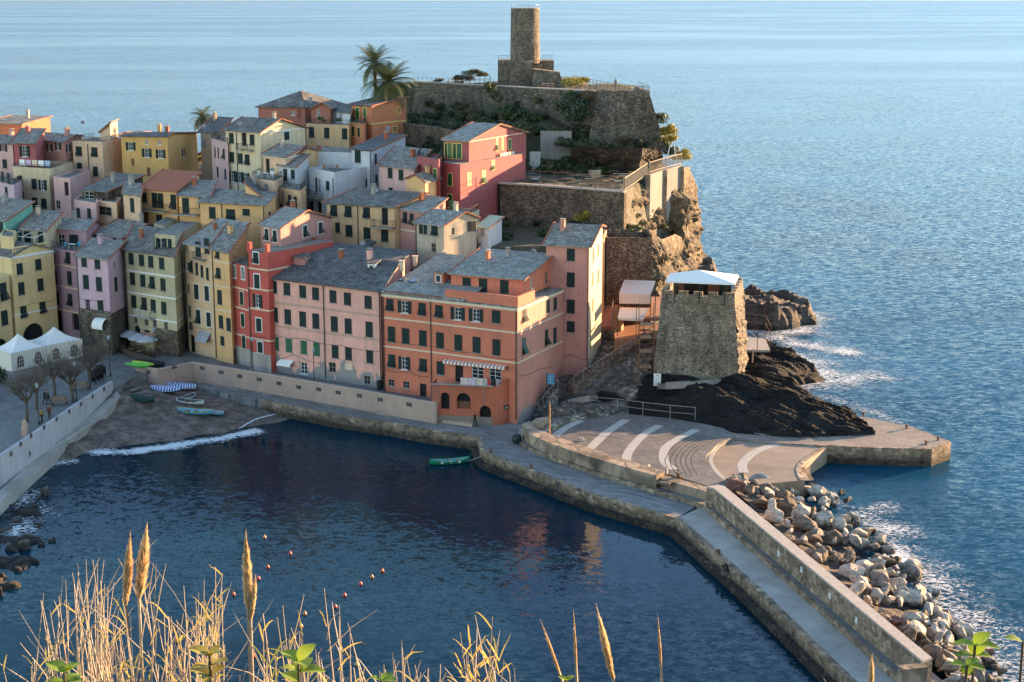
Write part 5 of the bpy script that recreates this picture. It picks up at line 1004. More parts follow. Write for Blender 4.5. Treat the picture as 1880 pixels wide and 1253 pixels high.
bld('white_terrace_room', 'small white room with glazed doors on the mustard house terrace', 'house', K['white'], (611, 206), (643, 209), 650, 251, ('v', [(0, 0), (1, .8)]), 'b', H=2.6, hd=-20, chim=0, wins=[('F', 'd', [614, 626], 215, 216, .8, 1.8)])
Bco = bld('castle_house', 'bright orange house with yellow trim and a dark lean-to roof below the two palms', 'house', K['castleorange'], (645, 193), (682, 196), (746, 180), 250, ('v', [(0, 0), (1, .9)]), 'd', H=7.5, trim=YTRIM, chim=1, wins=[('F', 's', [656.5], 209, 209, .8, 1.9, {'sh': GREEN2}), ('F', 's', [670], 207, 207, .7, 1.4, {'sh': GREEN2}), ('R', 'g', [732], 203, 203, .7, .9), ('R', 'k', [725], 238, 238, .9, .9)], bands=(228,), bandm=YTRIM)
bld('orange_wing', 'lower orange wing with two yellow-framed shutters under a tiny balcony', 'house', K['castleorange'], (643, 226), (668, 229), 675, 247, ('flat', 0), H=7, parapet=.1, rail=True, trim=YTRIM, wins=[('F', 's', [649, 659], 241, 243, .7, 1.5)])
# ------------------------------------------------------------------ terrain under the town and the castle hill
def kn(s, ks):
    if s <= ks[0][0]: return ks[0][1]
    for i in range(len(ks) - 1):
        if s <= ks[i + 1][0]: return lerp(ks[i][1], ks[i + 1][1], (s - ks[i][0]) / (ks[i + 1][0] - ks[i][0]))
    return ks[-1][1]
XY = lambda *a: (P(*a).x, P(*a).y)
PLAT = [XY(760, 150, 35.55), (13.3, 251.3), (21.7, 250.4), (24.1, 262), (21.2, 281), (-1.9, 291), (-23.1, 283)]
TERR = [XY(922, 336, 23.3), XY(1142, 350, 23.3), XY(1190, 325, 23.3), XY(1245, 308, 23.6), (27, 250), (10, 256), XY(966, 300, 23.3)]
GARD = [XY(872, 450, 18), XY(1100, 448, 18), XY(1150, 425, 18), (15.5, 222), XY(920, 380, 18), XY(872, 400, 18)]
def hillz(x, y):
    s = (x - .6) * .535 + (y - 174) * .845
    z = kn(s, [(0, -1), (10, 1), (12, 3.0), (20, 8), (27, 12.5), (38, 16), (52, 19.5), (72, 21), (88, 17), (108, -3)]) - max(0, x - 3) * 1.5
    d = sdf(x, y, PLAT); z = max(z, 34.8 if d < -1.2 else 31.9 - .42 * d - max(0, d - 22) * 1.5 - max(0, x - 23) * 3.0 - max(0, min(x, 14) - 5) * .65 - max(0, y - 268) * 2)
    if x > -1 and y < 248.3: z = min(z, 22.6 - max(0, x - 16) * 5)
    d = sdf(x, y, TERR); z = max(z, 23.2 - max(0, d) * 6)
    d = sdf(x, y, GARD); z = max(z, 17.6 - max(0, d) * 3)
    return z + .5 * noise.fractal(Vector((x * .2, y * .2, 0)), 1, 2, 3) * (0 if d < 0 else 1)
o = grid('hill', -112, 34, 180, 306, 1.1, hillz, rock('hill', (.09, .075, .05), (.17, .14, .095), (0, 0, 0), 1, .6), True, -2); o['kind'] = 'structure'
def curtain(name, top, bot, nr, nc, amp, m, label=None, cat=None, sc=.3, parent=None, smooth=False, over=0):
    b = MB(); T = [Vector(p) for p in top]; B_ = [Vector(p) for p in bot]
    for j in range(nr + 1):
        for i in range(nc + 1):
            a, c = along(T, i / nc), along(B_, i / nc); v = j / nr; p = a.lerp(c, v); out = Vector((c.x - a.x, c.y - a.y, 0)); tt = along(T, min(1, i / nc + .02)) - along(T, max(0, i / nc - .02)); n = Vector((tt.y, -tt.x, 0)).normalized()
            k = .8 * noise.fractal(Vector((p.x * sc, p.y * sc, p.z * sc * 1.2)), 1, 2.1, 6) + .5 * abs(noise.noise(p * sc * .5)); s_ = p.x * .55 - p.z * .75 + p.y * .3 + .8 * noise.noise(p * .3); k += .38 * ((s_ - math.floor(s_)) - .5) * (.6 + noise.noise(p * .5)) * (amp > .9); e = min(1, v * 5); b.v.append(p + n * (amp * k * e + over * math.sin(v * 3.1)) + Vector((0, 0, amp * .35 * noise.noise(p * sc * 1.7) * e)))
    for j in range(nr):
        for i in range(nc): k = j * (nc + 1) + i; b.f.append((k, k + 1, k + nc + 2, k + nc + 1))
    o = b.build(name, m, parent, smooth=smooth, recalc=False)
    if label: tag(o, label, cat)
    elif not parent: o['kind'] = 'structure'
    return o
CLIFF = rock('cliff', (.15, .10, .055), (.34, .24, .14), (.2, .9, .5), 2.2, .35, 1.2, .8, (.3, 1, 1.8))
ct = [P(1148, 357, 22.6), P(1165, 345, 22.6), P(1192, 330, 22.9), P(1222, 322, 23.0), P(1253, 312, 23.2), Vector((27.5, 248, 23.5)), Vector((30, 262, 22))]
cb = [P(1150, 432, 15.5), P(1175, 450, 13), P(1196, 490, 9), P(1212, 520, 6), Vector((23.0, 222, -1)), Vector((25.5, 240, -1)), Vector((32, 262, -1))]
curtain('cliff', ct, cb, 74, 130, 1.9, CLIFF, sc=.28, over=.9)
curtain('cliff', [P(1195, 425, 17.5), P(1215, 440, 16), P(1240, 430, 15), (26, 236, 14)], [P(1190, 545, 9), P(1218, 548, 8), (23, 214, 2), (30, 232, 0)], 50, 60, 1.5, CLIFF, sc=.3)
# castle terrace walls
cw = thing('castle_wall', (0, 262, 27), 'long dark rubble retaining wall below the tower, its foot overgrown with bushes', 'wall')
b = MB(); pa = Vector((*PLAT[0], 35.45)); pb = Vector((13.3, 251.3, 35.2))
b2 = []
for i in range(13):
    t = i / 12; q = pa.lerp(pb, t); b2.append(q)
ribbon(b, b2, offs(b2, .8), 25.5); b.build('wall', STONED, cw)
b = MB(); c1 = [q + Vector((0, 0, .2)) for q in offs(b2, -.06)]; c2 = [q + Vector((0, 0, .2)) for q in offs(b2, .86)]; ribbon(b, c1, c2, [q.z + .004 for q in b2]); b.build('coping', CONC, cw)
b = MB(); 
for i in range(40): q = pa.lerp(pb, i / 39) + Vector((0, .3, .2)); b.beam(q, q + Vector((0, 0, .9)), .05)
b.beam(pa + Vector((0, .3, .85)), pb + Vector((0, .3, .85)), .03); b.build('fence_wire', METAL, cw)
b = MB(); q = pa.lerp(pb, .60) + Vector((-.15, -.05, -3.2)); b.box(q, (1.3, .2, 1.9)); b.build('niche', DARK, cw)
bs_ = thing('castle_bastion', P(1150, 230, 30), 'dark battered stone bastion at the seaward corner below the tower terrace', 'bastion')
tp = [P(1095, 172, 34.9), P(1193, 175, 34.9)]; bt = [P(1078, 275, 26.2), P(1224, 277, 25.95)]
tp += [Vector((21.0, 262, 34.9)), Vector((13.5, 262, 34.9))]; bt += [Vector((23.6, 263, 25)), Vector((13.5, 263, 25))]
b = MB(); nn = 24
curtain('front_wall', [tp[0], tp[1]], [bt[0], bt[1]], 20, nn, .16, STONED, parent=bs_, sc=.6)
curtain('sea_wall_face', [tp[1], tp[2]], [bt[1], bt[2]], 16, 12, .25, STONET, parent=bs_, sc=.6)
curtain('land_wall', [tp[3], tp[0]], [bt[3], bt[0]], 8, 8, .1, STONED, parent=bs_)
b = MB(); b.quad(*[p - Vector((0, 0, .05)) for p in tp]); b.build('walk', CONC, bs_)
b = MB(); l = [tp[0] + Vector((0, 0, .55)), tp[1] + Vector((0, 0, .55)), tp[2] + Vector((0, 0, .55))]; ribbon(b, l, offs(l, .5), 34.5); b.build('parapet', STONED, bs_)
b = MB()
for a, c, n_ in ((l[0], l[1], 14), (l[1], l[2], 10)):
    railing(b, a + Vector((0, .2, 0)), c + Vector((0, .2, 0)), .8, n_)
b.build('railing', METAL, bs_)
for (x, y) in ((1173, 220), (1116, 219)):
    b = MB(); q = PL(x, y, bt[0].lerp(tp[0], .5) - Vector((0, .0, 0)), Vector((0, -1, 0))); b.box(q - Vector((0, .0, 0)), (.9, .5, .6)); b.build('loophole', DARK if x > 1150 else STONED, bs_)
# tower
tw = thing('castle_tower', P(964, 112, 38.2), 'tall round weathered stone watchtower on a square base, lit from the right', 'tower')
cz = PY(964, 112, 276); cx_, cy_ = cz.x, cz.y; rz_ = 26.0 / F * (276 * cT); ztw = PY(964, 16, 276).z
b = MB(); n_ = 48
prof = []
for i in range(30):
    v = i / 29; prof.append((rz_ * (1.06 - .06 * v) * (1.0 if v < .6 else 1.0), cz.z - .4 + v * (ztw - cz.z + .4)))
b.tube([Vector((cx_, cy_, z)) for r, z in prof], [r for r, z in prof], n_)
for i, v in enumerate(b.v):
    d = Vector((v.x - cx_, v.y - cy_, 0)); v += d.normalized() * .05 * noise.noise(v * 1.6) if d.length > .1 else Vector((0, 0, 0))
b.build('shaft', STONET, tw)
b = MB(); b.lathe((cx_, cy_, 0), [(rz_ * 1.03, ztw - .02), (rz_ * 1.03, ztw + .12), (rz_ * .9, ztw + .13), (rz_ * .9, ztw - .01)], 40); b.build('rim', CONC, tw)
b = MB()
for i in range(20): a = i * math.tau / 20; q = Vector((cx_ + math.cos(a) * rz_ * .96, cy_ + math.sin(a) * rz_ * .96, ztw + .12)); b.beam(q, q + Vector((0, 0, .5)), .04); a2 = (i + 1) * math.tau / 20; q2 = Vector((cx_ + math.cos(a2) * rz_ * .96, cy_ + math.sin(a2) * rz_ * .96, ztw + .12)); b.beam(q + Vector((0, 0, .48)), q2 + Vector((0, 0, .48)), .035)
b.build('railing', STEEL, tw)
def pbox(b, x0, x1, yt, Y, dp, zb): # box whose front top edge spans pixels x0..x1 at height of pixel yt
    a, c = PY(x0, yt, Y), PY(x1, yt, Y); z = a.z; b.hexa([(a.x, Y, zb), (c.x, Y, zb), (c.x, Y + dp, zb), (a.x, Y + dp, zb)], [(a.x, Y, z), (c.x, Y, z), (c.x, Y + dp, z), (a.x, Y + dp, z)]); return a, c
b = MB(); pbox(b, 914, 978, 113, 271.5, 11, 34.4); pbox(b, 978.05, 1017, 112, 277, 6, 34.4); pbox(b, 979, 996, 120, 274, 3, 34.4); b.build('base_block', STONET, tw)
b = MB(); a, c = PY(978.1, 127, 269.5), PY(1038, 133, 269.5); b.hexa([(a.x, 268.5, 34.4), (c.x, 268.5, 34.4), (c.x, 273.9, 34.4), (a.x, 273.9, 34.4)], [(a.x, 269.5, a.z), (c.x - 1, 269.5, c.z), (c.x - 1, 273.5, c.z), (a.x, 273.5, a.z)]); b.build('ruined_wall', STONET, tw)
b = MB(); a, c = PY(922, 112.5, 282.3), PY(1016, 112.5, 282.3); railing(b, PY(915, 113, 271.8), PY(938, 113, 271.8), 1.0); railing(b, PY(996, 112, 277.3), PY(1016, 112, 277.3), 1.0); b.build('railing', METAL, tw)
# terrace furniture on the castle plateau
def pole_fence(name, pts, h, label, m=METAL, step=1.2, cat='fence', t=.05):
    f = thing(name, pts[0], label, cat); b = MB(); r = MB()
    for i in range(len(pts) - 1):
        a, c = pts[i], pts[i + 1]; n = max(1, int((c - a).length / step))
        for k in range(n + 1): q = a.lerp(c, k / n); b.beam(q, q + Vector((0, 0, h)), t)
        for hh in (.98, .5): r.beam(a + Vector((0, 0, h * hh)), c + Vector((0, 0, h * hh)), t * .7)
    b.build('post', m, f); r.build('rail', m, f); return f
def fence2(name, pts, h, label, m=METAL, step=1.2, t=.05, group=None):
    f = thing(name, pts[0], label, 'fence', group); r = MB(); cnt = 0
    for i in range(len(pts) - 1):
        a, c = pts[i], pts[i + 1]; n = max(1, int((c - a).length / step))
        for k in range(n + (1 if i == len(pts) - 2 else 0)):
            q = a.lerp(c, k / n)
            if cnt < 90: b = MB(); b.beam(q, q + Vector((0, 0, h)), t); b.build('post', m, f); cnt += 1
        for hh in (.97, .5): r.beam(a + Vector((0, 0, h * hh)), c + Vector((0, 0, h * hh)), t * .7)
    r.build('rail', m, f); return f
fence2('timber_fence', [P(1020, 152, 35.5), P(1075, 155, 35.5), P(1130, 165, 35.2), P(1190, 172, 35.1)], 1.0, 'dark timber fence running round the seaward edge of the castle terrace', WOOD, 1.3, .10)
fence2('garden_fence', [P(862, 152, 35.3), P(900, 151, 35.3)], 1.1, 'weathered timber fence left of the tower base', WOOD, .9, .10)
for (x, y) in ((1006, 162), (1072, 163)):
    b = MB(); q = P(x, y, 35.2); b.box(q + Vector((0, 0, .72)), (2.2, .9, .07)); 
    t_ = thing('picnic_table', q, 'wooden picnic table on the castle terrace, %s' % ('nearest the tower' if x < 1050 else 'beside the yellow bush'), 'table', 'picnic tables on the castle terrace'); b.build('table_top', WOOD, t_)
    for s in (-1, 1): b = MB(); b.beam(q + Vector((s * .9, -.4, 0)), q + Vector((s * .9, .4, .7)), .08); b.beam(q + Vector((s * .9, .4, 0)), q + Vector((s * .9, -.4, .7)), .07); b.build('leg', WOOD, t_)
    for s in (-1, 1): b = MB(); b.box(q + Vector((0, s * .8, .42)), (2.2, .3, .06)); b.build('bench_seat', WOOD, t_)
# ------------------------------------------------------------------ ruined terrace
rt = thing('retaining_wall', P(1030, 350, 20), 'long rubble retaining wall under the ruined terrace with a pale concrete lip', 'wall')
l = [P(918, 338, 23.4), P(1030, 345, 23.4), P(1146, 354, 23.4)]; ll = []
for i in range(2):
    for k in range(6): ll.append(l[i].lerp(l[i + 1], k / 6))
ll.append(l[2]); b = MB(); ribbon(b, ll, offs(ll, .7), 15.5); b.build('wall', STONEB, rt)
b = MB(); c1 = [q + Vector((0, 0, .25)) for q in offs(ll, -.25)]; c2 = [q + Vector((0, 0, .25)) for q in offs(ll, .75)]; ribbon(b, c1, c2, 23.41); b.build('lip', CONC, rt)
b = MB(); a, c = P(918, 338, 23.4), P(885, 372, 19.0); k = [a, P(940, 300, 24)]; 
ribbon(b, [P(878, 376, 18.2), P(918, 338, 23.3), P(962, 290, 25)], offs([P(878, 376, 18.2), P(918, 338, 23.3), P(962, 290, 25)], .6), 15); b.build('return_wall', STONED, rt)
sn = plaster('stained_concrete', (.27, .245, .215), 1.0); sw = plaster('stained_white', (.52, .52, .50), .7)
cwall = thing('concrete_wall', P(1000, 300, 24), 'tall stained concrete wall with a whitewashed lower part behind the ruined terrace', 'wall')
def wallpx(parent, name, x0, y0, x1, y1, zb, m, th=.4, zt=None, Yoff=0):
    a, c = P(x0, y1, zb), P(x1, y1, zb); a.y += Yoff; c.y += Yoff; zt = PY(x0, y0, a.y).z; zt2 = PY(x1, y0, c.y).z
    b = MB(); b.hexa([(a.x, a.y, zb), (c.x, c.y, zb), (c.x, c.y + th, zb), (a.x, a.y + th, zb)], [(a.x, a.y, zt), (c.x, c.y, zt2), (c.x, c.y + th, zt2), (a.x, a.y + th, zt)]); return b.build(name, m, parent)
wallpx(cwall, 'tall_wall', 992, 241, 1049, 313, 23.2, sn); wallpx(cwall, 'white_panel', 992, 270, 1047, 309, 23.3, sw, .3, Yoff=-.4); wallpx(cwall, 'left_wall', 966, 238, 991.9, 300, 24, sn, .4, Yoff=3)
wallpx(cwall, 'white_side', 972, 279, 991.5, 316, 23.2, sw, .3, Yoff=-1.6)
b = MB(); a = P(975, 300, 24.2); c = P(1043, 302, 24.2)
for i in range(26):
    q = a.lerp(c, i / 26) + Vector((0, -1.7 if i < 7 else -.75, 0)); b.box((q.x, q.y, 24.9 + (.12 if i % 2 else 0)), (.13, .03, .12))
b.build('tile_band', METAL, cwall)
rw = thing('rubble_wall', P(1100, 300, 24), 'dark stained rock wall with a black tarpaulin at the back of the ruined terrace', 'wall')
ltop = [P(1048, 270, 27.5), P(1120, 272, 27.5), P(1180, 272, 27.5), P(1215, 277, 26.5)]; lbot = [P(1048, 313, 23.1), P(1120, 316, 23.1), P(1170, 318, 23.1), P(1218, 305, 23.2)]
curtain('rock_face', ltop, lbot, 14, 36, .5, rock('dark_bank', (.07, .055, .045), (.17, .14, .11), (0, 0, 0), 1.5, 0, 1, .6), parent=rw, sc=.6)
wallpx(rw, 'tarpaulin', 1049, 284, 1137, 310, 23.3, plain('black_tarp', (.012, .012, .014), .5), .05, Yoff=-.9)
# debris
rd = random.Random(5)
FL = [P(930, 334, 23.3), P(1130, 346, 23.3), P(1190, 318, 23.3), P(975, 312, 23.3)]
for i in range(46):
    u, v = rd.random(), rd.random(); q = FL[0].lerp(FL[1], u).lerp(FL[3].lerp(FL[2], u), v); k = rd.random(); a = rd.uniform(-1, 1)
    if k < .55:
        b = MB(); b.box(q + Vector((0, 0, .12 + rd.uniform(0, .3))), (rd.uniform(1.5, 3.6), rd.uniform(.15, .35), .08), a); tag(b.build('plank', rd.choice([WOOD, BROWN, plain('pale_plank', (.38, .28, .18))])), 'loose weathered plank among the rubble of the ruined terrace', 'plank', 'planks on the ruined terrace')
    elif k < .85:
        o = put_boulder(q + Vector((0, 0, .1)), rd.uniform(.25, .55), rd.choice([1, 2]), 'broken lump of masonry on the ruined terrace', 'rubble lumps on the ruined terrace')
    else:
        b = MB(); b.box(q + Vector((0, 0, .2)), (rd.uniform(.8, 1.6), rd.uniform(.8, 1.3), .06), a, None); tag(b.build('sheet_panel', rd.choice([CONC, STEEL, plain('pale_sheet', (.40, .40, .40))])), 'grey sheet panel lying in the rubble of the ruined terrace', 'panel', 'sheet panels on the ruined terrace')
b = MB(); q = P(1092, 326, 23.3); b.box(q + Vector((0, 0, .5)), (1.5, 1.0, .9), .3); b.box(q + Vector((0, 0, 1.0)), (1.7, 1.2, .1), .3); tag(b.build('wooden_crate', plain('pale_plank', (.38, .28, .18))), 'pale wooden crate standing in the rubble of the ruined terrace', 'crate')
# fences on the ruined terrace
fence2('site_fence', [q + Vector((0, -.1, .25)) for q in (ll[1], ll[4], ll[8], ll[12])], 2.0, 'tall rusty pole fence along the lip of the ruined terrace', RUST, 1.9, .08)
PALEF = plain('pale_railing', (.45, .34, .22), .7)
def bars_fence(name, pts, h, label, m, step=.28):
    f = thing(name, pts[0], label, 'fence'); b = MB(); pst = MB()
    for i in range(len(pts) - 1):
        a, c = pts[i], pts[i + 1]; n = max(1, int((c - a).length / step)); up = Vector((0, 0, h)); b.beam(a + up, c + up, .09, .07); b.beam(a + up * .1, c + up * .1, .07, .06)
        for k in range(n): q = a.lerp(c, k / n); b.beam(q + up * .1, q + up, .06)
    b.build('panel', m, f)
    for p in pts: pb_ = MB(); pb_.beam(p, p + Vector((0, 0, h + .1)), .13); pb_.build('post', m, f)
    return f
bars_fence('terrace_railing', [P(1145, 352, 23.5), P(1167, 337, 23.5), P(1188, 322, 23.8)], 1.8, 'sunlit pale railing climbing the corner of the ruined terrace', PALEF)
bars_fence('terrace_railing', [P(1192, 318, 24), P(1222, 309, 24.2), P(1252, 301, 24.4)], 1.6, 'pale railing panel out over the cliff edge next to the sea', PALEF)
cp = thing('cliff_pier', P(1220, 340, 21), 'tall concrete buttress wall under the cliff-edge railing, half in sun', 'wall')
b = MB(); kk = [P(1190, 322, 24), P(1221, 312, 24.1), P(1252, 303, 24.3)]; ribbon(b, kk, offs(kk, .5), [17.5, 17, 12]); b.build('wall', sn, cp)
for q in kk: b = MB(); b.box((q.x, q.y - .2, 19.5), (.6, .6, 9.2)); b.build('buttress', CONCB, cp)
pr = thing('masonry_pier', P(1155, 380, 20), 'sunlit masonry pier with a dark arch at the corner of the retaining wall', 'pier')
b = MB(); kk = [P(1144, 353, 23.3), P(1163, 342, 23.3)]; ribbon(b, kk, offs(kk, 1.2), 15); b.build('masonry', STONET, pr)
# white lifebuoy hut like crane frame at the far corner
b = MB(); q = P(1233, 300, 24.6)
for s in (-1, 1): b.beam(q + Vector((s * .9, 0, 0)), q + Vector((s * .3, 0, 2.8)), .14)
b.beam(q + Vector((-.3, 0, 2.8)), q + Vector((.3, 0, 2.8)), .14); b.beam(q + Vector((-.7, 0, 1)), q + Vector((.7, 0, 1.4)), .12); tag(b.build('hoist_frame', WHITE), 'pale metal hoist frame at the cliff corner behind the railing', 'frame')
# ------------------------------------------------------------------ stone house and bastion
SH_ = bld('stone_house', 'square stone house with battlements and one green shuttered window above the cliff', 'stone house', STONEB, (1109, 440), (1191, 440), 1197, 203, ('flat', 0), 'm', zb=7, hd=0, wins=[('F', 's', [1144], 457, 457, 1.1, 1.3)], parapet=1.0)
b = MB(); f = SH_['faces']
for k in 'FR':
    o, t, n, L, _ = f[k]; m_ = max(2, int(L / 1.1))
    for i in range(m_): b.box(o + t * ((i + .5) * L / m_) - n * .12 + Vector((0, 0, 1.18)), (L / m_ * .55, .24, .34), math.atan2(t.y, t.x))
b.build('battlement', STONEB, SH_['root'])
bf = thing('bastion', P(1280, 690, 5), 'massive battered stone bastion with battlements and two loopholes above the black rocks', 'bastion')
zt = 14.9; TL, TR, TB = P(1214, 547, zt), P(1349, 553, zt), P(1364, 522, zt); TC = TL + (TB - TR)
BL_, BR_, BB_ = P(1196, 703, 4.6), P(1358, 698, 4.8), P(1372, 656, 4.8); BC = BL_ + (BB_ - BR_)
for v in (BL_, BR_, BB_, BC): v.z -= 1
curtain('front_wall', [TL, TR], [BL_, BR_], 40, 50, .12, STONE, parent=bf, sc=.9); curtain('right_wall', [TR, TB], [BR_, BB_], 60, 20, .5, STONET, parent=bf, sc=1.3)
curtain('rear_wall', [TB, TC], [BB_, BC], 6, 8, .05, STONE, parent=bf); curtain('left_wall', [TC, TL], [BC, BL_], 20, 14, .2, STONE, parent=bf)
b = MB(); b.quad(*[v - Vector((0, 0, .3)) for v in (TL, TR, TB, TC)]); b.build('floor', CONC, bf)
b = MB()
for a, c in ((TL, TR), (TR, TB), (TC, TL)):
    t = (c - a).normalized(); n = Vector((t.y, -t.x, 0)); L = (c - a).length; rz = math.atan2(t.y, t.x); b.box((a + c) / 2 - n * .28 + Vector((0, 0, .1)), (L, .5, .5), rz)
    m_ = max(2, int(round(L / 1.75)))
    for i in range(m_): b.box(a + t * ((i + .5) * L / m_) - n * .28 + Vector((0, 0, .62)), (L / m_ * .62, .48, .55), rz)
b.build('battlement', STONE, bf)
b = MB(); t = (TR - TL).normalized(); n = Vector((t.y, -t.x, 0)); b.box((TL + TR) / 2 + n * .08 - Vector((0, 0, .35)), ((TR - TL).length, .25, .18), math.atan2(t.y, t.x)); b.build('string_course', STONE, bf)
for (x, y) in ((1254, 606), (1322, 609)):
    fr = (y - 550) / 150; base_p = TL.lerp(BL_, fr); q = PL(x, y, base_p, Vector((0, -1, -.05))); b = MB(); b.box(q + Vector((0, -.05, 0)), (1.0, .4, .5)); lo_ = b.build('loophole', DARK, bf); b = MB(); b.box(q + Vector((0, -.25, .32)), (1.3, .15, .12)); b.build('lintel', CREAM, lo_)
b = MB()
for (x, y) in ((1221, 645), (1251, 649), (1278, 650), (1305, 651), (1340, 657), (1254, 677), (1286, 679), (1315, 685)):
    fr = (y - 550) / 150; q = PL(x, y, TL.lerp(BL_, fr), Vector((0, -1, -.05))); b.box(q + Vector((0, -.0, 0)), (.16, .3, .16))
b.build('putlog_hole', DARK, bf)
cn = thing('terrace_canopy', P(1285, 540, 15), 'large white peaked canopy on posts over the bastion terrace', 'canopy')
zc = 17.4; cc = [P(1222, 516, zc), P(1349, 521, zc), P(1356, 505, zc), P(1230, 502, zc)]; ap = P(1284, 496, 18.5); b = MB()
for i in range(4): b.quad(cc[i], cc[(i + 1) % 4], ap)
for i in range(4): b.quad(cc[i], cc[(i + 1) % 4], cc[(i + 1) % 4] - Vector((0, 0, .2)), cc[i] - Vector((0, 0, .2)))
b.build('canvas', CLOTHW, cn)
for i in range(4):
    for k in (0, .5): q = cc[i].lerp(cc[(i + 1) % 4], k); q = q.lerp(Vector((ap.x, ap.y, zc)), .27); b = MB(); b.beam((q.x, q.y, 14.6), q, .12); b.build('post', METAL, cn)
for i in range(5):
    q = cc[3].lerp(cc[2], .15 + i * .17) + Vector((0, 1.0, 0)); b = MB(); b.box((q.x, q.y, 15.6), (1.4, .1, 1.9)); b.build('back_panel', rd.choice([DARK, BROWN, METAL]), cn)
b = MB(); q = P(1349, 540, 15.2); b.beam(q, q + Vector((0, 0, 5.2)), .06); tag(b.build('mast', STEEL), 'thin flag mast at the right corner of the bastion terrace', 'mast')
# restaurant terraces left of the bastion
hf('bank', [(1010, 748, 2.4), (1010, 700, 4.5), (1060, 738, 3.2), (1100, 738, 3.0), (1150, 740, 3.2), (1200, 712, 4.6), (1040, 700, 4.3), (1085, 690, 5.2), (1130, 668, 6.4), (1165, 650, 7.2), (1195, 640, 8), (1140, 630, 7.5), (1200, 610, 8.5)], [(a, c, 3) for a, c in ((1000, 752), (1005, 700), (1090, 640), (1210, 600), (1212, 712), (1150, 745), (1090, 757))], .4, stone('bank', (.10, .085, .07), (.20, .17, .14), 1.6), .45, 2.5, smooth=True)
pt_ = [gpx('bank', 1045, 737, 3), gpx('bank', 1100, 727, 3.4), gpx('bank', 1150, 716, 4), gpx('rock_slope', 1205, 708, 5), gpx('rock_slope', 1270, 704, 5), gpx('rock_slope', 1345, 697, 5)]; b = MB(); pt_ = [q + Vector((0, 0, .22)) for q in pt_]; fine = [along(pt_, i / 24) for i in range(25)]
ribbon(b, offs(fine, -.35), offs(fine, .45), [q.z - .7 for q in fine]); struct(b.build('path', plain('pale_path', (.26, .23, .20), .9)))
def stairs(name, a, c, w, n, label, m=CONC, rail=None, side=1):
    a, c = Vector(a), Vector(c); s = thing(name, a, label, 'staircase'); d = (c - a); dh = Vector((d.x, d.y, 0)); t = dh.normalized(); nn = Vector((t.y, -t.x, 0)) * side; b = MB(); L = dh.length
    for i in range(n):
        z0, z1 = min(a.z, c.z) - 1.5, a.z + d.z * (i + 1) / n; p0 = a + dh * (i / n); p1 = a + dh * ((i + 1) / n) ; b.hexa([Vector((q.x, q.y, z0)) for q in (p0, p1, p1 + nn * w, p0 + nn * w)], [Vector((q.x, q.y, z1)) for q in (p0, p1, p1 + nn * w, p0 + nn * w)])
    b.build('steps', m, s)
    if rail:
        b = MB(); o_ = nn * (w if rail == 2 else 0)
        for i in range(0, n + 1, 4): q = a + d * (i / n) + o_; b.beam(q, q + Vector((0, 0, 1.0)), .05)
        b.beam(a + o_ + Vector((0, 0, 1)), c + o_ + Vector((0, 0, 1)), .05); b.build('handrail', STEEL, s)
    return s
STEPM = stone('steps', (.20, .18, .16), (.30, .27, .25), 2.0)
stairs('staircase', P(968, 757, 1.65), P(1013, 704, 4.9), 1.9, 20, 'grey stone staircase with an iron handrail rising along the foot of the pink wall', STEPM, 2)
stairs('staircase', P(1040, 702, 4.9), P(1185, 610, 9.4), 1.4, 34, 'long masonry staircase climbing right towards the restaurant terraces', stone('brick_steps', (.17, .11, .08), (.26, .18, .14), 3), 2)
b = MB(); l = [P(1085, 606, 8.9), P(1130, 607, 8.9)]; ribbon(b, [l[0], l[1], l[1] + Vector((.5, 5, 0))], offs([l[0], l[1], l[1] + Vector((.5, 5, 0))], .4), 4.5); tag(b.build('terrace_wall', STONED), 'dark rubble wall at the foot of the tall pink house beside the staircase', 'wall')
ORT = plain('terrace_tiles', (.36, .16, .08), .8)
b = MB(); k = [P(1128, 622, 8.6), P(1212, 622, 8.6), P(1212, 596, 8.6), P(1128, 596, 8.6)]; b.hexa([q - Vector((0, 0, 3)) for q in k], k); tag(b.build('restaurant_terrace', [ORT]), 'lower orange tiled restaurant terrace under the small awning', 'terrace')
b = MB(); k = [P(1094, 600, 9.0), P(1134, 600, 9.0), P(1137, 555, 11.2), P(1100, 552, 11.2)]; b.hexa([q - Vector((0, 0, 3)) for q in k], k); tag(b.build('upper_landing', [ORT]), 'sunlit sloping landing at the foot of the lit facade', 'landing')
stairs('staircase', P(1121, 602, 9.0), P(1126, 562, 11.6), 1.4, 14, 'short sunlit flight of steps left of the two awnings', WOOD, 1)
b = MB(); k = [P(1136, 585, 10.6), P(1212, 585, 10.6), P(1215, 545, 10.6), P(1136, 545, 10.6)]; b.hexa([q - Vector((0, 0, .3)) for q in k], k); tag(b.build('restaurant_floor', [ORT]), 'upper restaurant terrace floor carried behind the scaffold', 'terrace')
aw = thing('restaurant_awning', P(1170, 555, 12), 'large cream awning with a curved front over the upper restaurant terrace', 'awning')
k = [P(1136, 540, 13.3), P(1195, 541, 13.3), P(1204, 516, 14.3), P(1146, 514, 14.3)]; b = MB(); b.quad(*k); b.quad(k[0], k[1], k[1] - Vector((0, 0, 1.25)), k[0] - Vector((0, 0, 1.25))); b.quad(k[0], k[3], k[3] - Vector((0, 0, 1.3)), k[0] - Vector((0, 0, 1.25))); b.build('canvas', plain('cream_canvas', (.66, .56, .46), .8, var=.08), aw)
for q in k: b = MB(); b.beam((q.x, q.y, 10.4), q, .09); b.build('post', METAL, aw)
aw = thing('restaurant_awning', P(1160, 600, 9), 'small lower cream awning over the orange tiled terrace', 'awning')
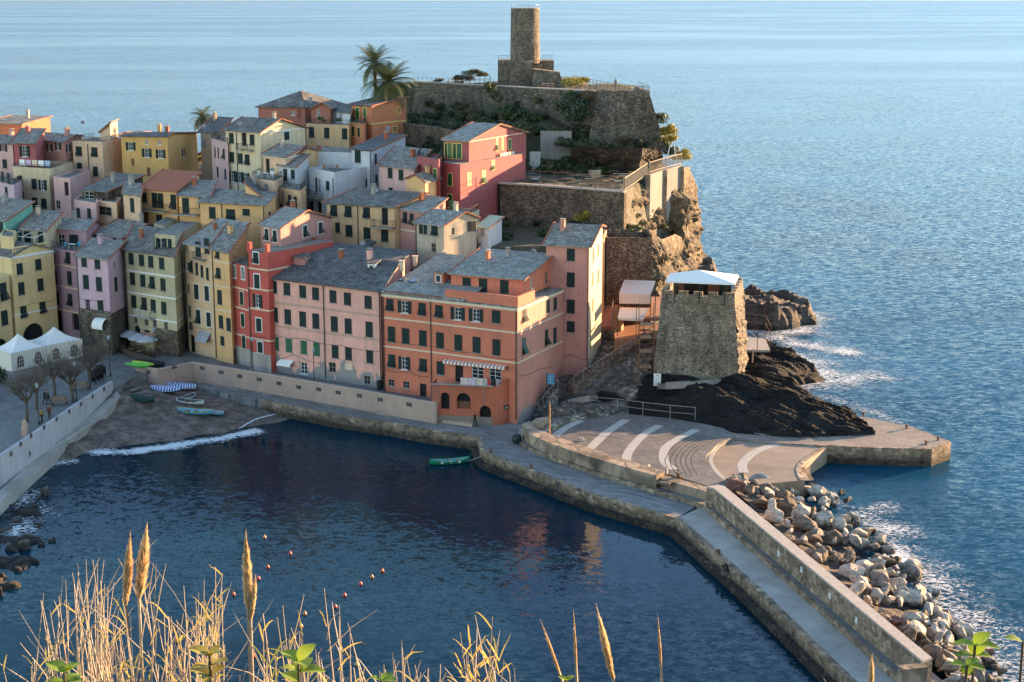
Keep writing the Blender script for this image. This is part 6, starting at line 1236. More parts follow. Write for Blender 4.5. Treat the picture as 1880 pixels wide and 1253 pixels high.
k = [P(1134, 584, 10.9), P(1182, 586, 10.9), P(1190, 566, 11.5), P(1138, 565, 11.5)]; b = MB(); b.quad(*k); b.quad(k[0], k[1], k[1] - Vector((0, 0, .3)), k[0] - Vector((0, 0, .3))); b.build('canvas', plain('cream_canvas', (.66, .56, .46)), aw)
for q in k[:2]: b = MB(); b.beam((q.x, q.y, 8.5), q, .08); b.build('post', METAL, aw)
sf = thing('scaffold', P(1180, 690, 5), 'rusty scaffold tower with board landings against the left side of the bastion', 'scaffold')
s0, s1 = P(1173, 702, 4.8), P(1200, 702, 4.8)
for q in (s0, s1, s0 + Vector((0, 1.6, 0)), s1 + Vector((0, 1.6, 0)), s0 + Vector((-.45, -.1, 0))): b = MB(); b.beam(q, (q.x, q.y, 14.2 if q is not s0 else 12.5), .08); b.build('pole', RUST, sf)
for z in (6.6, 8.5, 10.2, 11.8):
    b = MB(); b.box(((s0.x + s1.x) / 2 - .1, s0.y + .8, z), ((s1.x - s0.x) * .8, 1.5, .07)); b.build('landing', WOOD, sf); b = MB(); b.beam((s0.x, s0.y, z + 1), (s1.x, s1.y, z + 1), .05); b.beam((s0.x, s0.y, z - .1), (s1.x, s1.y, z - .1), .05); b.beam((s0.x, s0.y + 1.6, z - .1), (s1.x, s1.y, z + 1.6), .04); b.build('brace', RUST, sf)
# sea platform right of the bastion
sp = thing('sea_platform', P(1390, 640, 4.5), 'small concrete platform with a tall rusty railing hanging over the waves', 'platform')
k = [P(1366, 643, 4.6), P(1414, 643, 4.6), P(1405, 622, 4.6), P(1366, 618, 4.6)]; b = MB(); b.hexa([q - Vector((0, 0, .3)) for q in k], k); b.build('deck', CONC, sp)
for a in (k[0], k[0].lerp(k[1], .5), k[1], k[2], k[2].lerp(k[3], .5), k[3]): b = MB(); b.beam(a, a + Vector((0, 0, 3.2)), .08); b.build('post', RUST, sp)
b = MB()
for h_ in (1, 2.1, 3.15):
    for a, c in ((k[1], k[2]), (k[2], k[3])): b.beam(a + Vector((0, 0, h_)), c + Vector((0, 0, h_)), .05)
b.build('rail', RUST, sp); b = MB(); b.beam(P(1380, 690, 3.5), k[0].lerp(k[1], .35), .2); b.build('strut', RUST, sp)
fence2('plaza_fence', [P(1083, 754, 2.4), P(1133, 758, 2.4), P(1180, 764, 2.4), P(1230, 770, 2.4), P(1276, 774, 2.4)], 1.7, 'long grey wire fence between the plaza and the black rocks', STEEL, 3.2, .07)
# ------------------------------------------------------------------ vegetation
LV = {'dark': leafmat('leaf_dark', (.018, .03, .012), (.05, .07, .025)), 'olive': leafmat('leaf_olive', (.045, .05, .02), (.11, .11, .045)), 'gold': leafmat('leaf_gold', (.20, .17, .02), (.42, .33, .05)), 'mid': leafmat('leaf_mid', (.022, .042, .012), (.06, .09, .025)), 'dry': leafmat('leaf_dry', (.09, .06, .03), (.17, .12, .06)),
      'palm': leafmat('leaf_palm', (.05, .07, .02), (.15, .15, .05)), 'reed': leafmat('leaf_reed', (.22, .26, .05), (.66, .48, .14), .4), 'fresh': leafmat('leaf_fresh', (.10, .24, .02), (.28, .38, .04), .5)}
BARK = plain('bark', (.10, .075, .05), .9); STRAW = leafmat('straw', (.42, .34, .24), (.64, .54, .40), .2); FLUFF = leafmat('fluff', (.72, .50, .26), (.92, .74, .46), .4)
def leafcloud(seed, n, ls, lobes=5, flat_=.6):
    r_ = random.Random(seed); b = MB(); L = [(Vector((r_.uniform(-.6, .6), r_.uniform(-.6, .6), r_.uniform(.15, .9))), r_.uniform(.3, .55)) for _ in range(lobes)] + [(Vector((0, 0, .4)), .6)]
    for i in range(n):
        c, r = r_.choice(L); d = Vector((r_.gauss(0, 1), r_.gauss(0, 1), r_.gauss(0, 1))).normalized(); p = c + d * r * (r_.uniform(.55, 1.08)); p.z = max(p.z * flat_ * 1.4, 0)
        a = Vector((r_.gauss(0, 1), r_.gauss(0, 1), r_.gauss(0, 1))).normalized(); e = a.cross(d + Vector((.01, 0, 0))).normalized(); s = ls * r_.uniform(.6, 1.3)
        b.quad(p - a * s * .5, p + e * s * .3, p + a * s * .6, p - e * s * .3)
    return b
_lc = {}
def bush(p, r, kind, label, group, h=1.0, cat='bush'):
    k = (random.randrange(5), kind)
    if k not in _lc:
        o = leafcloud(k[0] * 7 + 1, 900, .19, 6).build('foliage', LV[kind], uv=False, recalc=False); _lc[k] = o.data; bpy.data.objects.remove(o)
    o = bpy.data.objects.new('bush', _lc[k]); C.objects.link(o); o.location = p; o.scale = (r, r, r * h); o.rotation_euler = (0, 0, random.uniform(0, 6)); return tag(o, label, cat, group)
rv = random.Random(21)
def bushes(n, poly, zf, rr, kinds, label, group, h=1.0):
    for i in range(n):
        for _ in range(50):
            x = rv.uniform(min(q[0] for q in poly), max(q[0] for q in poly)); y = rv.uniform(min(q[1] for q in poly), max(q[1] for q in poly))
            if inside(x, y, poly): break
        bush(Vector((x, y, (zf(x, y) if callable(zf) else zf) - .2)), rv.uniform(*rr), rv.choice(kinds), label, group, h)
gz = lambda x, y: hillz(x, y)
wf = lambda t, d: (lerp(-16.9, 13.3, t), lerp(268, 251.3, t) - d)
bushes(105, [wf(.0, 1), wf(1, 1), wf(1, 14), wf(.6, 16), wf(.3, 24), wf(0, 30)], gz, (1.5, 3.0), ['dark', 'olive', 'olive', 'mid', 'mid'], 'evergreen bush on the overgrown slope under the castle wall', 'bushes under the castle wall', .8)
bushes(26, [(-16, 246), (-3, 240), (-2, 256), (-20, 262)], gz, (1.2, 2.2), ['mid', 'dark', 'olive'], 'leafy garden bush behind the crimson house and beside the orange castle house', 'bushes behind the crimson house', .9)
bushes(20, [(8, 243), (16, 243), (17, 248), (8, 249)], lambda x, y: lerp(27.5, 25.4, (x - 8) / 10), (1.2, 2.2), ['dark', 'olive', 'dark'], 'dark shrub hanging over the bank at the foot of the castle bastion', 'shrubs at the bastion foot', .8)
bush(PY(1062, 222, 248), 3.4, 'dark', 'big round dark evergreen tree against the castle wall beside the bastion', None, 1.0, 'tree')
bush(P(960, 250, 27), 2.0, 'dark', 'low dark shrub in front of the stained concrete wall', None)
bushes(34, GARD, 17.7, (1.0, 2.1), ['dark', 'mid', 'dark', 'olive'], 'dense dark shrub in the hollow garden under the ruined terrace', 'shrubs in the hollow garden', .8)
bushes(8, [XY(1105, 425, 19), XY(1188, 420, 19), XY(1180, 405, 19), XY(1120, 405, 19)], 18.0, (.7, 1.2), ['mid', 'olive', 'gold'], 'shrub growing behind the battlements of the square stone house', 'shrubs behind the stone house', .8)
bush(P(1062, 405, 19), 1.5, 'gold', 'sunlit yellow-green bush above the slate roof of the tall pink house', None)
bush(P(1092, 300, 27), .1, 'dark', 'tiny tuft', None) if False else None
for x, y, z, r, k, lb in ((1060, 160, 34.6, 2.7, 'gold', 'bright golden bush on the castle terrace right of the tower'), (1033, 155, 34.6, 1.3, 'olive', 'olive bush in the shade between the tower base and the golden bush'), (850, 150, 34.9, 2.0, 'dry', 'brownish bush at the left end of the castle terrace'), (866, 139, 35.5, 1.8, 'olive', 'olive hedge clump behind the brownish bush left of the tower'), (800, 152, 34.6, 1.2, 'dry', 'small dry shrub at the far left of the castle terrace'), (888, 140, 35.5, 1.5, 'olive', 'olive hedge clump nearest the tower base on its left'), (947, 152, 34.5, 1.1, 'dark', 'dark ivy bush against the tower base'), (836, 148, 35, 1.4, 'olive', 'small olive bush left of the brownish one on the castle terrace')):
    bush(P(x, y, z + .55 if x > 790 else z + .5), r, k, lb, None, .62)
for i, (x, y, z) in enumerate(((1212, 225, 28), (1219, 248, 26.2), (1226, 265, 25.6), (1236, 283, 24.8), (1250, 292, 24.6), (1228, 245, 26.5))):
    bush(P(x, y, z), 1.9, 'gold' if i % 3 else 'mid', 'sunlit yellow-green tuft clinging to the seaward edge of the castle rock', 'tufts on the seaward castle edge', .9)
for i, (x, y, z) in enumerate(((1140, 395, 19), (1170, 400, 18.5), (1185, 415, 18), (1215, 420, 16), (1205, 455, 13))): bush(P(x, y, z), 1.0, 'olive', 'olive scrub on the cliff behind the square stone house', 'scrub on the cliff', .8)
for i, (x, y, z) in enumerate(((430, 262, 27), (595, 222, 31), (620, 221, 31), (590, 218, 31))): bush(P(x, y + 2, z), .6, 'mid', 'potted plant on a roof terrace of the upper town', 'potted plants on the roof terraces', 1)
for i in range(9): bush(Vector((rv.uniform(-58, -48), rv.uniform(272, 284), 21.5)), rv.uniform(1.2, 2), 'dry' if i % 2 else 'gold', 'sunlit scrub behind the golden yellow gabled house by the palm', 'scrub behind the golden house', .9)
bushes(8, [P(-60, 745, 3.3), P(-4, 735, 3.3), P(12, 705, 3.3), P(-30, 690, 3.3)], 3.3, (1.2, 1.9), ['dark'], 'dark evergreen bush on the square at the left frame edge', 'evergreen bushes at the left edge of the square', 1.1)
for i in range(30):
    t_ = rv.random(); q = Vector((lerp(-16.9, 13.3, t_), lerp(268, 251.3, t_) - .5, rv.uniform(30, 34.8) if i % 2 else rv.uniform(28.5, 31.5))); bush(q, rv.uniform(.7, 1.7), rv.choice(['dark', 'olive', 'mid', 'dry']), 'patch of ivy and scrub clinging to the face of the castle wall', 'ivy patches on the castle wall', 1.1)
for i in range(12): bush(Vector((rv.uniform(13.5, 24), rv.uniform(246.5, 249), rv.uniform(25, 28))), rv.uniform(.6, 1.3), rv.choice(['dark', 'olive', 'dry']), 'scrub rooted in the lower face of the castle bastion', 'scrub on the castle bastion', .9)
for k, (t0, t1, d_, z_, lb) in enumerate(((.12, .62, 5.5, 31.6, 'upper dry-stone terrace wall half hidden by bushes under the castle wall'), (.38, .86, 9.5, 29.6, 'lower dry-stone terrace wall half hidden by bushes under the castle wall'))):
    b = MB(); l = []
    for i in range(9): x_, y_ = wf(lerp(t0, t1, i / 8), d_ + .8 * math.sin(i * 1.7)); l.append(Vector((x_, y_, hillz(x_, y_) + 1.1 + .25 * math.sin(i * 2.3))))
    ribbon(b, l, offs(l, .6), 20); tag(b.build('terrace_wall', STONEB), lb, 'wall')
bushes(16, [(-14, 272), (4, 262), (8, 264), (-10, 280)], 34.9, (.8, 1.5), ['olive', 'dry', 'mid', 'olive'], 'scrubby shrub on the top of the castle terrace left of the tower', 'shrubs on the castle terrace', .55)
bushes(14, [(3, 247.6), (20, 246), (20, 249.5), (3, 250)], lambda x, y: hillz(x, y) + .3, (1.0, 1.8), ['olive', 'mid', 'dark'], 'shrub spilling over the bank behind the ruined terrace', 'shrubs behind the ruined terrace', .8)
# palms
def palm(p, H, R_, label, seed, trunk=.3, nf=46, droop=.62, group=None):
    r_ = random.Random(seed); t = thing('palm_tree', p, label, 'palm tree', group); b = MB(); top = p + Vector((r_.uniform(-.3, .3), 0, H)); pts = [p.lerp(top, i / 8) for i in range(9)]
    b.tube(pts, [trunk * (1.25 if i % 2 else 1) for i in range(9)], 9); b.build('trunk', BARK, t); b = MB()
    for i in range(nf):
        az = r_.uniform(0, math.tau); el = r_.uniform(-.35, 1.35) if droop > .5 else r_.uniform(.1, 1.4); L = R_ * r_.uniform(.8, 1.1); d = Vector((math.cos(az), math.sin(az), 0)); prev = top.copy(); n = 11; e = el; pl = [prev]
        for k in range(n): e -= (.13 + .10 * (1 - abs(el) / 1.4)) * droop; prev = prev + (d * math.cos(e) + Vector((0, 0, math.sin(e)))) * (L / n); pl.append(prev)
        sd_ = Vector((-d.y, d.x, 0))
        for k in range(n):
            a, c = pl[k], pl[k + 1]; b.quad(a - sd_ * .03, a + sd_ * .03, c + sd_ * .02, c - sd_ * .02); w = L * .20 * math.sin(math.pi * min(1, (k + 1.2) / (n + 1))) + .08
            for s in (-1, 1):
                for m in range(3):
                    q = a.lerp(c, m / 3); tip = q + sd_ * s * w + (c - a).normalized() * w * .55 + Vector((0, 0, -w * .35 + .1 * w)); u = (c - a) * .22; b.quad(q, q + u, tip)
    b.build('crown', LV['palm'], t, uv=False, recalc=False); b = MB()
    for i in range(26):
        az = r_.uniform(0, math.tau); q = top + Vector((math.cos(az), math.sin(az), 0)) * .2; e = q + Vector((math.cos(az) * R_ * .35, math.sin(az) * R_ * .35, -R_ * r_.uniform(.25, .5))); b.beam(q, e, .06)
    b.build('dead_fronds', LV['dry'], t); return t
q = PY(690, 112, 262); palm(Vector((q.x, 262, 29)), q.z - 29 - .5, 4.6, 'taller of the two palms behind the bright orange house', 3, .25, 54)
q = PY(714, 152, 258); palm(Vector((q.x, 258, 29)), q.z - 29, 5.4, 'shorter bushy palm leaning out just right of the taller one', 4, .5, 84)
q = PY(371, 215, 262); palm(Vector((q.x, 262, 19)), q.z - 19, 2.9, 'solitary sunlit palm against the sea behind the dull beige house', 9, .25, 54)
# bare pollarded trees on the square
def bare_tree(p, h, r, label, seed):
    r_ = random.Random(seed); t = thing('bare_tree', p, label, 'tree', 'bare pollarded trees on the square'); b = MB(); top = p + Vector((r_.uniform(-.2, .2), 0, h * .42)); b.tube([p, p.lerp(top, .5) + Vector((.05, 0, 0)), top], [.22, .17, .2], 7); tw = MB()
    for i in range(7):
        a = i * .9 + r_.random(); k = top + Vector((math.cos(a) * r * .35, math.sin(a) * r * .35, h * r_.uniform(.12, .2))); b.tube([top - Vector((0, 0, .1)), k], [.13, .1], 5)
        for j in range(26):
            d = Vector((math.cos(a) * .5 + r_.gauss(0, .45), math.sin(a) * .5 + r_.gauss(0, .45), r_.uniform(.5, 1.3))).normalized(); L = r * r_.uniform(.7, 1.15); m_ = k + d * L * .5 + Vector((r_.gauss(0, .06), r_.gauss(0, .06), 0)); e = k + d * L; tw.beam(k, m_, .028); tw.beam(m_, e, .018)
            for q in range(2): f = m_.lerp(e, r_.random()); tw.beam(f, f + (d + Vector((r_.gauss(0, .5), r_.gauss(0, .5), .2))) * L * .3, .014)
    b.build('trunk', BARK, t); tw.build('crown', plain('twig', (.13, .10, .075), .9), t, uv=False, recalc=False)
for i, (x, y, h, r, lb) in enumerate(((50, 775, 5.6, 2.3, 'bare pollarded tree nearest the sea wall on the left'), (67, 752, 5.0, 2.0, 'bare tree close behind the nearest one, its crown touching it'), (101, 727, 5.2, 2.0, 'slender bare tree between the tents and the benches'), (134, 739, 5.2, 2.1, 'bare tree beside the wooden bench'), (165, 713, 5.4, 2.2, 'bare tree by the stacked dark chairs, farthest right'))):
    bare_tree(P(x, y, 3.25), h, r, lb, i + 5)
fence2('garden_fence', [PY(745, 224, 256), PY(800, 232, 252), PY(860, 244, 246), PY(905, 254, 243)], 1.6, 'thin pole fence along the terraced garden under the castle wall', METAL, 1.6, .06)
gt = thing('garden_wall', PY(800, 240, 252), 'low dry-stone terrace wall in the garden under the castle wall', 'wall'); b = MB(); l = [PY(740, 226, 255.8), PY(800, 234, 251.8), PY(860, 246, 245.8), PY(905, 256, 242.8)]; ribbon(b, l, offs(l, .6), 21); b.build('wall', STONEB, gt)
# ------------------------------------------------------------------ people (skinned bodies, clothes as children)
def skinned(name, verts, edges, radii, mat, parent, root=0, sub=1):
    me = bpy.data.meshes.new(name); me.from_pydata([Vector(v) for v in verts], edges, []); o = bpy.data.objects.new(name, me); C.objects.link(o); me.materials.append(mat); o.parent = parent
    m = o.modifiers.new('skin', 'SKIN'); m.use_smooth_shade = True
    if not me.skin_vertices: me.attributes.new('x', 'FLOAT', 'POINT')
    sv = me.skin_vertices[0].data if me.skin_vertices else None
    if sv:
        for i, r in enumerate(radii): sv[i].radius = (r, r) if not isinstance(r, tuple) else r; sv[i].use_root = i == root
    s = o.modifiers.new('sub', 'SUBSURF'); s.levels = sub; s.render_levels = sub; return o
SKIN = plain('skin', (.45, .26, .18), .6); HAIR = plain('hair', (.02, .014, .01), .7)
def person(p, az, label, top, bot, pose='walk', h=1.7, hairc=None, group=None):
    t = thing('person', p, label, 'person', group, az); s = h / 1.75; sit = pose == 'sit'; hz = .50 if sit else .93
    st = .22 if pose == 'walk' else .04
    J = dict(pel=(0, 0, hz), wai=(0, .01, hz + .17), che=(0, .0, hz + .40), nek=(0, .01, hz + .54), hb=(0, -.01, hz + .62), hd=(0, -.02, hz + .72), ht=(0, 0, hz + .80))
    for q, sg in (('l', 1), ('r', -1)):
        J['sh' + q] = (sg * .18, .01, hz + .48); J['el' + q] = (sg * .24, sg * .10 * (pose == 'walk') + .02, hz + .22); J['wr' + q] = (sg * .22, -.12 + sg * .12 * (pose == 'walk'), hz + .02); J['hp' + q] = (sg * .09, 0, hz - .04)
        if sit: J['kn' + q] = (sg * .12, -.42, hz + .02); J['an' + q] = (sg * .12, -.46, .08); J['to' + q] = (sg * .13, -.6, .04)
        else: J['kn' + q] = (sg * .09, -sg * st * .6 - .03, .50); J['an' + q] = (sg * .09, -sg * st + .04, .09); J['to' + q] = (sg * .10, -sg * st - .12, .04)
    nm = list(J); V = [tuple(c * s for c in J[k]) for k in nm]; ix = {k: i for i, k in enumerate(nm)}
    E_ = [('pel', 'wai'), ('wai', 'che'), ('che', 'nek'), ('nek', 'hb'), ('hb', 'hd'), ('hd', 'ht')]
    for q in 'lr': E_ += [('che', 'sh' + q), ('sh' + q, 'el' + q), ('el' + q, 'wr' + q), ('pel', 'hp' + q), ('hp' + q, 'kn' + q), ('kn' + q, 'an' + q), ('an' + q, 'to' + q)]
    rad = dict(pel=.13, wai=.12, che=.14, nek=.055, hb=.07, hd=.10, ht=.06); rad.update({k + q: r for q in 'lr' for k, r in (('sh', .06), ('el', .042), ('wr', .028), ('hp', .09), ('kn', .055), ('an', .038), ('to', .03))})
    RD = [rad[k] * s for k in nm]; ED = [(ix[a], ix[b_]) for a, b_ in E_]
    for q, sg in (('l', 1), ('r', -1)):   # palm and five fingers
        w = Vector(V[ix['wr' + q]]); pm = w + Vector((0, -.01, -.07)) * s; V.append(tuple(pm)); RD.append(.026 * s); ip = len(V) - 1; ED.append((ix['wr' + q], ip))
        for f, (dx, L) in enumerate(((-.028, .065), (-.01, .078), (.01, .072), (.028, .058))):
            a = pm + Vector((dx * .6, -.0, -.03)) * s; e = pm + Vector((dx, -.02, -.03 - L)) * s; V += [tuple(a), tuple(e)]; RD += [.010 * s, .008 * s]; ED += [(ip, len(V) - 2), (len(V) - 2, len(V) - 1)]
        e = pm + Vector((-sg * .045, -.035, -.035)) * s; V.append(tuple(e)); RD.append(.009 * s); ED.append((ip, len(V) - 1))
    skinned('body', V, ED, RD, SKIN, t)
    def part(name, keys, edges, rr, m): k = [ix[a] for a in keys]; mp = {a: i for i, a in enumerate(keys)}; skinned(name, [V[i] for i in k], [(mp[a], mp[b_]) for a, b_ in edges], [r * s for r in rr], m, t)
    part('jacket', ['pel', 'wai', 'che', 'shl', 'ell', 'wrl', 'shr', 'elr', 'wrr'], [('pel', 'wai'), ('wai', 'che'), ('che', 'shl'), ('shl', 'ell'), ('ell', 'wrl'), ('che', 'shr'), ('shr', 'elr'), ('elr', 'wrr')], [.18, .165, .18, .09, .065, .048, .09, .065, .048], top)
    part('trousers', ['pel', 'hpl', 'knl', 'anl', 'hpr', 'knr', 'anr'], [('pel', 'hpl'), ('hpl', 'knl'), ('knl', 'anl'), ('pel', 'hpr'), ('hpr', 'knr'), ('knr', 'anr')], [.15, .11, .075, .06, .11, .075, .06], bot)
    b = MB(); c = Vector(V[ix['hd']])
    for i in range(7):
        z = i / 6; rr_ = .112 * math.sin(math.pi * (.22 + .74 * (1 - z))) ; 
        for j in range(12): a = j * math.tau / 12; b.v.append(wloc(t) + c + Vector((rr_ * s * math.cos(a), rr_ * s * math.sin(a) + .03 * s, (-.04 + .16 * z) * s)))
    for i in range(6):
        for j in range(12): b.f.append((i * 12 + j, i * 12 + (j + 1) % 12, i * 12 + 12 + (j + 1) % 12, i * 12 + 12 + j))
    b.f.append(tuple(72 + j for j in range(12))); b.build('hair', hairc or HAIR, t, smooth=True); b = MB()
    for sg in (-1, 1): b.box(wloc(t) + c + Vector((sg * .035, -.092, .0)) * s, (.022 * s, .02 * s, .012 * s))
    b.box(wloc(t) + c + Vector((0, -.092, -.052)) * s, (.045 * s, .02 * s, .012 * s)); b.build('eyes_and_mouth', HAIR, t)
    b = MB(); b.box(wloc(t) + c + Vector((0, -.105, -.022)) * s, (.022 * s, .035 * s, .035 * s)); 
    b.build('nose', SKIN, t); b = MB()
    for q in 'lr': a = wloc(t) + Vector(V[ix['an' + q]]); e = wloc(t) + Vector(V[ix['to' + q]]); b = MB(); b.beam(a + Vector((0, .05, -.045)), Vector((e.x, e.y, a.z - .045)) , .09 * s, .08 * s); b.build('shoe', HAIR, t)
    return t
BK = plain('cloth_black', (.015, .015, .018), .9); YC = plain('cloth_mustard', (.22, .15, .04), .9); BRN = plain('cloth_brown', (.09, .05, .035), .9); JN = plain('cloth_navy', (.02, .025, .045), .9); RD_ = plain('cloth_rust', (.16, .05, .03), .9); OL = plain('cloth_olive', (.10, .085, .05), .9)
person(P(872, 783, 1.62), 1.2, 'person in a long black coat walking along the quay past the dark doorway', BK, BK)
person(P(53, 852, 1.35), -.6, 'person in black with pale shoes on the beach walkway, the nearer of two', BK, BK)
person(P(58, 846, 1.35), -.6, 'person in a dark hooded coat on the beach walkway, half hidden behind the nearer one', JN, BK, h=1.78)
person(P(77, 777, 3.25), 2.6, 'person in a mustard jacket standing behind the sea wall', YC, BK)
person(P(91, 770, 3.25), .3, 'person in a rust brown coat standing right behind the sea wall beside the bench', RD_, BRN)
person(P(83, 742, 3.25), 1.5, 'person in black under the bare trees, left of a pair', BK, BK)
person(P(89, 741, 3.25), -1.5, 'person in an olive coat under the bare trees, right of a pair', OL, BK)
person(P(194, 636, 3.25), .2, 'person in black standing at the doorway under the small white dome awning', BK, BK, 'stand')
q = P(1245, 880, 2.75); person(q + Vector((0, 0, -.35)), 2.0, 'person in brown sitting on the low wall beside the sunny plaza', BRN, BRN, 'sit')
person(P(1450, 733, 2.4), 2.5, 'person in black sitting on the black rocks by the sea', BK, BK, 'sit')
person(P(1130, 163, 35.3), 0, 'tiny figure in grey on the castle terrace behind the timber fence', plain('cloth_grey', (.2, .2, .2)), JN, 'stand')
# ------------------------------------------------------------------ boats
def boat(p, L, Wd, az, hull, deck, label, cover=None, tilt=0, cat='rowing boat', rimm=None, group=None):
    t = thing('rowing_boat', p, label, cat, group, az); n = 14; b = MB(); H_ = L * .13; c = Vector(p)
    def sec(i, k=1, top=0):
        u = i / n * 2 - 1; w = Wd / 2 * (1 - abs(u) ** 2.6) ** .75 * k + .02; sh = H_ * (.75 + .45 * u * u) + top; return u * L / 2, w, sh
    def shell(k, zlo, inner):
        b = MB()
        for i in range(n + 1):
            x, w, sh = sec(i, k)
            for j in range(7): a = math.pi * j / 6; b.v.append(c + Vector((x * (.985 if inner else 1), -w * math.cos(a), sh - (sh - zlo) * (math.sin(a) ** .8) * (1 - .25 * abs(i / n * 2 - 1) ** 3))))
        for i in range(n):
            for j in range(6): k_ = i * 7 + j; b.f.append((k_, k_ + 1, k_ + 8, k_ + 7))
        return b
    shell(1, 0, False).build('hull', hull, t, smooth=True)
    if cover:
        b = MB()
        for i in range(n + 1):
            x, w, sh = sec(i, 1.04)
            for j in range(7): a = math.pi * j / 6; b.v.append(c + Vector((x * 1.02, -w * math.cos(a), sh + .02 + .28 * math.sin(a) * (1 - abs(i / n * 2 - 1) ** 2) - (.25 if j in (0, 6) else 0))))
        for i in range(n):
            for j in range(6): k_ = i * 7 + j; b.f.append((k_, k_ + 1, k_ + 8, k_ + 7))
        b.build('cover', cover, t, smooth=True)
    else:
        shell(.92, H_ * .25, True).build('inside', deck, t, smooth=True)
        for u in (-.45, 0, .42): b = MB(); x = u * L / 2; w = Wd / 2 * (1 - abs(u) ** 2.6) ** .75 * .95; b.box(c + Vector((x, 0, H_ * .62)), (L * .06, 2 * w, .05)); b.build('thwart', WOOD, t)
        b = MB(); 
        for sg in (-1, 1): b.tube([c + Vector((sec(i)[0], sg * sec(i)[1], sec(i)[2])) for i in range(n + 1)], .04, 5)
        b.build('gunwale', rimm or WHITE, t)
    t.rotation_euler = (tilt, 0, az); return t
def stripemat():
    m, n, l, b = newmat('striped_cover'); w = N(n, 'ShaderNodeTexWave'); w.inputs['Scale'].default_value = .9; w.inputs['Distortion'].default_value = 5; w.inputs['Detail'].default_value = 1; w.inputs['Detail Scale'].default_value = .6; l.new(posn(n, l), w.inputs[0]); r = ramp(n, [(.5, (.03, .09, .36)), (.56, (.62, .64, .70))]); l.new(w.outputs['Fac'], r.inputs[0]); l.new(r.outputs[0], b.inputs['Base Color']); return m
BGR = plain('boat_green', (.01, .20, .10), .45); BBL = plain('boat_blue', (.10, .40, .55), .5); BWH = plain('boat_white', (.60, .60, .58), .5); BDK = plain('boat_dark', (.02, .035, .04), .5); BNV = plain('boat_navy', (.02, .03, .09), .5); SPC = stripemat()
gb = boat(P(825, 853, -.12), 4.6, 1.35, .22, BGR, plain('boat_inside', (.12, .30, .27)), 'green rowing boat with an outboard motor moored in the harbour', rimm=BGR)
b = MB(); c = wloc(gb); b.box(c + Vector((-2.45, 0, .8)), (.3, .28, .4)); b.box(c + Vector((-2.5, 0, .4)), (.12, .12, .9)); b.build('outboard_motor', HAIR, gb)
b = MB(); b.beam(c + Vector((2.25, 0, .6)), c + Vector((2.4, 0, 1.15)), .06); b.build('stem_post', BGR, gb)
b = MB()
for x in (-.9, .1, 1.0): b.box(c + Vector((x, -.62, .42)), (.3, .08, .22))
b.build('fender', WHITE, gb)
b = MB(); b.tube([P(856, 846, .9), P(866, 845, .5), P(884, 838, 1.5)], .02, 4); tag(b.build('mooring_line', WHITE), 'thin mooring line from the green boat to the quay corner', 'rope')
boat(gpx('beach', 258, 737), 4.3, 1.5, -.42, BDK, BDK, 'dark boat under a dark green cover lying alone on the beach', plain('cover_green', (.012, .05, .035), .8))
boat(gpx('beach', 305, 719), 4.2, 1.6, -.25, BNV, BNV, 'navy boat under a blue and white striped cover, left of a pair', SPC)
boat(gpx('beach', 331, 714), 4.6, 1.7, -.32, BWH, BWH, 'white boat under a blue and white striped cover, right of a pair', SPC)
boat(gpx('beach', 349, 742), 3.9, 1.4, -.35, BWH, BDK, 'white open boat with dark gear inside, nearest the striped pair', rimm=BWH)
boat(gpx('beach', 358, 761), 4.6, 1.5, -.22, BBL, BBL, 'sky blue open boat with a yellow rim, nearest the water on the beach', rimm=plain('rim_yellow', (.55, .42, .08)))
boat(gpx('beach', 392, 761), 3.0, 1.2, -.42, BBL, plain('boat_pale', (.25, .5, .5)), 'small pale turquoise dinghy right of the sky blue boat', rimm=BWH)
boat(gpx('beach', 345, 733), 3.0, 1.1, 1.2, BWH, BDK, 'small white dinghy end-on behind the open boats', rimm=BWH)
# kayaks on the parapet, covered boat on the street
KY = plain('kayak_lime', (.40, .55, .04), .4); KG = plain('kayak_green', (.08, .42, .05), .4)
for (x, y, m, lb, az) in ((262, 668, KY, 'lime yellow kayak lying on the end of the pink parapet', -.5), (252, 671, KG, 'green kayak lying beside the lime yellow one', -.35)):
    b = MB(); c = P(x, y, 4.3); b.tube([c + Vector((math.cos(az) * u * 1.9, math.sin(az) * u * 1.9, .12 * u * u)) for u in (-1, -.8, -.4, 0, .4, .8, 1)], [.03, .16, .28, .32, .28, .16, .03], 8); tag(b.build('kayak', m, smooth=True), lb, 'kayak')
boat(P(277, 672, 3.3), 4.2, 1.5, -.35, BDK, BDK, 'boat under a black cover parked on the street behind the parapet', BK)
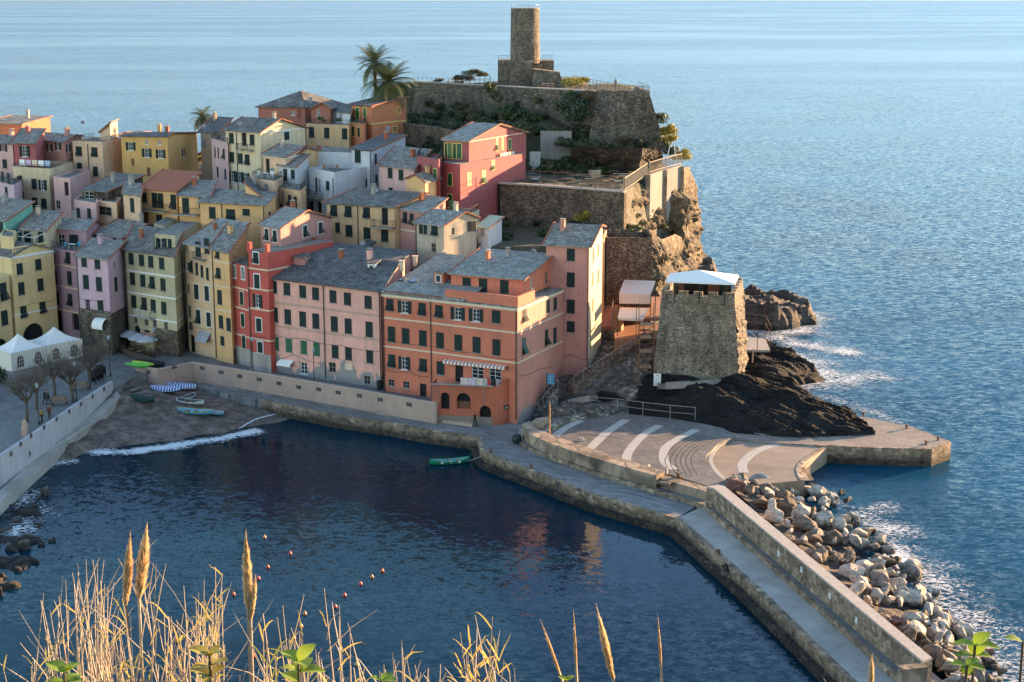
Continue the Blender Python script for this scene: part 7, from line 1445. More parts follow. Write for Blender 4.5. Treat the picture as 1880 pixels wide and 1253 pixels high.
# ------------------------------------------------------------------ tents
def tent(cs, ap, zt_, label):
    t = thing('party_tent', cs[0], label, 'tent', 'white party tents on the square'); b = MB(); n = 6; k = Vector((0, 0, zt_))
    E4 = [c + k for c in cs]; cen = sum(E4, Vector()) / 4; apx = cen + Vector((0, 0, ap))
    for i in range(4):
        a, c = E4[i], E4[(i + 1) % 4]
        for j in range(n):
            f = lambda u, p: p.lerp(Vector((apx.x, apx.y, p.z)), u) + Vector((0, 0, ap * (u ** 1.9)))
            u0, u1 = j / n, (j + 1) / n; b.quad(f(u0, a), f(u0, c), f(u1, c), f(u1, a))
    b.build('roof', CLOTHW, t, smooth=True); b = MB()
    for i in range(4): a, c = cs[i], cs[(i + 1) % 4]; b.quad(a, c, c + k, a + k)
    b.build('side_wall', plain('tent_wall', (.60, .56, .48), .8, var=.06), t)
    for i in (0, 1):
        a, c = cs[i], cs[(i + 1) % 4]; tt = (c - a).normalized(); nn = Vector((tt.y, -tt.x, 0)); nw = 2
        for w in range(nw):
            q = a.lerp(c, (w + .5) / nw) + nn * .03 + Vector((0, 0, .35)); b = MB(); hp = hole_poly(0, .75, 1.0, 1.5, True); b.quad(*[q + tt * u + Vector((0, 0, v)) for u, v in hp]); wn = b.build('window', plain('tent_pane', (.09, .05, .045), .3), t); b = MB()
            for u in (-.17, .17): b.beam(q + tt * u + nn * .01, q + tt * u + nn * .01 + Vector((0, 0, 1.4)), .03)
            for v in (.5, .95): b.beam(q - tt * .5 + nn * .01 + Vector((0, 0, v)), q + tt * .5 + nn * .01 + Vector((0, 0, v)), .03)
            b.build('glazing_bar', WHITE, wn)
    return t
zq = 3.27; W1 = P(87, 668, zq); W2 = P(153, 655, zq); W0 = P(22, 683, zq); dv = (W2 - W1).normalized(); back_ = Vector((-dv.y, dv.x, 0)) * 4.6
tent([W1, W2, W2 + back_, W1 + back_], 1.8, 2.4, 'white peaked party tent in front of the big arch, the right one'); tent([W0, W1 - dv * .02, W1 - dv * .02 + back_, W0 + back_], 1.8, 2.4, 'white peaked party tent at the left frame edge, the left one')
# ------------------------------------------------------------------ parasols and cafe
for i, (x, y) in enumerate(((222, 637), (241, 643), (256, 649), (271, 653))):
    lb = ['grey-white cafe parasol nearest the lilac house', 'second grey-white cafe parasol from the lilac house', 'third grey-white cafe parasol from the lilac house', 'grey-white cafe parasol nearest the stone corner'][i]
    c = P(x, y, zq); t = thing('parasol', c, lb, 'parasol', 'cafe parasols under the olive green house'); b = MB(); b.beam(c, c + Vector((0, 0, 2.7)), .06); b.build('pole', WOOD, t); b = MB(); n = 8
    for k in range(n): a0, a1 = k * math.tau / n, (k + 1) * math.tau / n; e = [c + Vector((1.5 * math.cos(a), 1.5 * math.sin(a), 2.2)) for a in (a0, a1)]; b.quad(e[0], e[1], c + Vector((0, 0, 2.8))); b.quad(e[0], e[1], e[1] - Vector((0, 0, .18)), e[0] - Vector((0, 0, .18)))
    b.build('canopy', plain('parasol_cloth', (.42, .42, .45), .8), t)
    for k in range(2):
        q = c + Vector((-.9 + 1.8 * k, -.7, 0)); tt = thing('cafe_table', q, 'small dark cafe table under the parasols', 'table', 'cafe tables under the parasols'); b = MB(); b.lathe(q, [(.38, .72), (.38, .76)], 12); b.build('table_top', WOOD, tt); b = MB(); b.lathe(q, [(.2, 0), (.2, .03), (.03, .04), (.03, .72)], 8); b.build('leg', METAL, tt)
        for s in (-1, 1):
            cq = q + Vector((s * .62, -.1, 0)); ch = thing('cafe_chair', cq, 'brown wooden cafe chair under the parasols', 'chair', 'cafe chairs under the parasols'); b = MB(); b.box(cq + Vector((0, 0, .45)), (.42, .42, .04)); b.build('seat', BROWN, ch); b = MB(); b.box(cq + Vector((s * .2, 0, .72)), (.04, .42, .4)); b.build('backrest', BROWN, ch)
            for lx in (-.18, .18):
                for ly in (-.18, .18): b = MB(); b.beam(cq + Vector((lx, ly, 0)), cq + Vector((lx, ly, .44)), .035); b.build('leg', BROWN, ch)
hd_ = thing('planter_hedge', P(240, 655, zq), 'low dark windbreak fence in front of the cafe parasols', 'fence'); b = MB(); l = [P(206, 640, zq), P(240, 658, zq), P(278, 668, zq)]; ribbon(b, [q + Vector((0, 0, .9)) for q in l], [q + Vector((0, 0, .9)) for q in offs(l, .08)], zq); b.build('panel', plain('rattan', (.07, .05, .035)), hd_)
# benches, chairs, lamps
def bench(x, y, az, label, m=WOOD):
    c = P(x, y, zq); t = thing('park_bench', c, label, 'bench', 'wooden benches on the square', az); b = MB()
    for i in range(4): b.box(c + Vector((0, -.2 + i * .14, .45)), (1.9, .11, .04))
    b.build('seat', m, t); b = MB()
    for i in range(3): b.box(c + Vector((0, .32, .6 + i * .15)), (1.9, .04, .11))
    b.build('backrest', m, t)
    for s in (-1, 1): b = MB(); b.box(c + Vector((s * .8, .03, .22)), (.08, .5, .44)); b.box(c + Vector((s * .8, .3, .6)), (.06, .05, .6)); b.build('leg', METAL, t)
bench(149, 717, .45, 'weathered wooden bench beside the tree in the middle of the square'); bench(110, 744, .45, 'wooden bench close behind the people by the sea wall')
for (x, y, lb) in ((755, 722, 'pale wooden bench by the second ground-floor grille of the orange house'), (722, 716, 'pale wooden bench by the first ground-floor grille of the orange house')):
    bench(x, y, -.5, lb, WOOD)
for i, (x, y) in enumerate(((168, 700), (175, 697), (182, 694), (172, 706), (180, 703), (187, 700), (178, 690), (191, 692), (186, 689))):
    q = P(x, y, zq); t = thing('stacked_chairs', q, 'stack of dark cafe chairs beside the farthest right bare tree', 'chair stack', 'stacks of dark chairs by the wall end'); b = MB()
    for k in range(5): b.box(q + Vector((0, 0, .4 + k * .13)), (.45, .45, .04))
    b.build('seat', METAL, t); b = MB(); b.box(q + Vector((0, .22, .95)), (.45, .05, .8)); b.build('backrest', METAL, t); b = MB()
    for lx in (-.2, .2):
        for ly in (-.2, .2): b.beam(q + Vector((lx, ly, 0)), q + Vector((lx, ly, .95)), .04)
    b.build('legs', METAL, t)
def lamp(x, y, h, label, z=zq):
    c = P(x, y, z); t = thing('street_lamp', c, label, 'street lamp', 'street lamps'); b = MB(); b.lathe(c, [(.12, 0), (.12, .3), (.05, .35), (.045, h)], 8); b.build('pole', METAL, t); b = MB(); b.lathe(c, [(.06, h), (.17, h + .15), (.2, h + .45), (.05, h + .6)], 8); b.build('lantern', plain('lamp_glass', (.35, .38, .38), .3), t)
lamp(203, 690, 4.6, 'dark street lamp standing at the right end of the sea wall'); lamp(285, 668, 4.2, 'street lamp in front of the cafe by the covered boat'); lamp(141, 738, 4.2, 'street lamp beside the wooden bench behind the sea wall'); lamp(72, 780, 4.2, 'street lamp left of the person in mustard'); lamp(465, 684, 4.0, 'street lamp on the street in front of the red house'); lamp(577, 705, 4.0, 'street lamp in front of the pink apartment house')
# railings
fence2('walkway_railing', [P(174, 752, 1.8), P(190, 735, 2.3), P(222, 708, 3.0)], 1.0, 'pale steel handrail beside the steps down to the beach walkway', STEEL, 1.4, .07)
fence2('quay_railing', [P(281, 704, 1.7), P(357, 707, 1.65), P(408, 721, 1.65), P(516, 741, 1.65), P(719, 776, 1.65)], .95, 'row of thin rusty railing posts along the quay edge below the pink parapet', RUST, 2.6, .04)
# slip rails on the beach head
for i in range(7):
    a, c = P(213 + i * 8, 702 + i * 7, 3.0 - i * .22), P(236 + i * 8, 696 + i * 7, 3.0 - i * .22); b = MB(); b.beam(a + Vector((0, 0, .05)), c + Vector((0, 0, .05)), .14); tag(b.build('slip_rail', METAL), 'dark slipway sleeper laid across the ramp to the beach', 'sleeper', 'slipway sleepers')
# bins, bags, boxes, laundry and signs
b = MB(); q = P(704, 716, zq)
bn = thing('waste_bins', q, 'pair of black waste bins against the join of the pink and orange houses', 'bins')
for s in (-.5, .5): b = MB(); b.lathe(q + Vector((s, 0, 0)), [(.3, 0), (.33, 1.0), (.36, 1.05), (.2, 1.2)], 10); b.build('bin', BK, bn)
for (x, y, m, lb) in ((949, 807, plain('crate_dark', (.02, .03, .03)), 'dark plastic tub at the start of the bench step'), (970, 806, BK, 'black bag of nets piled against the curved parapet'), (962, 797, plain('net_grey', (.22, .21, .22)), 'pale grey heap of fishing net behind the dark tub')):
    q = P(x, y, 2.0); b = MB(); b.lathe(q - Vector((0, 0, .4)), [(.5, 0), (.62, .45), (.55, .8), (.25, .95)], 9)
    for v in b.v: v += Vector((0, 0, 0)) + Vector((.12, .1, .08)) * noise.noise(v * 2)
    tag(b.build('gear_heap', m), lb, 'gear')
b = MB(); q = P(1014, 813, 2.3)
tag(MB().lathe(P(1009, 806, 2.35), [(.08, 0), (.08, 4.1), (.03, 4.15)], 8).build('timber_pole', plain('orange_pole', (.45, .2, .07), .7)), 'bare orange timber pole standing at the corner of the plaza', 'pole')
sg = thing('blue_notice_board', P(1010, 712, 4.6), 'blue notice board at the top of the lower staircase', 'sign'); b = MB(); q = P(1011, 708, 4.8); b.box(q + Vector((0, 0, .75)), (.85, .08, 1.25)); b.build('board', plain('board_blue', (.05, .28, .50), .5), sg); b = MB(); b.beam(q + Vector((-.5, 0, 0)), q + Vector((-.5, 0, 1.5)), .1); b.build('post', METAL, sg)
b = MB()
for i in range(5): b.box(q + Vector((rd.uniform(-.12, .12), -.06, .35 + i * .2)), (rd.uniform(.2, .5), .02, .05))
b.build('pale_lines', WHITE, sg)
sg = thing('white_notice_board', P(1206, 713, 4.6), 'tall white notice board at the foot of the bastion', 'sign'); q = P(1206, 713, 4.6); b = MB(); b.box(q + Vector((0, -.3, 1.1)), (.85, .06, 1.5)); b.build('board', WHITE, sg); b = MB()
for i in range(6): b.box(q + Vector((0, -.335, 1.65 - i * .22)), (.6 if i else .4, .012, .035 if i else .08))
b.build('lettering', plain('ink', (.15, .15, .17)), sg); b = MB(); b.beam(q + Vector((0, -.26, -.3)), q + Vector((0, -.26, .4)), .08); b.build('post', METAL, sg)
# wall plaque with a pale arch emblem
pq = thing('wall_plaque', P(928, 749, 3), 'small dark wall plaque with a pale arch emblem on the orange wall', 'sign'); a = cv[2]; c = cv[4]; tt = (c - a).normalized(); nn = Vector((tt.y, -tt.x, 0)); q = PL(928, 748, a, nn) + nn * .12; rz = math.atan2(tt.y, tt.x)
b = MB(); b.box(q, (.72, .05, .5), rz); b.build('panel', HAIR, pq); b = MB()
for rr_, ww in ((.24, .06), (.13, .05)):
    for k in range(8): a0, a1 = k * math.pi / 8, (k + 1) * math.pi / 8; b.beam(q + nn * .04 + tt * rr_ * math.cos(a0) + Vector((0, 0, rr_ * math.sin(a0) - .14)), q + nn * .04 + tt * rr_ * math.cos(a1) + Vector((0, 0, rr_ * math.sin(a1) - .14)), ww, .02)
b.build('emblem', WHITE, pq)
# laundry and striped awning over the arcade terrace
o, t, n, L, _ = B10['faces']['F']; q0 = PL(817, 660, o, n); q1 = PL(932, 672, o, n); aw = thing('striped_awning', q0, 'long red and white striped awning above the laundry terrace', 'awning'); NS = 34
for m_, k0 in ((WHITE, 0), (plain('awning_red', (.42, .17, .11)), 1)):
    b = MB()
    for i in range(k0, NS, 2):
        a, c = q0.lerp(q1, i / NS), q0.lerp(q1, (i + 1) / NS); e = n * .5 - Vector((0, 0, .1)); b.quad(a, c, c + e, a + e); b.quad(a + e, c + e, c + e - Vector((0, 0, .32)), a + e - Vector((0, 0, .32)))
    b.build('stripes', m_, aw)
cl = [(.64, .50, .46), (.55, .45, .52), (.62, .52, .42), (.45, .35, .36), (.50, .05, .05), (.02, .02, .03), (.50, .48, .46)]
zz = zt5 + .15; ln0 = p0 + ta * 3.4 - na * .15; 
ls = thing('laundry_line', ln0, 'washing line of patterned sheets and dark clothes over the arcade terrace', 'laundry')
for i, (w, h, cc_) in enumerate(((.9, 1.1, 0), (.9, 1.25, 1), (.8, 1.2, 2), (.35, 1.0, 6), (.35, .9, 4), (.6, 1.2, 5), (.3, 1.0, 3))):
    u = sum((.9, .9, .8, .35, .35, .6, .3)[:i]) + .05 * i; a = ln0 + ta * u + Vector((0, 0, zz + .75 - p0.z)); c = a + ta * w; b = MB()
    for k in range(6): f0, f1 = k / 6, (k + 1) / 6; w0 = na * .07 * math.sin(f0 * 9 + i), na * .07 * math.sin(f1 * 9 + i); b.quad(a.lerp(c, f0) + w0[0] * .3, a.lerp(c, f1) + w0[1] * .3, a.lerp(c, f1) + w0[1] - Vector((0, 0, h)), a.lerp(c, f0) + w0[0] - Vector((0, 0, h)))
    b.build('cloth', plain('cloth_%d' % cc_, cl[cc_], .9), ls)
b = MB(); b.beam(ln0 + Vector((0, 0, zz + .76 - p0.z)) - ta * .3, ln0 + ta * 4.6 + Vector((0, 0, zz + .76 - p0.z)), .02); b.build('line', METAL, ls)
ls = thing('laundry_line', P(932, 285, 27), 'pale washing hanging below the gable windows of the crimson house', 'laundry'); o, t, n, L, _ = M9u['faces']['R']; q = PL(914, 282, o, n)
for i in range(5): b = MB(); a = q + t * (i * .95) + n * .4; b.quad(a, a + t * .7, a + t * .7 - Vector((0, 0, (1.5, .9, 1.8, 1.1, .6)[i])), a - Vector((0, 0, (1.5, .9, 1.8, 1.1, .6)[i]))); b.build('cloth', [CREAM, WHITE, plain('cloth_lilac', (.5, .4, .5)), CREAM, WHITE][i], ls)
b = MB(); b.beam(q - t * .2 + n * .4, q + t * 5 + n * .4, .03); b.build('line', METAL, ls)
# mooring bollards, quay steps, wall signs
for i, (x, y, z, lb) in enumerate(((1585, 764, 2.0, 'small rusty bollard on the seaward edge of the pier, farthest left'), (1664, 787, 2.0, 'small rusty bollard midway along the seaward edge of the pier'), (1722, 809, 2.0, 'small rusty bollard near the sunlit tip of the pier'), (1700, 817, 2.0, 'small rusty bollard at the front corner of the pier'), (901, 832, 1.62, 'mooring bollard at the inner corner of the quay by the green boat'), (975, 860, 1.62, 'mooring bollard on the quay edge left of the water steps'), (1319, 1018, 1.62, 'mooring bollard beside the small water steps of the breakwater'))):
    b = MB(); b.lathe(P(x, y, z), [(.14, 0), (.12, .3), (.2, .36), (.2, .44), (.05, .48)], 10); tag(b.build('bollard', RUST), lb, 'bollard', 'mooring bollards')
for (x0, y0, x1, y1, lb) in ((1032, 878, 1060, 905, 'dark steps cut into the quay edge at the bend of the lower path'), (1330, 1030, 1352, 1055, 'small steps cut into the breakwater edge')):
    a, c = P(x0, y0, 1.66), P(x1, y1, .6); d = c - a; d.z = 0; t_ = d.normalized(); nn = Vector((-t_.y, t_.x, 0)); s = thing('water_steps', a, lb, 'steps'); b = MB()
    for i in range(6): f = i / 6; q = a + d * (f + .08); b.hexa([Vector((v.x, v.y, -.5)) for v in (q - nn * 1.0, q + d / 6 - nn * 1.0, q + d / 6 + nn * .2, q + nn * .2)], [Vector((v.x, v.y, 1.62 - .2 * i)) for v in (q - nn * 1.0, q + d / 6 - nn * 1.0, q + d / 6 + nn * .2, q + nn * .2)])
    b.build('step', STONED, s)
for i, (x, y) in enumerate(((1430, 1017), (1472, 1046), (1524, 1094), (1573, 1139))):
    wl_ = [P(1310, 900, 3.75), P(1500, 1058, 3.75), P(1693, 1219, 3.75)]; k = 0 if x < 1500 else 1; a, c = wl_[k], wl_[k + 1]; tt = (c - a).normalized(); nn = Vector((tt.y, -tt.x, 0)); q = PL(x, y, a, nn) + nn * .03; q.z = max(2.4, min(3.5, q.z)); b = MB(); b.box(q, (.35, .04, .5), math.atan2(tt.y, tt.x)); tag(b.build('notice_plate', WHITE), 'small white notice plate on the inner face of the breakwater wall', 'notice', 'notice plates on the breakwater wall')
# mooring ropes from the quay, bench stones on the plaza
for i, (x, y) in enumerate(((1020, 880), (1105, 915), (1165, 930), (1205, 945), (1290, 995), (1430, 1125), (1460, 1150))):
    b = MB(); b.beam(P(x, y, 1.4), P(x - 22, y + 20, .05), .03); tag(b.build('mooring_line', RUST), 'thin rope running from the quay edge down into the harbour', 'rope', 'ropes down into the harbour')
for (x, y, lb) in ((1066, 808, 'low white stone block on the shaded plaza near the parapet'), (1190, 858, 'small pale stone block at the sunny edge of the plaza'), (1225, 866, 'pale boulder on the parapet beside the seated person')):
    put_boulder(P(x, y, 2.5), .45, 0, lb, None)
# buoys
cols = {'r': plain('buoy_red', (.55, .06, .03), .4), 'o': plain('buoy_orange', (.55, .2, .08), .4), 'w': WHITE, 'y': YTRIM}
for i, (x, y, k) in enumerate(((486, 991, 'o'), (533, 1021, 'r'), (492, 1046, 'r'), (475, 1067, 'r'), (429, 1096, 'r'), (702, 1053, 'r'), (683, 1064, 'o'), (662, 1077, 'r'), (633, 1098, 'r'), (616, 1119, 'r'), (560, 1132, 'o'), (553, 1155, 'o'), (540, 1177, 'r'), (624, 1197, 'w'), (655, 1225, 'y'), (466, 1210, 'r'), (324, 1182, 'o'))):
    b = MB(); b.lathe(P(x, y, -.15), [(.02, 0), (.13, .08), (.17, .19), (.14, .32), (.05, .42), (.03, .5)], 12); tag(b.build('buoy', cols[k], smooth=True), {'r': 'small red mooring buoy floating in the harbour', 'o': 'small faded orange mooring buoy floating in the harbour', 'w': 'small white mooring buoy floating low among the reeds', 'y': 'small yellow buoy floating near the bottom edge'}[k], 'buoy', 'red mooring buoys' if k == 'r' else ('orange mooring buoys' if k == 'o' else None))
# terrace furniture, laundry and facade cables
def tset(bd, u, v, m, lb_t, lb_c, n=2, cm=None, dz=.13):
    q = bd['W3'](u, v, bd['z'] + dz); t = thing('terrace_table', q, lb_t, 'table'); b = MB(); b.box(q + Vector((0, 0, .72)), (1.1, .8, .05), R(-35)); b.build('table_top', m, t)
    for sx in (-.4, .4): b = MB(); b.beam(q + Vector((sx, 0, 0)), q + Vector((sx, 0, .7)), .07); b.build('leg', m, t)
    for i in range(n):
        c = q + Vector((-.95 + 1.9 * i, .1, 0)); ch = thing('terrace_chair', c, lb_c[i], 'chair'); mm = cm or m; b = MB(); b.box(c + Vector((0, 0, .43)), (.46, .46, .05)); b.build('seat', mm, ch); b = MB(); b.box(c + Vector((0, .21, .72)), (.44, .04, .5)); b.build('backrest', mm, ch)
        for lx in (-.19, .19):
            for ly in (-.19, .19): b = MB(); b.beam(c + Vector((lx, ly, 0)), c + Vector((lx, ly, .42)), .04); b.build('leg', mm, ch)
BLU = plain('chair_blue', (.05, .30, .45), .5)
tset(B2, B2['W'] * .72, 1.0, WHITE, 'white table on the tiled terrace of the mauve house', ['blue plastic chair left of the white table on the mauve terrace', 'blue plastic chair right of the white table on the mauve terrace'], 2, BLU)
tset(Bt2, Bt2['W'] * .5, 1.2, WHITE, 'white table on the small railed terrace below the slate lean-to', ['white chair left of the table below the slate lean-to', 'white chair right of the table below the slate lean-to'])
tset(Bw, Bw['W'] * .4, 3.0, WOOD, 'wooden table inside the walled white roof terrace', ['wooden chair left of the table on the white roof terrace', 'wooden chair right of the table on the white roof terrace'])
ls = thing('laundry_line', Bm['W3'](.5, 2, Bm['z'] + 1.6), 'pale washing strung across the parapeted roof terrace of the cream house', 'laundry'); a, c = Bm['W3'](.4, 1.5, Bm['z'] + 2.0), Bm['W3'](Bm['W'] - .4, 1.5, Bm['z'] + 2.0)
for i in range(5): b = MB(); p_, q_ = a.lerp(c, .04 + i * .19), a.lerp(c, .2 + i * .19); b.quad(p_, q_, q_ - Vector((0, .1, .9)), p_ - Vector((0, .1, .8))); b.build('cloth', [WHITE, plain('cloth_lilac', (.5, .4, .5)), CREAM, WHITE, plain('cloth_sky', (.3, .4, .55))][i], ls)
b = MB(); b.beam(a, c, .02); b.build('line', METAL, ls)
def cable(bd, fc, pts):
    o, t, n, L, _ = bd['faces'][fc]; w = [PL(x, y, o, n) + n * .07 for x, y in pts]; pp = []
    for i in range(len(w) - 1):
        for k in range(6): f = k / 6; q = w[i].lerp(w[i + 1], f); pp.append(q - Vector((0, 0, .22 * math.sin(f * math.pi))))
    pp.append(w[-1]); b = MB(); b.tube(pp, .022, 4, False); b.build('cable', METAL, bd['root'])
cable(B9, 'F', [(494, 612), (560, 622), (625, 634), (699, 645)]); cable(B9, 'F', [(496, 660), (540, 651), (594, 668)]); cable(B10, 'F', [(706, 622), (790, 634), (870, 648), (946, 660)]); cable(B10, 'F', [(706, 678), (750, 682), (788, 692)]); cable(B4, 'F', [(236, 596), (270, 606), (316, 612)]); cable(B5, 'F', [(340, 594), (366, 602), (390, 604)]); cable(B3, 'F', [(145, 546), (170, 551), (195, 550)]); cable(B7, 'F', [(458, 612), (490, 620)]); cable(B1, 'R', [(24, 566), (60, 556), (99, 550)]); cable(B11, 'F', [(1022, 654), (1050, 650), (1080, 660)]); cable(B10, 'R', [(955, 690), (990, 676), (1020, 668)])
# antennas and dishes on the roofs
for i, (x, y, Y) in enumerate(((374, 232, 240), (440, 228, 238), (570, 182, 256), (500, 312, 226), (712, 236, 250), (333, 338, 222), (665, 447, 200), (980, 462, 188), (690, 350, 214), (152, 225, 248))):
    q = PY(x, y, Y); t = thing('antenna', q, 'thin roof antenna with a small grey dish above the slate roofs', 'antenna', 'roof antennas'); b = MB(); b.beam(q - Vector((0, 0, 1.6)), q + Vector((0, 0, .3)), .04); b.beam(q + Vector((-.4, 0, .2)), q + Vector((.4, 0, .2)), .025); b.build('mast', STEEL, t); b = MB(); M = Matrix.Rotation(1.1, 3, 'X')
    for k in range(10): a0, a1 = k * math.tau / 10, (k + 1) * math.tau / 10; b.quad(q + M @ Vector((0, 0, -.08)), q + M @ Vector((.35 * math.cos(a0), .35 * math.sin(a0), .05)), q + M @ Vector((.35 * math.cos(a1), .35 * math.sin(a1), .05)))
    b.build('dish', STEEL, t)
# ------------------------------------------------------------------ foreground reeds on the hillside under the camera
rr = random.Random(77)
def reed_clump(px, tops, Y, label, spread=.5, leafy=0, plumes=(), nst=10):
    gp = PY(px, 1253, Y); base = Vector((gp.x, Y, hill(gp.x, Y))); t = thing('reed_clump', base, label, 'reeds'); b = MB(); lf = MB()
    for i in range(int(nst * .8 + .6)):
        tx, ty = rr.choice(tops); tip = PY(tx + rr.gauss(0, 14), ty + abs(rr.gauss(0, 45)), Y + rr.uniform(-.4, .4)); b0 = base + Vector((rr.uniform(-spread, spread), rr.uniform(-.3, .3), 0)); mid = b0.lerp(tip, .55) + Vector((rr.gauss(0, .1), 0, 0)); pts = [b0, b0.lerp(mid, .5), mid, mid.lerp(tip, .5) + Vector((rr.gauss(0, .03), 0, 0)), tip]; b.tube(pts, [.010, .009, .008, .006, .002], 5, False)
        for k in range(3):   # side twigs
            f = rr.uniform(.5, .92); s_ = b0.lerp(mid, f * 2) if f < .5 else mid.lerp(tip, (f - .5) * 2); e = s_ + Vector((rr.gauss(0, .16), rr.gauss(0, .1), rr.uniform(.15, .5))); b.tube([s_, s_.lerp(e, .5) + Vector((rr.gauss(0, .02), 0, .03)), e], [.004, .0035, .0015], 4, False)
        for k in range(int(leafy * 1.4 + .5)):
            f = rr.uniform(.55, 1.0); s_ = b0.lerp(tip, f); a = rr.uniform(0, 6.3); L = rr.uniform(.12, .30); d = Vector((math.cos(a), math.sin(a) * .6, rr.uniform(.6, 2.0))).normalized(); w = rr.uniform(.0025, .007); sd_ = d.cross(Vector((0, 1, .2))).normalized(); p_ = s_; prev = None
            for m in range(7):
                u = m / 6; q = s_ + d * L * u - Vector((0, 0, .30 * L * u * u * u * rr.uniform(.6, 1.6))); ww = w * math.sin(math.pi * min(1, u * .93 + .12)) * (1 - u * .5) + .001
                if prev: lf.quad(prev[0], prev[1], q + sd_ * ww, q - sd_ * ww)
                prev = (q - sd_ * ww, q + sd_ * ww)
    b.build('stem', STRAW, t, uv=False, smooth=True)
    if leafy: lf.build('foliage', LV['reed'], t, uv=False, recalc=False)
    for (x, y, y2, w) in plumes:
        tip = PY(x[0], y, Y); bot = PY(x[1], y2, Y); st = MB(); st.tube([base, base.lerp(bot, .6), bot, bot.lerp(tip, .9)], [.014, .012, .010, .004], 6, False); st.build('stem', STRAW, t, uv=False, smooth=True); f = MB(); W_ = w * Y / F * 1.5
        for k in range(1500):
            u = rr.random(); q = bot.lerp(tip, u); rad = W_ * (.25 + .75 * math.sin(math.pi * min(1, u * .75 + .2)) ** 1.2) * (1 - u ** 5); a = rr.uniform(0, 6.3); out = Vector((math.cos(a), math.sin(a), 0)) * rad * rr.uniform(.2, .75); up = (tip - bot).normalized(); s_ = q + out * .3; e = q + out + up * rr.uniform(.03, .10); sd_ = Vector((rr.gauss(0, 1), rr.gauss(0, 1), 0)).normalized() * .0045; f.quad(s_ - sd_, s_ + sd_, e)
        f.build('plume', FLUFF, t, uv=False, recalc=False)
    return t
reed_clump(120, [(110, 1020), (140, 1010), (85, 1060), (155, 1025), (90, 1110)], 10.2, 'clump of bare dry stems fanning out at the far left', .5, 1, (), 26)
reed_clump(60, [(50, 1185), (75, 1190), (30, 1210)], 9.4, 'low leafy reed tuft at the bottom left corner', .3, 4, (), 8)
reed_clump(165, [(168, 1045), (190, 1065), (170, 1130), (210, 1150)], 10.6, 'straight dry stems right of the fanned clump', .3, 0, (), 22)
reed_clump(255, [(290, 1020), (235, 1100), (300, 1110), (215, 1120)], 9.8, 'reed clump with two tall golden plumes', .35, 2, (((238, 231), 998, 1112, 11), ((268, 255), 980, 1100, 15)), 24)
reed_clump(345, [(400, 1040), (340, 1090), (365, 1080), (320, 1120), (350, 1065)], 10.4, 'thick stand of pale stems left of the tallest single plume', .5, 2, (), 24)
reed_clump(400, [(395, 1080), (418, 1095), (385, 1110)], 9.6, 'yellow-leaved reed beside the thick stand of stems', .2, 4, (), 12)
reed_clump(460, [(470, 1160), (440, 1190), (500, 1150)], 9.2, 'reed clump with one tall plume and a smaller one leaning on it', .3, 4, (((452, 455), 996, 1120, 11), ((467, 460), 1078, 1140, 7)), 12)
reed_clump(540, [(537, 1120), (545, 1115), (585, 1075), (500, 1105), (560, 1170)], 10.2, 'sparse dry stems right of the tall single plume', .4, 2, (), 18)
reed_clump(610, [(625, 1105), (636, 1120), (590, 1165), (655, 1200)], 9.8, 'curved dry stems at the right end of the reed bed', .3, 1, (), 12)
reed_clump(665, [(620, 1210), (645, 1225), (690, 1215)], 9.0, 'low mixed tuft under the curved dry stems', .4, 3, (), 10)
reed_clump(735, [(730, 1170), (755, 1180), (780, 1190), (715, 1200)], 9.4, 'low bushy tuft of pinkish twigs near the bottom centre', .35, 1, (), 26)
reed_clump(875, [(875, 1110), (865, 1130), (905, 1140), (890, 1120), (850, 1160)], 9.0, 'leafy golden reed standing alone at the bottom centre', .15, 8, (), 12)
reed_clump(850, [(840, 1190), (855, 1160), (920, 1200), (935, 1215)], 9.3, 'short leafy shoots at the foot of the golden reed', .25, 4, (), 9)
for (x, x2, y, w, lb) in ((1001, 1032, 1163, 4, 'thin curved seed head leaning left near the bottom centre'), (1054, 1059, 1146, 3, 'thin upright seed head, second of the group'), (1100, 1126, 1134, 9, 'broad golden plume leaning left, third of the group'), (1209, 1215, 1152, 3, 'thin upright seed head farthest right')):
    reed_clump(x2, [(x2, 1248)], 8.6, lb, .05, 0, (((x, x2), y, 1250, w),), 1)
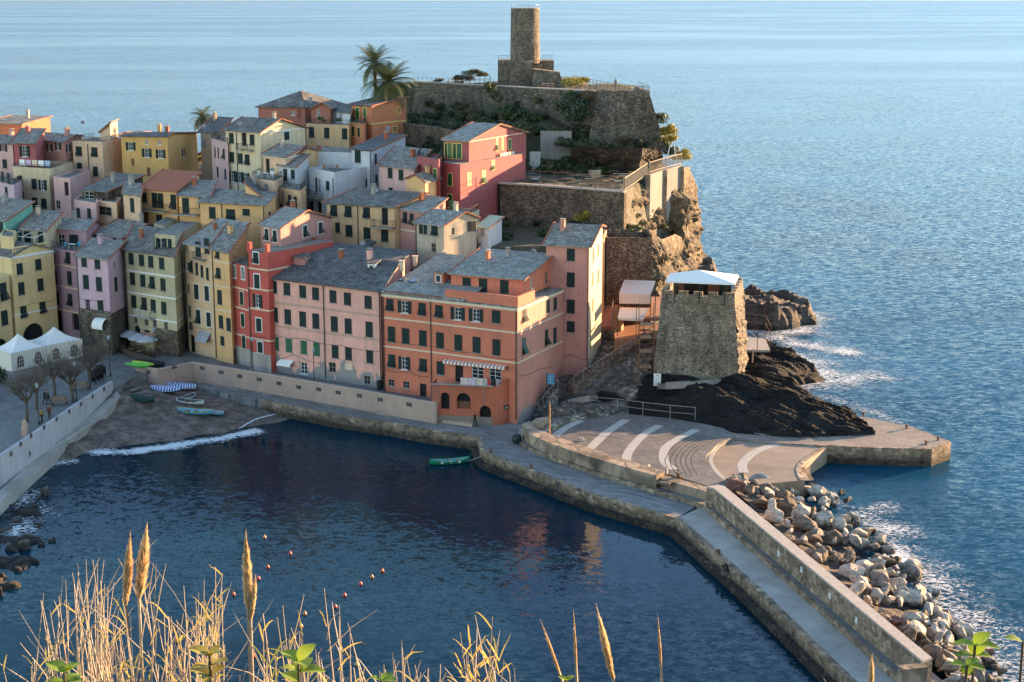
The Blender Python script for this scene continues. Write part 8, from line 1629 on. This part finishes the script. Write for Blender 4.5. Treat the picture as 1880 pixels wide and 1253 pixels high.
reed_clump(1598, [(1598, 1245)], 8.6, 'tiny plume tip at the bottom edge below the breakwater', .05, 0, (((1600, 1598), 1228, 1275, 6),), 1)
def leaf_plant(x, y, Y, n, s, label, kind='fresh', lean=0):
    g = PY(x, y, Y); base = Vector((g.x + lean, Y, hill(g.x, Y))); t = thing('leafy_shoot', base, label, 'plant'); b = MB(); b.tube([base, base.lerp(g, .6), g], [.02, .012, .006], 6, False); b.build('stem', BARK, t, uv=False); 
    for i in range(n):
        a = i * 2.4 + rr.random(); d = Vector((math.cos(a), math.sin(a) * .7, rr.uniform(.1, .9))).normalized(); c = g + Vector((0, 0, -.05 * (i // 3))); L = s * rr.uniform(.7, 1.1); sd_ = d.cross(Vector((0, 0, 1))).normalized(); nn = d.cross(sd_); b = MB(); m_ = 7; rows = []
        for k in range(m_ + 1): u = k / m_; w = L * .36 * math.sin(math.pi * u ** .85) ** .8 if 0 < u < 1 else .002; q = c + d * L * u - Vector((0, 0, L * .25 * u * u)); rows.append([q - sd_ * w + nn * -w * .25, q, q + sd_ * w + nn * -w * .25])
        for k in range(m_):
            for j in (0, 1): b.quad(rows[k][j], rows[k][j + 1], rows[k + 1][j + 1], rows[k + 1][j])
        b.build('leaf', LV[kind], t, uv=False, smooth=True, recalc=False)
leaf_plant(1790, 1185, 6.5, 6, .11, 'small dark green leafy shoot in front of the rock armour'); leaf_plant(1878, 1180, 6.5, 3, .09, 'dark green leaf tip at the right frame edge'); leaf_plant(1775, 1222, 6.3, 4, .08, 'small leafy shoot just below the larger one at the lower right')
leaf_plant(548, 1215, 6.5, 7, .13, 'bright green rounded leaves at the bottom edge right of the tall plume'); leaf_plant(118, 1235, 6.5, 7, .12, 'bright green rounded leaves at the bottom left'); leaf_plant(385, 1205, 6.6, 9, .11, 'yellowing rounded leaves in the middle of the reed bed', 'gold')
leaf_plant(700, 1250, 6.4, 4, .08, 'green leaf tips at the bottom edge below the pinkish twigs'); leaf_plant(1040, 1250, 6.4, 3, .05, 'tiny green leaf at the bottom edge by the curved seed head')
